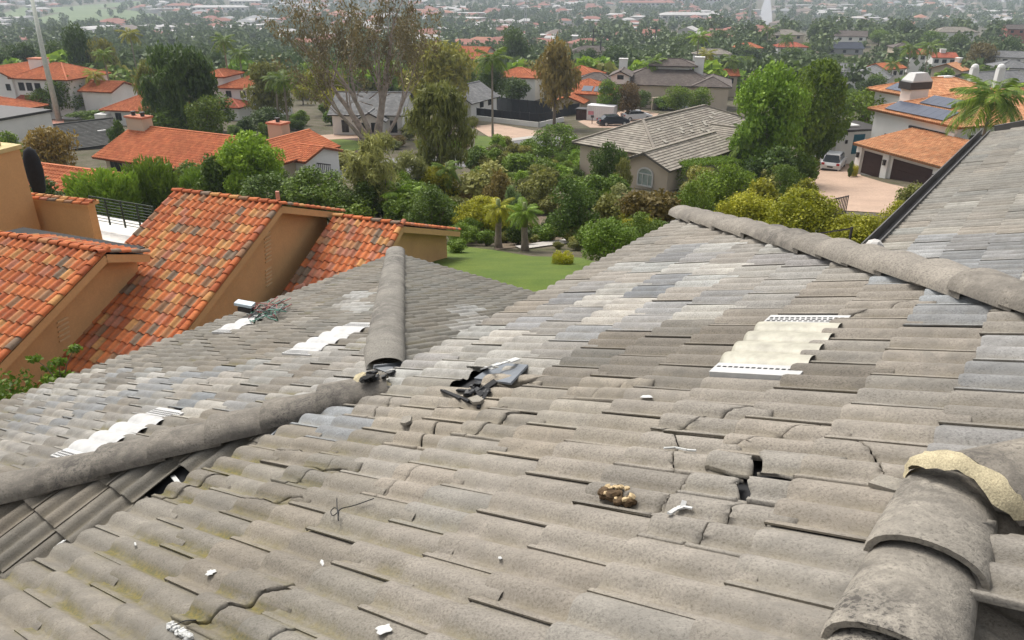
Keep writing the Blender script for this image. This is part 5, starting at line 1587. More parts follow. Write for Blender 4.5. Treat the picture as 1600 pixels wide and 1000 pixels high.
bal = thing('balcony', 'dark wooden balcony railing at the end of the small white outbuilding', 'balcony', tuple(atd(500, 262, 81)))
bp = atd(500, 262, 81)
for k in range(9): MB().bar((bp.x - .5 + k * .22, bp.y - k * .10, bp.z - .6), (bp.x - .5 + k * .22, bp.y - k * .10, bp.z + .5), .06, .06).build('baluster', TRIMD, bal, world=True)
for dz in (-.6, .5): MB().bar((bp.x - .6, bp.y + .05, bp.z + dz), (bp.x + 1.35, bp.y - .86, bp.z + dz), .1, .1).build('rail', TRIMD, bal, world=True)
# orange roof behind the tan chimney
h = House('house mostly hidden behind the tan chimney, its orange roof facing us', 112, 261, 57.5, -23)
h.gable(-12, 6.2, -5.5, 5.0, h.H, .38, STUCC, 'orange', True)
h2 = h
# dark grey flat-tiled roof
h = House('low grey house with a weathered dark grey flat-tiled roof', 100, 193, 108, 44)
h.gable(-6.5, 6.0, -6.2, 6.0, h.H, .36, GREYW, 'dark', False)
h.gable(-14.5, -6.2, -8.0, 3.0, h.H - 1.6, .36, GREYW, 'dark', False)
for x_, y_ in ((1, -3), (3.2, -3.4)): MB().box(x_, x_ + 1.1, y_, y_ + .9, h.H - 1.35, h.H - .98).build('skylight', TRIMW, h.t)
# white modern box with dark trim at the left border
h = House('white flat-roofed modern house with dark trim at the left border', 2, 176, 98, -22)
h.walls(-8, 3.6, -4, 4, h.H - .3, STUCW); MB().box(-8.1, 3.8, -4.2, 4.2, h.H - .3, h.H).build('roof_edge', TRIMD, h.t)
MB().box(-8.05, 3.7, -4.06, -3.9, h.H - 4.2, h.H - 3.7).build('dark_band', TRIMD, h.t)
h.win(-2.5, -4, h.H - 2.4, 3, 1.2, -90, frame=TRIMD); h.win(1.6, -4, h.H - 2.2, 1.2, .9, -90, frame=TRIMD)
# orange roof corner at the left border
h = House('white house at the left border with a bare orange roof corner', -8, 150, 125, -20)
h.hip(-9, 4.0, -5, 5, h.H, .36, STUCW, 'orange', True); h.win(0, -5, h.H - 3.6, 1.6, 1.2, -90)
# white house with apex roof and chimney
h = House('large white house on the left with a pyramid orange roof and white chimney', 82, 99, 148, -14)
h.hip(-5.6, 6.6, -4.5, 6, h.H, .40, STUCW, 'orange', True)
h.gable(-13, -5.4, -5, 3, h.H - .4, .42, STUCW, 'orange', True, axis='y')
h.chimney(-3.6, .5, h.H - 2.6, h.H + .7, 3.0, 2.0, STUCW, capm=MATS['terracotta_cap'])
for x_ in (-4.0, -2.2, -.3): h.win(x_, -4.5, h.H - 4.6, 1.3, 1.5, -90, frame=TRIMD)
h.win(-6.6, -5.02, h.H - 4.6, 1.0, 1.2, -90, frame=TRIMD); h.win(3.6, -4.5, h.H - 7.2, 1.6, 1.4, -90, frame=TRIMD)
roof_sheet('roof', [(-4.8, -6.4, h.H - 6.2), (1.0, -6.4, h.H - 6.2), (1.0, -4.5, h.H - 5.5), (-4.8, -4.5, h.H - 5.5)], 'red', h.t, True)
h.gable(8.0, 14.5, -3, 4, h.H - 3.0, .36, STUCW, 'orange', True)
gw = at(62, 186); ge = at(158, 176)
w_ = thing('garden_wall', 'long white garden wall below the large white house on the left', 'wall', tuple(gw))
MB().bar((gw.x, gw.y, gw.z + .4), (ge.x, ge.y, ge.z + .8), .3, 2.6).build('wall_panel', STUCW, w_, world=True); MB().bar((gw.x, gw.y, gw.z + 1.75), (ge.x, ge.y, ge.z + 2.15), .45, .14).build('coping', STUCC, w_, world=True)
# orange roofs around the weeping tree
h = House('white house with low orange hip roof left of the weeping tree', 218, 149, 138, -12)
h.hip(-4.6, 7, -4, 5, h.H, .40, STUCW, 'orange', True); h.win(-2, -4, h.H - 3.8, 1.2, 1.3, -90, frame=TRIMD)
MB().box(-5.6, -3.4, -5.6, -3.8, -3, h.H - 2.6).build('wall', STUCW, h.t)
h = House('white house with a small orange roof seen above another, left of the weeping tree', 226, 126, 158, -12)
h.hip(-4, 5, -4, 4, h.H, .36, STUCW, 'orange', True); h.win(-2.4, -4, h.H - 3.2, 1.0, 1.2, -90, frame=TRIMD); h.win(1, -4, h.H - 3.2, 1.0, 1.2, -90, frame=TRIMD)
h = House('white two-storey house with stacked orange roofs right of the weeping tree', 384, 118, 150, -12)
h.hip(-3.5, 6.5, -4, 5, h.H, .36, STUCW, 'orange', True); h.hip(-7.5, -3.2, -3, 3.5, h.H + 1.0, .36, STUCW, 'orange', True); h.hip(-6.5, 2.5, -8.5, -3.5, h.H - 3.6, .36, STUCW, 'red', True)
for x_, z_ in ((-1.8, 3.6), (1.2, 3.6), (3.8, 3.6)): h.win(x_, -4, h.H - z_, 1.1, 1.2, -90, frame=TRIMD)
h.win(-5, -3, h.H - 1.8, .8, .9, -90, frame=TRIMD)
# grey roof behind the gum tree
h = House('white house with a grey shingle roof and dark windows behind the gum trunks', 585, 143, 126, -3)
h.gable(-5.6, 5.6, -6.5, 5, h.H, .42, STUCW, 'grey', False); h.gable(-1.2, 3.0, -8.6, -2, h.H - 1.9, .5, STUCW, 'grey', False, axis='y')
for x_ in (-3.6, .1, 1.6, 4.2): h.win(x_, -8.6 if 0 < x_ < 2 else -6.5, h.H - 5.4, 1.1, 1.9, -90, frame=TRIMD)
h = House('white house with steep grey roof beside the small swimming pool', 727, 132, 150, 62)
h.gable(-5, 5, -4.2, 4.2, h.H, .55, STUCW, 'grey', False); h.win(-1, -4.2, h.H - 3.9, 1.4, 1.6, -90, frame=TRIMD); h.win(2.2, -4.2, h.H - 3.9, 1.4, 1.6, -90, frame=TRIMD); h.win(-5, 0, h.H - 3.0, 1.2, 1.5, 180, frame=TRIMD)
# orange houses behind the rust-brown gum
h = House('two-storey orange-roofed house behind the rust-brown gum tree', 905, 103, 184, -18)
h.hip(-4, 5, -4, 5, h.H, .4, STUCC, 'orange', True); h.win(0, -4, h.H - 3.4, 1.2, 1.4, -90); h.win(3, -4, h.H - 3.4, 1.2, 1.4, -90)
h = House('orange hip roof with two grey solar panels beside the container', 918, 124, 166, -18)
h.hip(-5.5, 6, -5, 6, h.H, .38, STUCC, 'orange', True)
for dx in (-.2, 2.4): 
    MB().slab([(dx, -4.6, h.H - 1.75), (dx + 2.2, -4.6, h.H - 1.75), (dx + 2.2, -2.6, h.H - .98), (dx, -2.6, h.H - .98)], .08).build('solar_panel', NAVY, h.t)
h.gable(-5, 1.2, -9.5, -4.6, h.H - 2.3, .36, STUCC, 'orange', True, axis='y')
h = House('white house with a low orange roof left of the rust-brown gum tree', 818, 106, 190, -16)
h.hip(-6, 4, -4, 5, h.H, .36, STUCW, 'orange', True); h.win(-4, -4, h.H - 3.6, 1.4, 1.3, -90); h.win(1, -4, h.H - 3.6, 1.4, 1.3, -90)
# large brown house
h = House('very large house with spreading brown roofs and two white chimneys', 1022, 104, 172, -14)
h.hip(-8, 14, -7, 7, h.H, .40, STUCB, 'brown', False); h.hip(-19, -6, -7.5, 4, h.H - 1.5, .38, STUCB, 'brown', False); h.hip(9.5, 16.5, -9, 3, h.H - 1.2, .38, STUCB, 'brown', False)
h.hip(-.5, 9, -1.5, 5, h.H + 1.6, .3, STUCW, 'brown', False, wall=False); h.walls(.2, 8.3, -1, 4.4, h.H + .8, STUCW, z0=h.H - 2)
h.gable(-8.5, -4.6, -8, -1.5, h.H - .2, .45, STUCW, 'brown', False, axis='y', z0=h.H - 3); h.gable(-12.8, -9.6, -8.6, -4, h.H - 2.6, .4, STUCW, 'brown', False, axis='y', z0=h.H - 5)
h.win(-11.2, -8.6, h.H - 4.4, 1.6, .8, -90, frame=TRIMD); h.win(-6.5, -8.0, h.H - 2.0, 1.4, .9, -90, frame=TRIMD)
h.chimney(-7.0, 1.0, h.H - 2, h.H + 1.3, 1.8, 1.1, STUCW); h.chimney(9.8, .2, h.H - 2, h.H + 2.1, 2.0, 1.4, STUCW)
h.door(5.5, -7, -.2, 6.0, 2.6, -90, DOORW, 4)
for k in range(5): MB().box(3.2 + k * .95, 3.85 + k * .95, -7.09, -7.04, 1.9, 2.25).build('door_light', GLASS, h.t)
cw, ce = at(1018, 172), at(1062, 168)
w_ = thing('garden_wall', 'tall cream garden wall in front of the large brown-roofed house', 'wall', tuple(cw))
MB().bar((cw.x, cw.y, cw.z + .8), (ce.x, ce.y, ce.z + .8), .35, 3.4).build('wall_panel', STUCC, w_, world=True); MB().box(ce.x - .4, ce.x + .4, ce.y - .4, ce.y + .4, ce.z - .5, ce.z + 2.8).build('pillar', STUCC, w_, world=True)
MB().bar((cw.x, cw.y, cw.z + 2.56), (ce.x, ce.y, ce.z + 2.56), .5, .14).build('coping', STUCC, w_, world=True)
# grey-tan flat tile house right of the middle
h = House('beige house with a mottled grey-tan flat-tiled roof and an arched window', 1052, 177, 81, 48)
h.hip(-10.2, 11, -4.4, 4.4, h.H, .42, STUCB, 'greytan', False)
c = h.loc(1012, 237, 70); c.x += 3.0
h.gable(c.x - 3.2, c.x + 9, c.y - 2.4, c.y + 2.4, c.z, .42, STUCB, 'greytan', False, over=.5)
wx, wy, wz = c.x - 3.2, c.y - .1, c.z - 3.1
f = MB(); pn = MB()
for k in range(9):
    a, b = math.pi * k / 9, math.pi * (k + 1) / 9
    f.bar((0, .8 * math.cos(a), 1.1 + .55 * math.sin(a)), (0, .8 * math.cos(b), 1.1 + .55 * math.sin(b)), .12, .14)
f.bar((0, -.8, 0), (0, -.8, 1.1), .12, .14); f.bar((0, .8, 0), (0, .8, 1.1), .12, .14); f.bar((0, -.8, 0), (0, .8, 0), .12, .14); f.bar((0, -.8, 1.1), (0, .8, 1.1), .07, .08); f.bar((0, -.3, 0), (0, -.3, 1.1), .06, .06); f.bar((0, .3, 0), (0, .3, 1.1), .06, .06)
fo = f.build('arched_window', TRIMW, h.t, loc=(wx - .06, wy, wz))
pn.prism([(-.72 + .0, 0)] if False else [(.75 * math.cos(math.pi * k / 8), .52 * math.sin(math.pi * k / 8)) for k in range(9)] + [(-.75, -1.1), (.75, -1.1)], -.02, .02)
pp_ = pn.build('pane', simple('pale_green_glass', (.28, .33, .30), .2), fo); pp_.rotation_euler = (math.pi / 2, 0, math.pi / 2); pp_.location = (.03, 0, 1.1)
h.door(-10.2, -1.0, -.3, 5.0, 2.4, 180, DOORW, 4)
for k in range(5): MB().box(-10.3, -10.26, -2.9 + k * .85, -2.3 + k * .85, 1.75, 2.0).build('door_light', GLASS, h.t)
PALET = simple('pale_tile_grey', (.36, .33, .28), .9)
h.gable(0, 6, -8.5, -3, h.H - 1.2, .42, STUCB, 'greytan', False, axis='y', over=.4)
for k in range(12):
    q = hrng.uniform(-8, 6); MB().slab([(q, -4 + k * .2, h.H - 1.62 + k * .08 + .09), (q + .5, -4 + k * .2, h.H - 1.62 + k * .08 + .09), (q + .5, -3.6 + k * .2, h.H - 1.46 + k * .08 + .09), (q, -3.6 + k * .2, h.H - 1.46 + k * .08 + .09)], .03).build('pale_tile', PALET, h.t)
# white house with peach tiles, garage and solar panels at the right
h = House('white two-storey house with peach tile roof, solar panels and dark garage doors', 1497, 207, 78, 19)
L0 = Vector((0, 0, h.H))           # this point is the eave corner: local origin sits below it
zr = h.H + 3.2
h.hip(.8, 22, .8, 12.4, zr - .5, .36, STUCW, 'peach', True, over=.6)
h.hip(7.5, 19, 12.4, 20, zr - .3, .34, STUCW, 'peach', True, over=.8)
ZE_ = zr - .5 - .36 * 6.4
def on_left_slope(y, up): return Vector((up, y, ZE_ + (up - .2) * .36 + .26))
for (ya, yb, ua, ub_) in ((2.6, 10.8, .5, 2.5), (4.2, 8.4, 2.9, 4.8)):
    n_ = int((yb - ya) / 1.05)
    for k in range(n_):
        y0_ = ya + k * (yb - ya) / n_; y1_ = y0_ + (yb - ya) / n_ - .02
        MB().slab([on_left_slope(y0_, ua), on_left_slope(y1_, ua), on_left_slope(y1_, ub_), on_left_slope(y0_, ub_)], .06).build('solar_panel', NAVY, h.t)
ZB_ = zr - .3 - .34 * 4.6
for k in range(4):
    y0_ = 14.2 + k * 1.0
    MB().slab([(7.2, y0_, ZB_ + .36), (7.2, y0_ + .97, ZB_ + .36), (9.0, y0_ + .97, ZB_ + .97), (9.0, y0_, ZB_ + .97)], .06).build('solar_panel', NAVY, h.t)
c = Vector((5.0, 11.6, h.H + 1.7)); h.chimney(c.x + .2, c.y, h.H - 3, c.z + 1.3, 2.6, 1.5, STUCW, capm=TRIMW, hat=1)
MB().box(c.x - 1.45, c.x + 1.65, c.y - .9, c.y + .9, c.z + .9, c.z + 1.7).build('chimney_band', TRIMD, h.t)
c = h.loc(1474, 140, 96); h.chimney(c.x, c.y, h.H - 1, c.z + .3, 2.4, 1.5, STUCW, capm=TRIMW, hat=1); MB().box(c.x - 1.35, c.x + 1.35, c.y - .9, c.y + .9, c.z - .1, c.z + .4).build('chimney_band', TRIMD, h.t)
# balcony opening in the upper wall (shade drawn as flat dark panels; posts and beam)
MB().box(.72, .80, .9, 5.4, h.H - 2.5, h.H - .5).build('balcony_shade_panel', GLASS, h.t)
MB().box(.55, .80, .85, 1.7, h.H - 5, h.H - .3).build('pillar', STUCW, h.t); MB().box(.5, .82, .8, 1.75, h.H - 1.35, h.H - 1.1).build('pillar_band', TRIMD, h.t); MB().box(.5, .82, 5.0, 6.9, h.H - .75, h.H - .5).build('beam', TRIMD, h.t)
MB().box(.45, .80, 1.7, 5.6, h.H - 3.2, h.H - 2.5).build('parapet', STUCW, h.t)
MB().box(2.6, 8, .70, .80, h.H - 2.4, h.H - .6).build('balcony_shade_panel', GLASS, h.t); MB().box(3.6, 6.8, .6, .82, h.H - 1.4, h.H - 1.15).build('beam', TRIMD, h.t)
h.win(.8, 9.5, h.H - 3.2, 1.6, 1.2, 180, frame=TRIMD)
# garage wing
gx0, gx1, gy0, gy1, gze = -6.4, .7, -4.8, 6.1, h.H - 1.85
roof_sheet('roof', [(gx0 - .7, gy1 + .3, gze), (gx0 - .7, gy0 - .7, gze), (gx1, gy0 + 3.4, gze + 1.15), (gx1, gy1 + .3, gze + 1.15)], 'peach', h.t, True)
roof_sheet('roof', [(gx0 - .7, gy0 - .7, gze), (gx1, gy0 - .7, gze), (gx1, gy0 + 3.4, gze + 1.15)], 'peach', h.t, True)
h.walls(gx0, gx1, gy0, gy1, gze + .15, STUCW)
gb = gze - 2.95
for (ya, yb) in ((2.7, 5.3), (-4.1, 1.2)):
    h.door(gx0, (ya + yb) / 2, gb, yb - ya, 2.35, 180, DOORB, 5)
for y_ in (gy1 - .3, 1.95, gy0 + .35):
    MB().box(gx0 - .30, gx0, y_ - .38, y_ + .38, gb - 1, gze - .1).build('pillar', STUCW, h.t)
    la = MB(); la.box(gx0 - .52, gx0 - .30, y_ - .12, y_ + .12, gb + 1.55, gb + 2.0); la.box(gx0 - .56, gx0 - .30, y_ - .16, y_ + .16, gb + 2.0, gb + 2.08); la.build('wall_lamp', TRIMD, h.t)
MB().box(gx0 - .1, gx0, gy0 + .7, 1.5, gb + 2.42, gb + 2.62).build('door_lintel', TRIMW, h.t)
# shed with a teal door
h = House('small white outbuilding with a teal door and two wall lamps', 1326, 197, 92, 14, name='outbuilding')
h.walls(-2.8, 2.8, -2, 2.5, h.H - .2, STUCW); MB().box(-3.2, 3.2, -2.4, 2.9, h.H - .2, h.H + .05).build('roof', TRIMD, h.t); MB().box(-1.2, .8, -1, 1, h.H + .05, h.H + .25).build('skylight', TRIMW, h.t)
h.door(.2, -2, h.H - 2.9, 1.5, 2.3, -90, TEAL, 1, 'door')
for x_ in (-1.5, 1.8): MB().box(x_ - .12, x_ + .12, -2.16, -2, h.H - 1.6, h.H - 1.2).build('wall_lamp', TRIMD, h.t)
# white houses with grey roofs, right
h = House('white house with light grey gabled roofs between the round trees and queen palms', 1322, 99, 232, -32)
h.gable(-7, 3, -5, 5, h.H, .36, STUCW, 'grey', False); h.gable(1, 13, -8, 3, h.H - .6, .36, STUCW, 'grey', False, axis='y')
h.win(-4, -5, h.H - 4.2, 2.2, 1.6, -90, frame=TRIMD); h.win(5, -8, h.H - 4.2, 2.4, 2.0, -90, frame=TRIMD); h.win(9, -8, h.H - 4.2, 1.6, 1.4, -90, frame=TRIMD)
for lab, px, py, dep, rot, L, W, pal, wm, kind in (
    ('white gabled house with dark windows high on the right', 1330, 48, 400, -20, 15, 12, 'brown', STUCW, 'g'),
    ('house under a wide dark navy solar roof on the right', 1316, 66, 370, -6, 17, 12, 'navy', GREYW, 'g'),
    ('pale house with a flat hip roof left of the far white gable', 1228, 46, 420, -4, 17, 12, 'greytan', STUCC, 'h'),
    ('small red-roofed house behind the far left palms', 1236, 66, 330, -6, 12, 8, 'red', STUCW, 'h'),
    ('orange-roofed house by the far road', 1170, 54, 330, -6, 11, 9, 'orange', STUCC, 'h'),
    ('brown pyramid-roofed house right of the queen palms', 1412, 62, 330, -8, 9, 9, 'brown', STUCC, 'h'),
    ('red-roofed house with a white chimney, left of a pair', 1440, 71, 300, -8, 9, 8, 'red', STUCW, 'h'),
    ('red-roofed house with a white chimney, right of a pair', 1474, 76, 280, -8, 8, 7, 'red', STUCW, 'g'),
    ('peach-roofed house behind the white chimneys', 1490, 98, 220, 40, 8, 8, 'peach', STUCC, 'g'),
    ('white house with an orange gable beside the queen palms', 1385, 98, 235, 30, 9, 7, 'orange', STUCW, 'g'),
    ('long pale flat-roofed house below the right skyline', 1492, 42, 440, -6, 22, 12, 'greytan', STUCW, 'h'),
    ('brick-red house at the right border', 1592, 36, 420, -6, 14, 10, 'brown', simple('brick_red_wall', (.3, .12, .09), .9), 'g'),
    ('white house cut by the right border', 1574, 62, 280, -20, 12, 9, 'grey', STUCW, 'g'),
    ('house with grey gables behind the palm at the right', 1548, 112, 150, 20, 13, 8, 'grey', GREYW, 'g'),
    ('small orange-roofed building beside the drooping palm', 1120, 108, 200, -6, 10, 6, 'orange', STUCC, 'g'),
    ('pale brown-roofed house above the dark trees in the centre', 925, 64, 330, -8, 16, 10, 'brown', STUCC, 'h'),
    ('white box-roofed house behind the brown-roofed one', 1112, 76, 300, -8, 14, 8, 'greytan', STUCW, 'h'),
    ('white house behind the far end of the peach roof', 1585, 84, 210, -10, 9, 8, 'grey', STUCW, 'h'),
    ('orange-tiled cluster house seen right of the gum crown', 742, 66, 330, -20, 14, 10, 'orange', STUCC, 'g'),
    ('orange-tiled cluster house lower right of the gum crown', 748, 82, 290, -30, 12, 9, 'orange', STUCC, 'g'),
    ('white house with dark window under an eave above the black fence', 805, 112, 200, -20, 9, 8, 'brown', STUCW, 'g')):
    h = House(lab, px, py, dep, rot)
    if h.H < 3.2: h.H = 3.2 + .1 * L
    zr = min(h.H, 7.5 + .12 * L)
    (h.gable if kind == 'g' else h.hip)(-L / 2, L / 2, -W / 2, W / 2, zr, .36, wm, pal, pal in ('orange', 'red', 'peach'))
    ze = zr - .36 * W / 2
    for k in range(3):
        h.win(-L / 2 + L * (k + .5) / 3, -W / 2, ze - 2.1, 1.5, 1.3, -90, frame=TRIMD)
    if 'chimney' in lab: h.chimney(0 if 'right' in lab else L / 2 - 1, 0, zr - 1, zr + 1.0, 1.8, 1.3, STUCW)
# white chimneys on the right skyline of roofs
for px, lab in ((1522, 'white round-topped chimney behind the peach roof, left of a pair'), (1563, 'white round-topped chimney behind the peach roof, right of a pair')):
    c = atd(px, 112, 130); t = thing('chimney_stack', lab, 'chimney', (c.x, c.y, gz(c.y, c.x)))
    MB().box(c.x - .55, c.x + .55, c.y - .5, c.y + .5, gz(c.y, c.x) - 1, c.z + .5).build('stack', STUCW, t, world=True); MB().lathe([(.62, 0), (.62, .25), (.45, .6), (.1, .8)], 10, (c.x, c.y, c.z + .5)).build('cowl', STUCW, t, world=True)
# ------------------------------------------------------------------ fences, container, cars
BLK = simple('black_fence_mesh', (.018, .019, .024), .8, .2, 2)
def fence(label, pts, hh, base_h=.0, basemat=None):
    p0 = at(*pts[0]); t = thing('fence', label, 'fence', tuple(p0))
    for a, b in zip(pts[:-1], pts[1:]):
        A_, B_ = at(*a), at(*b); n_ = max(2, int((B_ - A_).length / 2.2))
        for k in range(n_):
            q0, q1 = A_.lerp(B_, k / n_), A_.lerp(B_, (k + 1) / n_)
            MB().bar((q0.x, q0.y, q0.z + base_h + hh / 2), (q1.x, q1.y, q1.z + base_h + hh / 2), .05, hh - .05).build('panel', BLK, t, world=True)
            MB().bar((q0.x, q0.y, q0.z - .2), (q0.x, q0.y, q0.z + base_h + hh + .08), .09, .09).build('post', TRIMD, t, world=True)
        if base_h: MB().bar((A_.x, A_.y, A_.z + base_h / 2 - .3), (B_.x, B_.y, B_.z + base_h / 2 - .3), .25, base_h + .5).build('base_wall', basemat or STUCW, t, world=True)
fence('tall black screen fence behind the pool lawn', [(748, 166), (800, 176), (862, 182)], 2.8)
fence('black screen fence on a low white wall along the driveway', [(745, 188), (842, 199), (880, 190)], 1.4, .9)
fence('black screen between the orange gable and the container', [(880, 182), (905, 178)], 2.2)
c = at(940, 188); rot = math.radians(-24)
t = thing('storage_container', 'white box storage container standing on the driveway', 'container', tuple(c), rot)
m = MB(); m.box(-2.6, 2.6, -1.25, 1.25, .12, 2.75); m.build('body', simple('container_white', (.66, .65, .66), .6, .04), t)
for k in range(12): MB().box(-2.5 + k * .42, -2.35 + k * .42, -1.29, -1.25, .2, 2.65).build('rib', MATS['container_white'], t)
MB().box(-2.62, 2.62, -1.27, 1.27, 2.75, 2.82).build('lid', MATS['container_white'], t)
MB().box(-2.3, -1.2, -1.31, -1.29, 1.1, 1.8).build('red_sticker', simple('pinkish_label', (.55, .22, .26), .6), t)
c = at(915, 187); t = thing('shed', 'dark brown box shed left of the white container', 'shed', tuple(c), rot)
m = MB(); m.box(-1.6, 1.5, -1, 1, 0, 2.0); m.build('body', DOORB, t); MB().box(-1.75, 1.65, -1.15, 1.15, 2.0, 2.12).build('roof', TRIMD, t)
for k in range(6): MB().box(-1.5 + k * .5, -1.08 + k * .5, -1.03, -1, .1, 1.9).build('plank', simple('brown_planks', (.07, .035, .03), .7) if k == 0 else MATS['brown_planks'], t)
c = at(925, 194); t = thing('mailbox', 'small dark post box on a post at the driveway edge', 'mailbox', tuple(c))
MB().box(-.06, .06, -.06, .06, -.2, 1.2).build('post', TRIMD, t); MB().box(-.25, .25, -.3, .3, 1.2, 1.6).build('box', TRIMD, t)
def car(label, px, py, rot, paint, suv=False, sc=1.0):
    c = at(px, py, .05); t = thing('parked_car', label, 'car', tuple(c), math.radians(rot), scale=(sc, sc, sc))
    L, W = 4.5, .9; zt = 1.62 if suv else 1.42
    side = [(-2.2, .35), (-2.25, .75), (-2.1, 1.0), (-1.0, 1.05 if not suv else 1.1), (1.0, 1.05), (1.6, .98), (2.15, .8), (2.25, .5), (2.2, .3)]
    def loft(prof, ws, bev):
        vs, fs = [], []; n = len(prof)
        for k, w in enumerate(ws):
            for (x, z) in prof: vs.append((x * (1 - bev[k]), w, z - (bev[k] * .5 if z > .6 else 0)))
        for k in range(len(ws) - 1):
            for i in range(n): fs.append((k * n + i, k * n + (i + 1) % n, (k + 1) * n + (i + 1) % n, (k + 1) * n + i))
        fs.append(tuple(range(n))); fs.append(tuple(range((len(ws) - 1) * n + n - 1, (len(ws) - 1) * n - 1, -1))); return vs, fs
    v, f = loft(side, (-W, -W * .8, W * .8, W), (.04, 0, 0, .04)); link('body', mesh_from('body', v, f, paint), t)
    b = -1.9 if suv else -1.6
    cab = [(b - .15, 1.0), (b + .30, zt - .02), (b + .7, zt), (.35, zt), (.75, zt - .12), (1.35, 1.0)]
    v, f = loft(cab, (-W * .86, -W * .72, W * .72, W * .86), (.08, 0, 0, .08)); link('cabin', mesh_from('cabin', v, f, GLASS), t)
    r_ = MB(); r_.box(b + .35, .5, -W * .70, W * .70, zt - .01, zt + .04)
    r_.build('roof', paint, t)
    for x in (b + .30, -.55, .72): 
        for sy in (-1, 1): MB().bar((x - .18 if x < 0 else x + .45, sy * W * .84, 1.02), (x, sy * W * .72, zt), .07, .06).build('pillar', paint, t)
    for sx in (-1.35, 1.38):
        for sy in (-1, 1):
            w_ = MB(); w_.tube([(sx, sy * (W - .18), .33), (sx, sy * (W + .01), .33)], .33, 16); wo = w_.build('wheel', BLACK, t)
            MB().tube([(sx, sy * (W - .02), .33), (sx, sy * (W + .02), .33)], .20, 10).build('rim', simple('alloy', (.5, .5, .5), .3, metal=.6) if 'alloy' not in MATS else MATS['alloy'], wo)
    for sy in (-1, 1):
        MB().box(2.17, 2.25, sy * W * .72 - .18, sy * W * .72 + .18, .62, .78).build('headlight', TRIMW, t)
        MB().box(-2.27, -2.15, sy * W * .76 - .14, sy * W * .76 + .14, .78, .98).build('tail_light', simple('tail_red', (.35, .02, .02), .3) if 'tail_red' not in MATS else MATS['tail_red'], t)
        MB().box(.75, .95, sy * (W + .04) - .07, sy * (W + .04) + .07, 1.0, 1.14).build('mirror', paint, t)
    MB().box(-2.28, -2.24, -.26, .26, .55, .68).build('number_plate', TRIMD, t)
    MB().box(-2.28, 2.26, -W * .8, W * .8, .26, .42).build('bumper', TRIMD, t)
WPAINT = simple('white_car_paint', (.60, .60, .60), .25, .02); DPAINT = simple('dark_car_paint', (.02, .024, .035), .2, .05)
car('white hatchback seen from behind on the pink driveway', 1301, 264, 60, WPAINT, True, 1.15)
car('dark saloon parked at the end of the street', 958, 196, 12, DPAINT, False, 1.25)
car('white saloon parked behind the dark one', 994, 188, 14, WPAINT, False, 1.25)
car('dark car half hidden beside the small white outbuilding', 488, 243, -26, DPAINT, False, 1.0)

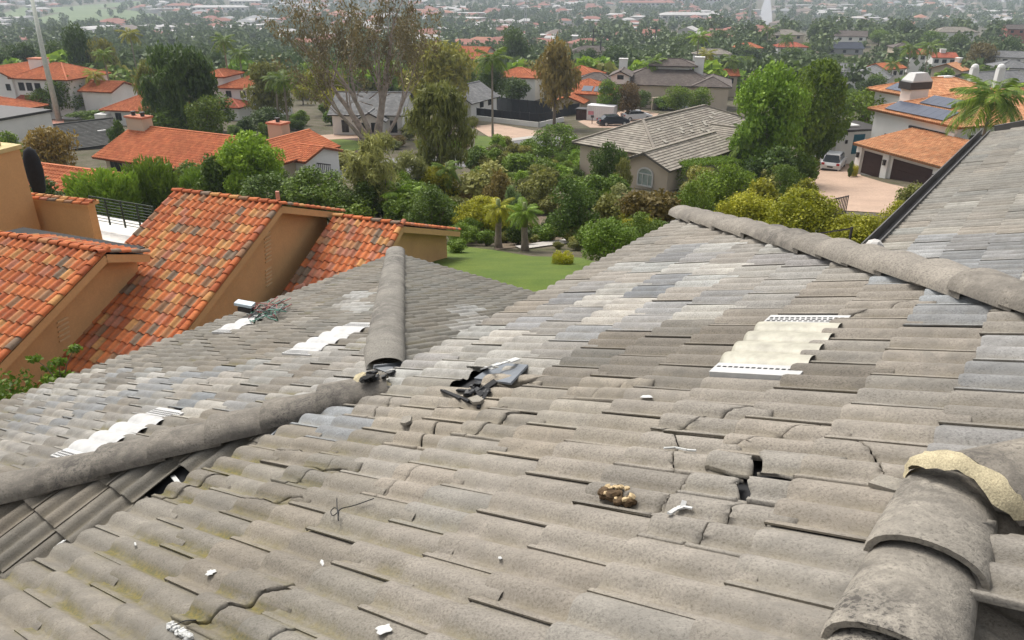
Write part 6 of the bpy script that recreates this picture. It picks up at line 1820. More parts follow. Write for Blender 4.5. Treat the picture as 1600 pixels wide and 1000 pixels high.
# ------------------------------------------------------------------ far town: houses and trees out to the valley
crg = random.Random(5)
FARW = {k: simple('far_wall_' + k, v, .9, .05, .1) for k, v in dict(white=(.52, .505, .48), cream=(.46, .40, .315), pink=(.42, .31, .255), tan=(.37, .29, .21)).items()}
FARR = {k: simple('far_roof_' + k, v, .9, .12, .3) for k, v in dict(red=(.27, .115, .085), orange=(.33, .15, .095), brown=(.19, .15, .13), grey=(.25, .25, .25), pale=(.42, .405, .39), tan=(.30, .235, .18)).items()}
def far_geom(L, W, hgt, kind):
    """low house: walls with a lower wing, hip or flat roofs, window bands"""
    wv, wf = [], []; rv, rf = [], []
    def bx(x0, x1, y0, y1, z1):
        k = len(wv); wv.extend([(x0, y0, -2), (x1, y0, -2), (x1, y1, -2), (x0, y1, -2), (x0, y0, z1), (x1, y0, z1), (x1, y1, z1), (x0, y1, z1)])
        wf.extend([(k, k + 1, k + 5, k + 4), (k + 1, k + 2, k + 6, k + 5), (k + 2, k + 3, k + 7, k + 6), (k + 3, k, k + 4, k + 7), (k + 4, k + 5, k + 6, k + 7)])
    def hp(x0, x1, y0, y1, z, p):
        o = .6; x0 -= o; x1 += o; y0 -= o; y1 += o; h = min(x1 - x0, y1 - y0) / 2; k = len(rv); zr = z + h * p
        if x1 - x0 >= y1 - y0: a, b = (x0 + h * (kind != 'gable'), (y0 + y1) / 2, zr), (x1 - h * (kind != 'gable'), (y0 + y1) / 2, zr)
        else: a, b = ((x0 + x1) / 2, y0 + h, zr), ((x0 + x1) / 2, y1 - h, zr)
        rv.extend([(x0, y0, z), (x1, y0, z), (x1, y1, z), (x0, y1, z), a, b])
        if x1 - x0 >= y1 - y0: rf.extend([(k, k + 1, k + 5, k + 4), (k + 1, k + 2, k + 5), (k + 2, k + 3, k + 4, k + 5), (k + 3, k, k + 4), (k + 3, k + 2, k + 1, k)])
        else: rf.extend([(k, k + 1, k + 4), (k + 1, k + 2, k + 5, k + 4), (k + 2, k + 3, k + 5), (k + 3, k, k + 4, k + 5), (k + 3, k + 2, k + 1, k)])
    if kind == 'flat':
        bx(-L / 2, L / 2, -W / 2, W / 2, hgt); k = len(rv)
        for (z0, z1, o) in ((hgt, hgt + .8, .4),):
            rv.extend([(-L / 2 - o, -W / 2 - o, z0), (L / 2 + o, -W / 2 - o, z0), (L / 2 + o, W / 2 + o, z0), (-L / 2 - o, W / 2 + o, z0), (-L / 2 - o, -W / 2 - o, z1), (L / 2 + o, -W / 2 - o, z1), (L / 2 + o, W / 2 + o, z1), (-L / 2 - o, W / 2 + o, z1)])
            rf.extend([(k, k + 1, k + 5, k + 4), (k + 1, k + 2, k + 6, k + 5), (k + 2, k + 3, k + 7, k + 6), (k + 3, k, k + 4, k + 7), (k + 4, k + 5, k + 6, k + 7)])
    else:
        bx(-L / 2, L / 2, -W / 2, W / 2, hgt); hp(-L / 2, L / 2, -W / 2, W / 2, hgt, .38)
        bx(-L / 2 + .5, -L / 2 + L * .42, -W / 2 - W * .45, -W / 2 + .1, hgt * .75); hp(-L / 2 + .5, -L / 2 + L * .42, -W / 2 - W * .45, -W / 2 + 2, hgt * .75, .38)
    return wv, wf, rv, rf
VARS = [far_geom(*a) for a in ((15, 10, 5.2, 'hip'), (18, 11, 3.2, 'hip'), (13, 9, 5.6, 'gable'), (16, 10, 3.4, 'gable'), (22, 12, 5.4, 'hip'), (26, 14, 5.0, 'flat'))]
WIN_ME = {}
def far_windows(i):
    L, hgt, W = ((15, 5.2, 10), (18, 3.2, 11), (13, 5.6, 9), (16, 3.4, 10), (22, 5.4, 12), (26, 5.0, 14))[i]
    return [(L * (k + .5) / 4 - L / 2, -W / 2 - .03, hgt - 1.9) for k in range(1, 4)]
wm_ = MB().box(-.7, .7, -.03, .03, 0, 1.2); FWIN = mesh_from('window', wm_.v, wm_.f, GLASS)
ME_W, ME_R = {}, {}
def region(px, py):
    if px < 480: return [('white', 'pale'), ('white', 'red'), ('white', 'grey'), ('cream', 'brown')], .9
    if px < 760: return [('pink', 'orange'), ('cream', 'red'), ('white', 'pale')], .7
    if px < 1200: return [('cream', 'red'), ('white', 'red'), ('white', 'pale'), ('pink', 'red'), ('cream', 'brown')], 1
    return [('cream', 'tan'), ('white', 'pale'), ('tan', 'orange'), ('white', 'grey'), ('cream', 'brown')], 1
GOLF = [[(30, 44), (60, 28), (130, 12), (230, 18), (260, 30), (215, 37), (150, 42), (70, 46)], [(0, 22), (40, 10), (60, 16), (20, 40), (0, 46)], [(60, 14), (215, 2), (235, 8), (150, 13), (70, 22)], [(1020, 58), (1060, 52), (1068, 60), (1030, 66)], [(1174, 50), (1186, -6), (1212, -6), (1212, 48)]]
spots = []
def where(px): return ('at the far left', 'left of the gum tree', 'behind the gum tree', 'in the centre', 'below the far road', 'right of the far road', 'at the far right')[max(0, min(6, int(px / 1600 * 7)))]
def place_town():
    n = 0; tries = 0
    while n < 900 and tries < 60000:
        tries += 1
        px = crg.uniform(-60, 1660); py = -6 + 112 * crg.random() ** 1.15
        if px < 480 and py > 72: continue
        if 380 < px < 1200 and py > 84: continue
        if px > 1200 and py > 44: continue
        if any(in_poly(px, py, g) for g in GOLF): continue
        # streets of houses and belts of trees
        belt = math.sin(px * .013 + py * .21) + math.sin(px * .031 - py * .11 + 1.3)
        if belt < -.05: continue
        p = at(px, py); d = p.y
        if d < 235: continue
        if any((p.x - q[0]) ** 2 + (p.y - q[1]) ** 2 < 22 ** 2 for q in spots[-500:]): continue
        spots.append((p.x, p.y, p.z, px, py)); n += 1
place_town()
spots.sort(key=lambda q: q[1])
wS, rS = {k: [[], []] for k in FARW}, {k: [[], []] for k in FARR}
for i, (x, y, z, px, py) in enumerate(spots):
    pairs, _ = region(px, py)
    wk, rk = crg.choice(pairs); v = crg.choice([0, 1, 2, 3, 4, 5] if y > 600 else [0, 1, 2, 3, 4])
    if v == 5: rk = 'pale'; 
    rot = crg.choice([-.45, -.4, -.3, 1.15, 1.2, 0.1, .8]) + crg.gauss(0, .1); sc = crg.uniform(.85, 1.15) * (1.0 if y < 900 else 1.15)
    wv, wf, rv, rf = VARS[v]
    if i < 255:
        col = {'white': 'white', 'cream': 'cream', 'pink': 'pinkish', 'tan': 'tan'}[wk]
        t = thing('town_house', 'small %s %s house with %s roof far off %s' % (col, ('long', 'low', 'gabled', 'low gabled', 'large', 'block')[v], rk if rk != 'pale' else 'pale', where(px)), 'house', (x, y, z), rot, 'houses of the far town', (sc, sc, sc))
        if (v, wk) not in ME_W: ME_W[(v, wk)] = mesh_from('wall', wv, wf, FARW[wk])
        if (v, rk) not in ME_R: ME_R[(v, rk)] = mesh_from('roof', rv, rf, FARR[rk])
        link('wall', ME_W[(v, wk)], t); link('roof', ME_R[(v, rk)], t)
        if y < 520:
            for wp in far_windows(v): link('window', FWIN, t, loc=wp)
    else:
        c, s_ = math.cos(rot) * sc, math.sin(rot) * sc
        for (vv, ff, S) in ((wv, wf, wS[wk]), (rv, rf, rS[rk])):
            b = len(S[0]); S[0].extend([(x + a * c - q * s_, y + a * s_ + q * c, z + w * sc) for a, q, w in vv]); S[1].extend([tuple(k + b for k in f) for f in ff])
tt = thing('far_town', 'hundreds of tiny pale and red-roofed houses across the valley', 'town', (0, 900, gz(900)))
tt['kind'] = 'stuff'
for nm, D, Mx in (('walls', wS, FARW), ('roofs', rS, FARR)):
    for k in D:
        if D[k][0]:
            o = link(nm, mesh_from(nm, D[k][0], D[k][1], Mx[k]), tt, world=True); o['kind'] = 'stuff'
# long white buildings by the green field
for k, (px, py, dep_w, rot, hh, lab, rk) in enumerate(((290, 17, 60, -.1, 9, 'long white building with a reddish roof beyond the golf course', 'red'), (345, 19, 90, .05, 8, 'wide white low building right of the golf course', 'pale'),
        (385, 10, 60, .1, 10, 'white building block behind the wide low one', 'pale'), (1065, 34, 60, 0, 9, 'white commercial building in the middle distance', 'pale'), (1090, 8, 90, .05, 12, 'broad red-roofed block left of the far road', 'red'), (1010, 14, 100, -.1, 11, 'broad red-roofed block in the centre of the valley', 'red'), (1330, 2, 130, 0, 12, 'long yellowish block on the far right slope', 'tan'))):
    p = at(px, py); t = thing('long_building', lab, 'building', tuple(p), rot)
    L = dep_w; W = 22
    MB().box(-L / 2, L / 2, -W / 2, W / 2, -2, hh).build('wall', FARW['white' if rk != 'tan' else 'cream'], t)
    r_ = MB(); r_.add([(-L / 2 - 1, -W / 2 - 1, hh), (L / 2 + 1, -W / 2 - 1, hh), (L / 2 + 1, W / 2 + 1, hh), (-L / 2 - 1, W / 2 + 1, hh), (-L / 2 + 8, 0, hh + 3), (L / 2 - 8, 0, hh + 3)], [(0, 1, 5, 4), (1, 2, 5), (2, 3, 4, 5), (3, 0, 4), (3, 2, 1, 0)]); r_.build('roof', FARR[rk], t)
    nwin = int(L / 8)
    for q in range(nwin): MB().box(-L / 2 + 3 + q * 8, -L / 2 + 7 + q * 8, -W / 2 - .06, -W / 2 + .02, hh - 4, hh - 1.5).build('window', GLASS, t)
# keep clear views of the houses that show between the trees
HB = []
def hides_house(x, y, z, w, hgt, keep=.12):
    a = proj((x, y, z)); b = proj((x, y, z + hgt)); hw = w * .5 * FPX / a[2]
    for (x0, x1, y0, y1, d) in HB:
        if a[2] < d + 8 and a[0] + hw > x0 and a[0] - hw < x1 and b[1] < y1 - 2 and a[1] > y0: return crg.random() > keep
    return False
for t_ in [o for o in COL.objects if o.parent is None and o.get('category') in ('house', 'container', 'building') and not o.name.startswith(('town_house', 'tiled_house', 'orange_roofed'))]:
    pts = []
    for ch in t_.children:
        if ch.type == 'MESH' and ch.name.startswith('roof'):
            M_ = Matrix.LocRotScale(t_.location, t_.rotation_euler, t_.scale)
            pts += [proj(M_ @ v.co) for v in ch.data.vertices]
    if pts:
        y1_ = max(q[1] for q in pts); y0_ = min(q[1] for q in pts)
        HB.append((min(q[0] for q in pts), max(q[0] for q in pts), y0_, y1_ + (y1_ - y0_) * .35, min(q[2] for q in pts)))
# trees of the valley
LMF = {'far': leaf_mat('valley_leaves', (.075, .115, .032), (.155, .20, .062), trans=.15)}
def far_crown(n, seed):
    B = rblobs(seed, 9, .5, .42, .50, .18, .28); return leaf_cloud(B, n, .16, seed, elong=1.2, shell=.5)
FC = [far_crown(110, k) for k in range(6)]
FCM = [quads_mesh('crown', *far_crown(420, k + 20), [LM['dark'], LM['mid'], LM['olive'], LM['mid'], LM['bright'], LM['dark']][k]) for k in range(6)]
tsp = []
tries = 0
while len(tsp) < 7500 and tries < 90000:
    tries += 1
    px = crg.uniform(-60, 1660); py = -8 + 165 * crg.random() ** 1.35
    if any(in_poly(px, py, g) for g in GOLF) and crg.random() < .93: continue
    if px > 1180 and py < 46 and 1174 < px < 1210: continue
    p = at(px, py)
    if p.y < 200: continue
    if px > 1190 and 44 < py < 140 and crg.random() < .62: continue
    tsp.append((p.x, p.y, p.z, px, py))
tsp.sort(key=lambda q: q[1])
sp_arr = np.array([(q[0], q[1]) for q in spots])
def ok_tree(x, y, r):
    d2 = ((sp_arr[:, 0] - x) ** 2 + (sp_arr[:, 1] - y) ** 2).min(); return d2 > (7 + r * .5) ** 2
VV, TT = [], []; ni = 0
for (x, y, z, px, py) in tsp:
    hgt = crg.uniform(5, 10.5) * (1.0 if y < 500 else 1.35) * (1.2 if crg.random() < .15 else 1); w = hgt * crg.uniform(.7, 1.15)
    if not ok_tree(x, y, w) or hides_house(x, y, z, w, hgt): continue
    if ni < 215 and y < 640:
        fk = crg.randrange(6)
        t = thing('tree', 'small %s tree among the %s rooftops %s' % (('dark', 'green', 'olive', 'leafy green', 'bright green', 'dense dark')[fk], 'nearer' if y < 300 else 'far', where(px)), 'tree', (x, y, z), crg.uniform(0, 6.28), 'trees among the far houses', (w, w, hgt))
        link('crown', FCM[fk], t); link('trunk', TRUNK_ME, t); ni += 1
    else:
        V, tn = FC[crg.randrange(6)]
        VV.append(V * np.array([w, w, hgt]) + np.array([x, y, z])); TT.append(np.clip(tn + crg.uniform(-.35, .25), 0, 1))
o = link('valley_trees', quads_mesh('valley_trees', np.concatenate(VV), np.concatenate(TT), LMF['far']))
tagset(o, 'continuous green cover of small trees over the valley floor', 'trees', None, 'stuff')
# mid-distance trees between the named houses
mrng = random.Random(8)
def midtrees(poly, n, kinds, hh, label, group):
    xs_ = [p[0] for p in poly]; ys_ = [p[1] for p in poly]; k = 0; tr_ = 0
    while k < n:
        x, y = mrng.uniform(min(xs_), max(xs_)), mrng.uniform(min(ys_), max(ys_))
        if not in_poly(x, y, poly): continue
        p = at(x, y)
        h_ = mrng.uniform(*hh); w = h_ * mrng.uniform(.75, 1.2)
        if hides_house(p.x, p.y, p.z, w, h_): tr_ += 1
        if tr_ > 400: break
        if hides_house(p.x, p.y, p.z, w, h_): continue
        kd = mrng.choice(kinds)
        plant(kd, 0, 0, 0, 0, describe(kd, label), None, group, 'tree', pos_=p, dims=(w, h_), shade=mrng.uniform(.65, 1.0)); k += 1
midtrees([(0, 100), (260, 96), (260, 130), (150, 160), (0, 140)], 22, ['tree_dark', 'tree_olive', 'tree_mid'], (5, 9), 'dark green tree in the belt behind the left orange roofs', 'trees behind the left orange roofs')
midtrees([(230, 120), (420, 110), (420, 200), (230, 215)], 14, ['tree_dark', 'tree_mid'], (4, 7), 'green tree in the gardens around the weeping tree', 'garden trees by the weeping tree')
midtrees([(420, 120), (540, 110), (540, 190), (420, 190)], 12, ['tree_olive', 'tree_yellow', 'tree_mid'], (4, 7), 'olive green tree behind the gum tree, left side', 'trees behind the gum tree')
midtrees([(640, 100), (850, 90), (850, 140), (640, 150)], 16, ['tree_dark', 'tree_mid', 'tree_olive'], (5, 9), 'dark green tree behind the black fence', 'trees behind the black fence')
midtrees([(1080, 90), (1290, 80), (1260, 150), (1090, 160)], 18, ['tree_dark', 'tree_mid'], (5, 9), 'green tree beyond the two round trees', 'trees beyond the round trees')
midtrees([(1240, 92), (1600, 80), (1600, 120), (1240, 140)], 13, ['tree_mid', 'tree_dark', 'tree_olive'], (4, 8), 'green garden tree between the white houses on the right', 'garden trees on the right')
midtrees([(1290, 140), (1400, 140), (1380, 190), (1300, 200)], 8, ['tree_mid', 'tree_dark'], (4, 7), 'green tree behind the outbuilding with the teal door', 'trees behind the outbuilding')
midtrees([(870, 120), (1000, 110), (1000, 140), (900, 150)], 8, ['tree_dark', 'tree_mid'], (4, 7), 'green tree by the roof with grey solar panels', 'trees by the solar panel roof')
# pylons and street poles
STEEL = simple('galvanised_steel', (.42, .42, .42), .5, .1, 2, metal=.3)
def pylon(px, top, base, label, w=1.6):
    p = at(px, base); r = ray(px, top); hgt = r.z * (p.y / r.y) - p.z
    t = thing('power_pylon', label, 'pylon', tuple(p))
    for sx, sy in ((-1, -1), (1, -1), (1, 1), (-1, 1)): MB().bar((sx * w, sy * w, -1), (sx * .25, sy * .25, hgt), .35, .35).build('leg', STEEL, t)
    m = MB()
    for k in range(8):
        z0, z1 = hgt * k / 8, hgt * (k + 1) / 8; a, b = w * (1 - k / 9), w * (1 - (k + 1) / 9)
        for sx in (-1, 1): m.bar((sx * a, -a, z0), (-sx * b, -b, z1), .2, .2)
    m.build('lattice', STEEL, t)
    for z in (.72, .84, .95): MB().bar((-4.5, 0, hgt * z), (4.5, 0, hgt * z), .3, .4).build('cross_arm', STEEL, t)
pylon(821, -12, 56, 'lattice power pylon left of the valley centre')
pylon(1168, -6, 50, 'lattice power pylon beside the far road')
pylon(1484, -10, 30, 'thin lattice pylon on the right')
for px, top, base, lab in ((925, 45, 105, 'dark timber utility pole left of centre'), (937, 62, 108, 'shorter dark utility pole right of it'), (1022, 42, 86, 'dark utility pole in the middle of the valley edge')):
    p = at(px, base); r = ray(px, top); hgt = r.z * (p.y / r.y) - p.z
    t = thing('utility_pole', lab, 'pole', tuple(p)); MB().tube([(0, 0, -.5), (0, 0, hgt)], .28, 6).build('pole', TRIMD, t); MB().bar((-1.8, 0, hgt - 1), (1.8, 0, hgt - 1), .2, .25).build('cross_arm', TRIMD, t)
# tall tapering mast on the left
p = atd(70, 95, 140); p0 = Vector((p.x, p.y, gz(p.y, p.x)))
q = atd(44, -30, 140)
t = thing('mast', 'tall pale tapering pole rising behind the white house chimney', 'mast', tuple(p0))
MB().tube([p0, p, q], [.55, .45, .28], 10).build('pole', simple('pale_mast_paint', (.42, .44, .38), .7), t, world=True, smooth=True); MB().tube([q, q + Vector((0, 0, .6))], [.5, .4], 10).build('mast_head', MATS['pale_mast_paint'], t, world=True)

# ------------------------------------------------------------------ air
hm = bpy.data.materials.new('haze'); hm.use_nodes = True; hm.node_tree.nodes.clear()
vo = hm.node_tree.nodes.new('ShaderNodeOutputMaterial'); pv = hm.node_tree.nodes.new('ShaderNodeVolumePrincipled')
pv.inputs['Density'].default_value = .00024; pv.inputs['Color'].default_value = (.80, .90, 1, 1); pv.inputs['Anisotropy'].default_value = .0
hm.node_tree.links.new(pv.outputs[0], vo.inputs['Volume'])
o = MB().box(-2650, 2650, -230, 3640, -72, 16).build('haze', hm); o['kind'] = 'stuff'

# ------------------------------------------------------------------ small things on the roof
drg = random.Random(44)
bpy.context.view_layer.update()
DG = bpy.context.evaluated_depsgraph_get()
def onp(pl, px, py, h=.055):
    """point on the tiles themselves (h above .055 lifts it clear of them)"""
    ok, p, n, i_, o_, m_ = SC.ray_cast(DG, Vector((0, 0, 0)), ray(px, py).normalized())
    q = pl.hit(px, py, .045)
    if not ok or (p - q).length > .35 or abs((p - q).dot(pl.n)) > .09: p = q
    return p + pl.n * (max(0, h - .055) + .002)
def frame_at(pl, p):
    M4 = pl.M.copy(); M4.translation = p; return M4
def blob(name, r, seed, mat, parent=None, sub=2, amp=.3, flat=.5, mw=None):
    bm = bmesh.new(); bmesh.ops.create_icosphere(bm, subdivisions=sub, radius=r); r_ = random.Random(seed)
    for v in bm.verts: v.co *= 1 + r_.uniform(-amp, amp); v.co.z *= flat
    me = bpy.data.meshes.new(name); bm.to_mesh(me); bm.free(); me.materials.append(mat)
    return link(name, me, parent, world=parent is not None, mw=mw)
# clump of nest material
NESTB = simple('nest_brown', (.10, .065, .035), .95, .6, 40, bmp=.01); NESTC = simple('nest_cream', (.50, .38, .22), .95, .3, 60)
p = onp(PA, 967, 780, .05); t = thing('nest_clump', 'crumbling brown and cream clump of nest material lying on the near slope', 'debris', tuple(p))
M0 = frame_at(PA, p)
ro = Matrix.Rotation(.35, 4, 'Z')
for k in range(9):
    q = M0 @ ro @ Matrix.Translation((drg.uniform(-.03, .03), drg.uniform(-.055, .055), drg.uniform(.0, .02)))
    blob('crumb', drg.uniform(.018, .030), k, NESTB, t, amp=.35, flat=.7, mw=q)
for k in range(16):
    a = k / 16 * 6.28; q = M0 @ ro @ Matrix.Translation((.030 * math.cos(a) + drg.uniform(-.008, .008), .062 * math.sin(a) + drg.uniform(-.01, .01), .012 + drg.uniform(0, .022)))
    blob('crumb', drg.uniform(.006, .014), 50 + k, NESTC, t, sub=1, amp=.3, flat=.8, mw=q)
def wire(label, pts, rad, mat, name='wire', cat='wire', pl=PA, h=.055, lift=.012):
    P_ = [onp(pl, x, y, h) + Vector((0, 0, lift + drg.uniform(0, .008))) for x, y in pts]
    Q_ = []
    for i in range(len(P_) - 1):          # rounded by Catmull-Rom
        p0, p1, p2, p3 = P_[max(0, i - 1)], P_[i], P_[i + 1], P_[min(len(P_) - 1, i + 2)]
        for k in range(5):
            u = k / 5; Q_.append(.5 * ((2 * p1) + (p2 - p0) * u + (2 * p0 - 5 * p1 + 4 * p2 - p3) * u * u + (3 * p1 - p0 - 3 * p2 + p3) * u ** 3))
    Q_.append(P_[-1])
    o = MB().tube(Q_, rad, 6).build(name, mat, smooth=True)
    return tagset(o, label, cat)
wire('thin black cable tie with a small loop lying on the near slope', [(586, 787), (556, 798), (536, 805), (530, 810), (522, 814), (519, 808), (525, 803), (531, 809), (530, 818), (531, 823), (529, 805), (528, 787)], .0022, BLACK, 'cable_tie', 'cable tie', h=.065)
wire('short thin black wire beside the crumpled white tape', [(278, 985), (290, 980), (300, 977), (309, 978)], .002, BLACK, h=.06)
def patch(name, label, cat, px, py, rx, ry, seed, mat, pl=PA, h=.055, th=.003, rz=0.0, ring=False):
    p = onp(pl, px, py, h); r_ = random.Random(seed); n = 16
    vs, fs = [], []
    for k in range(n):
        a = 2 * math.pi * k / n; q = 1 + r_.uniform(-.3, .3); vs.append((rx * q * math.cos(a), ry * q * math.sin(a), 0))
    for k in range(n): v = vs[k]; vs.append((v[0] * .8, v[1] * .8, th))
    vs.append((0, 0, th * (.4 if ring else 1.3)))
    for k in range(n): fs += [(k, (k + 1) % n, n + (k + 1) % n, n + k), (n + k, n + (k + 1) % n, 2 * n)]
    o = link(name, mesh_from(name, vs, fs, mat, True), mw=frame_at(pl, p) @ Matrix.Rotation(rz, 4, 'Z'))
    return tagset(o, label, cat)
for px, py, rx, ry, lab in ((330, 897, .016, .024, 'small white ring of dried sealant on the mossy tiles at the lower left'), (600, 986, .020, .026, 'white ring of dried sealant at the bottom edge of the photo'), (1012, 622, .016, .030, 'flat white dab of sealant below the wide white vent'),
                            (782, 782 + 93, .006, .008, 'tiny white speck on a tile in the middle of the near slope')):
    patch('sealant_dab', lab, 'sealant', px, py, rx, ry, int(px), PAINTW, h=.06, ring=True)
for px, py, rx, ry, rz, lab in ((505, 884, .006, .024, .5, 'narrow white chip lying on the edge of a tile left of centre'), (213, 854, .005, .022, .3, 'white sliver in the mossy trough at the lower left')):
    patch('white_chip', lab, 'chip', px, py, rx, ry, int(px), PAINTW, h=.065, rz=rz)
patch('white_chip', 'pointed white chip on the tiles of the side slope at the left', 'chip', 94, 850, .012, .035, 7, PAINTW, pl=PD, h=.05, rz=.2)
def streak(label, pts, w, pl=PA, h=.06, mat=PAINTW, name='sealant_streak', cat='sealant'):
    P_ = [onp(pl, x, y, h) + Vector((0, 0, .006)) for x, y in pts]; m = MB(); r_ = random.Random(int(pts[0][0]))
    for a, b in zip(P_[:-1], P_[1:]): m.bar(a, b, w * r_.uniform(.6, 1.4), .006)
    return tagset(m.build(name, mat), label, cat)
streak('branching white sealant smear over a cracked tile right of centre', [(1046, 808), (1058, 800), (1068, 797), (1082, 800)], .014)
streak('second arm of the white sealant smear on the cracked tile', [(1066, 800), (1070, 788)], .012)
streak('long thin white sealant line along a tile edge right of centre', [(1038, 705), (1056, 704), (1074, 708), (1088, 709)], .010)
streak('white flaking sealant strip on the valley metal at the left', [(270, 745), (278, 755), (287, 761), (297, 768)], .02, pl=PD, h=.05)
blob('pink_tag', .022, 4, simple('pink_plastic', (.55, .22, .22), .6), sub=2, amp=.25, flat=.7, mw=frame_at(PD, onp(PD, 296, 757, .06)))
tagset(bpy.data.objects['pink_tag'], 'small pink crumpled tag on the valley metal at the left', 'tag')
# crumpled white tape at the bottom edge
p = onp(PA, 283, 990, .06); t = thing('crumpled_tape', 'crumpled white tape at the bottom left edge of the photo', 'tape', tuple(p))
for k in range(7):
    q = onp(PA, 268 + k * 5, 982 + k * 3.2, .065); blob('fold', .013, k, PAINTW, t, sub=2, amp=.45, flat=.8, mw=frame_at(PA, q))
# slipped metal sheet with white paint, torn black felt and splinters round the hole
p = onp(PA, 786, 594, .075); SHEET = simple('blue_grey_sheet', (.15, .165, .185), .5, .15, 8)
a, b, c, d = onp(PA, 742, 596, .075), onp(PA, 800, 607, .085), onp(PA, 826, 574, .07), onp(PA, 776, 568, .06)
o = MB().slab([a, b, c, d], .012).build('metal_sheet', SHEET); tagset(o, 'slipped blue-grey metal sheet with a white smear above the broken tiles', 'sheet')
streak('white paint smear across the slipped metal sheet', [(757, 588), (772, 584), (786, 580), (798, 577), (812, 572)], .03, h=.095)
streak('second white smear at the left end of the slipped metal sheet', [(760, 584), (774, 589)], .02, h=.095)
m = MB(); 
for (x0, y0, x1, y1, w_) in ((693, 613, 735, 632, .02), (735, 632, 760, 615, .03), (755, 612, 776, 600, .04), (748, 640, 765, 612, .018), (715, 612, 742, 616, .018), (690, 612, 720, 628, .012)):
    m.bar(onp(PA, x0, y0, .062), onp(PA, x1, y1, .07), w_, .012)
o = m.build('torn_felt', FELT, HOUSE, world=True)
r_ = random.Random(3)
for (cx, cy, n_, rr) in ((596, 588, 6, .036), (752, 612, 5, .034)):
    for k in range(n_):
        q = onp(PA, cx + r_.uniform(-20, 22), cy + r_.uniform(-7, 7) - (k - 3) * 1.2, .07)
        blob('torn_felt', rr * r_.uniform(.6, 1.1), k + int(cx), BLACK, HOUSE, sub=2, amp=.4, flat=.5, mw=frame_at(PA, q))
blob('tile_splinter', .05, 9, TILE, HOUSE, sub=2, amp=.25, flat=.4, mw=frame_at(PA, onp(PA, 577, 600, .09))).color = (.30, .29, .23, 0)
for px, py, rx, ry, rz in ((636, 660, .030, .06, .9), (1392, 762, .035, .05, .2), (745, 628, .03, .05, .5)):
    q = frame_at(PA, onp(PA, px, py, .055)) @ Matrix.Rotation(rz, 4, 'Z') @ Matrix.Rotation(drg.uniform(-.2, .2), 4, 'X')
    m = MB().prism([(-rx, -ry), (rx * .8, -ry * .8), (rx, ry * .7), (rx * .1, ry), (-rx * .9, ry * .5)], 0, .016)
    o = link('tile_fragment', mesh_from('tile_fragment', m.v, m.f, TILE, False, np.ones((len(m.v), 4)), [0] * len(m.v)), HOUSE, world=True, mw=q); o.color = (.27, .25, .215, 0)
# lifted hip end tile piece at lower right, broken slab beside the valley
a = onp(PH, 1590, 850, .05)
# floodlight with its bundle of wires on the lower roof
p = onp(PB, 392, 492, .05)
t = thing('floodlight', 'small white floodlight head beside the tangle of coloured wires', 'floodlight', tuple(p))
LH = simple('pale_blue_lamp', (.50, .58, .62), .4)
m = MB(); m.bar(p + Vector((-.16, 0, .17)), p + Vector((.06, -.03, .14)), .12, .035); m.build('lamp_head', LH, t, world=True)
MB().bar(p + Vector((-.12, -.03, .11)), p + Vector((.05, -.05, .08)), .10, .05).build('lamp_glass', TRIMD, t, world=True)
MB().bar(p + Vector((.02, 0, -.12)), p + Vector((.02, 0, .12)), .05, .05).build('bracket', WHITE, t, world=True)
t = thing('wire_bundle', 'tangled bundle of red and green wires lying on the lower roof', 'wires', tuple(onp(PB, 420, 488, .06)))
for k in range(16):
    x0, y0 = drg.uniform(385, 405), drg.uniform(486, 502); pts = [onp(PB, x0, y0, .06)]
    for s_ in range(5):
        pts.append(onp(PB, x0 + (s_ + 1) * drg.uniform(7, 12) + drg.uniform(-6, 6), y0 - (s_ - 1.5) * 2 + drg.uniform(-9, 7), .07) + Vector((0, 0, drg.uniform(0, .10))))
    col = ('red_wire', (.30, .10, .09)) if k % 3 == 0 else ('green_wire', (.08, .22, .16)) if k % 3 == 1 else ('grey_wire', (.2, .22, .22))
    mt = MATS.get(col[0]) or simple(col[0], col[1], .5)
    MB().tube(pts, .0065, 5).build('wire', mt, t, world=True, smooth=True)
# sapling at the eave, railing under the hedge, downpipe end
sp = atd(95, 598, 12.4)
t = thing('sapling', 'thin young leafy sapling in front of the orange tiles at the left', 'sapling', (sp.x, sp.y, -8.6))
m = MB(); lb = []
for k in range(9):
    q = Vector((sp.x + drg.uniform(-.28, .28), sp.y + drg.uniform(-.2, .2), sp.z + drg.uniform(.05, .62))); m.tube([Vector((sp.x, sp.y, sp.z - .1)), (q + Vector((sp.x, sp.y, sp.z))) / 2 + Vector((0, 0, .04)), q], [.012, .008, .004], 5)
    lb.append((q.x, q.y, q.z, .12, .12, .07))
m.tube([(sp.x, sp.y, -8.7), (sp.x, sp.y, sp.z - .1)], .016, 6); m.build('stem', BARK, t, world=True)
V_, tn_ = leaf_cloud(lb, 420, .055, 8, shell=.1); link('foliage', quads_mesh('foliage', V_, tn_, LM['mid']), t, world=True)
ra_, rb_ = atd(1228, 372, 27), atd(1331, 357, 24)
t = thing('garden_railing', 'thin black railing in front of the yellow-green hedge', 'railing', (rb_.x, rb_.y, gz(rb_.y)))
MB().bar(ra_, rb_, .05, .05).build('rail', TRIMD, t, world=True); MB().bar((rb_.x, rb_.y, gz(rb_.y)), rb_ + Vector((0, 0, .05)), .06, .06).build('post', TRIMD, t, world=True); MB().bar((ra_.x, ra_.y, gz(ra_.y)), ra_ + Vector((0, 0, .05)), .06, .06).build('post', TRIMD, t, world=True)
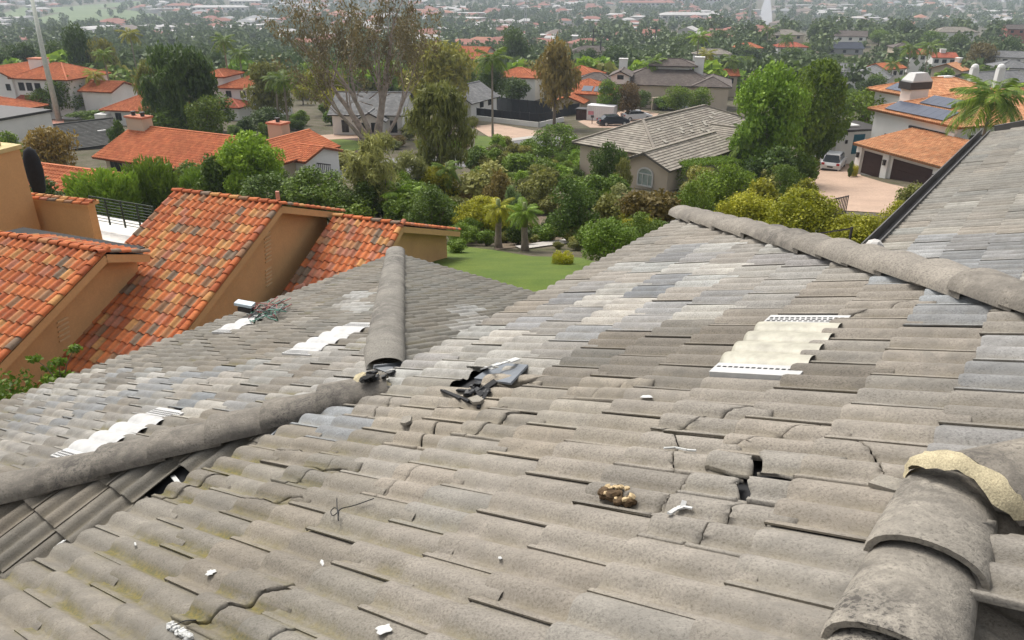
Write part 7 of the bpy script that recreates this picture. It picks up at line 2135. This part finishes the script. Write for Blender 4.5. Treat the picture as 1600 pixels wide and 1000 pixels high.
g0, g1 = at(1296, 345), at(1320, 338)
t = thing('iron_gate', 'small black iron gate at the lower edge of the pink driveway', 'gate', tuple(g0))
for k in range(10):
    q = g0.lerp(g1, k / 9); MB().bar(q, q + Vector((0, 0, 1.5)), .05, .05).build('bar', TRIMD, t, world=True)
MB().bar(g0 + Vector((0, 0, 1.45)), g1 + Vector((0, 0, 1.45)), .06, .06).build('rail', TRIMD, t, world=True)
q = PF.pt(-.35, .15, .12)
blob('mortar_plug', .09, 6, simple('white_mortar', (.55, .53, .5), .9), HOUSE, sub=2, amp=.2, flat=1.2, mw=Matrix.Translation(P(1.42, 7.55, -2.42)))

# ------------------------------------------------------------------ leave out plants of the loose planting that nothing of shows in the photograph
bpy.context.view_layer.update()
DG = bpy.context.evaluated_depsgraph_get()
kr = random.Random(3)
LOOSE = {}
for o_ in [o for o in COL.objects if o.type == 'EMPTY' and o.get('group') and o.name.split('.')[0] in ('shrub', 'tree')]:
    f_ = next((c for c in o_.children if c.name.startswith(('foliage', 'crown'))), None)
    if f_ is None: continue
    M_ = o_.matrix_world; nv = len(f_.data.vertices); hits = 0
    for k in range(22):
        w = M_ @ f_.data.vertices[kr.randrange(nv)].co
        px, py, d = proj(w)
        if not (-5 < px < 1605 and -5 < py < 1005): continue
        ok, p, n, ix, ob, mx = SC.ray_cast(DG, Vector((0, 0, 0)), w.normalized())
        if ok and (ob.parent == o_ or (p - w).length < .12): hits += 1
    a_, b_ = proj(M_.translation), o_.scale
    LOOSE[o_.name] = (hits / 22.0) * (b_[0] * b_[2]) / max(a_[2], 1) ** 2
GONE = []
def drop(o):
    GONE.extend(list(o.children) + [o])
for nm in ('shrub', 'tree'):
    every = [o for o in COL.objects if o.parent is None and o.name.split('.')[0] == nm]
    loose = sorted([o for o in every if o.name in LOOSE], key=lambda o: LOOSE[o.name])
    over = len(every) - 296
    for k, o in enumerate(loose):
        if LOOSE[o.name] <= 0 or k < over: drop(o)
bpy.data.batch_remove(GONE)
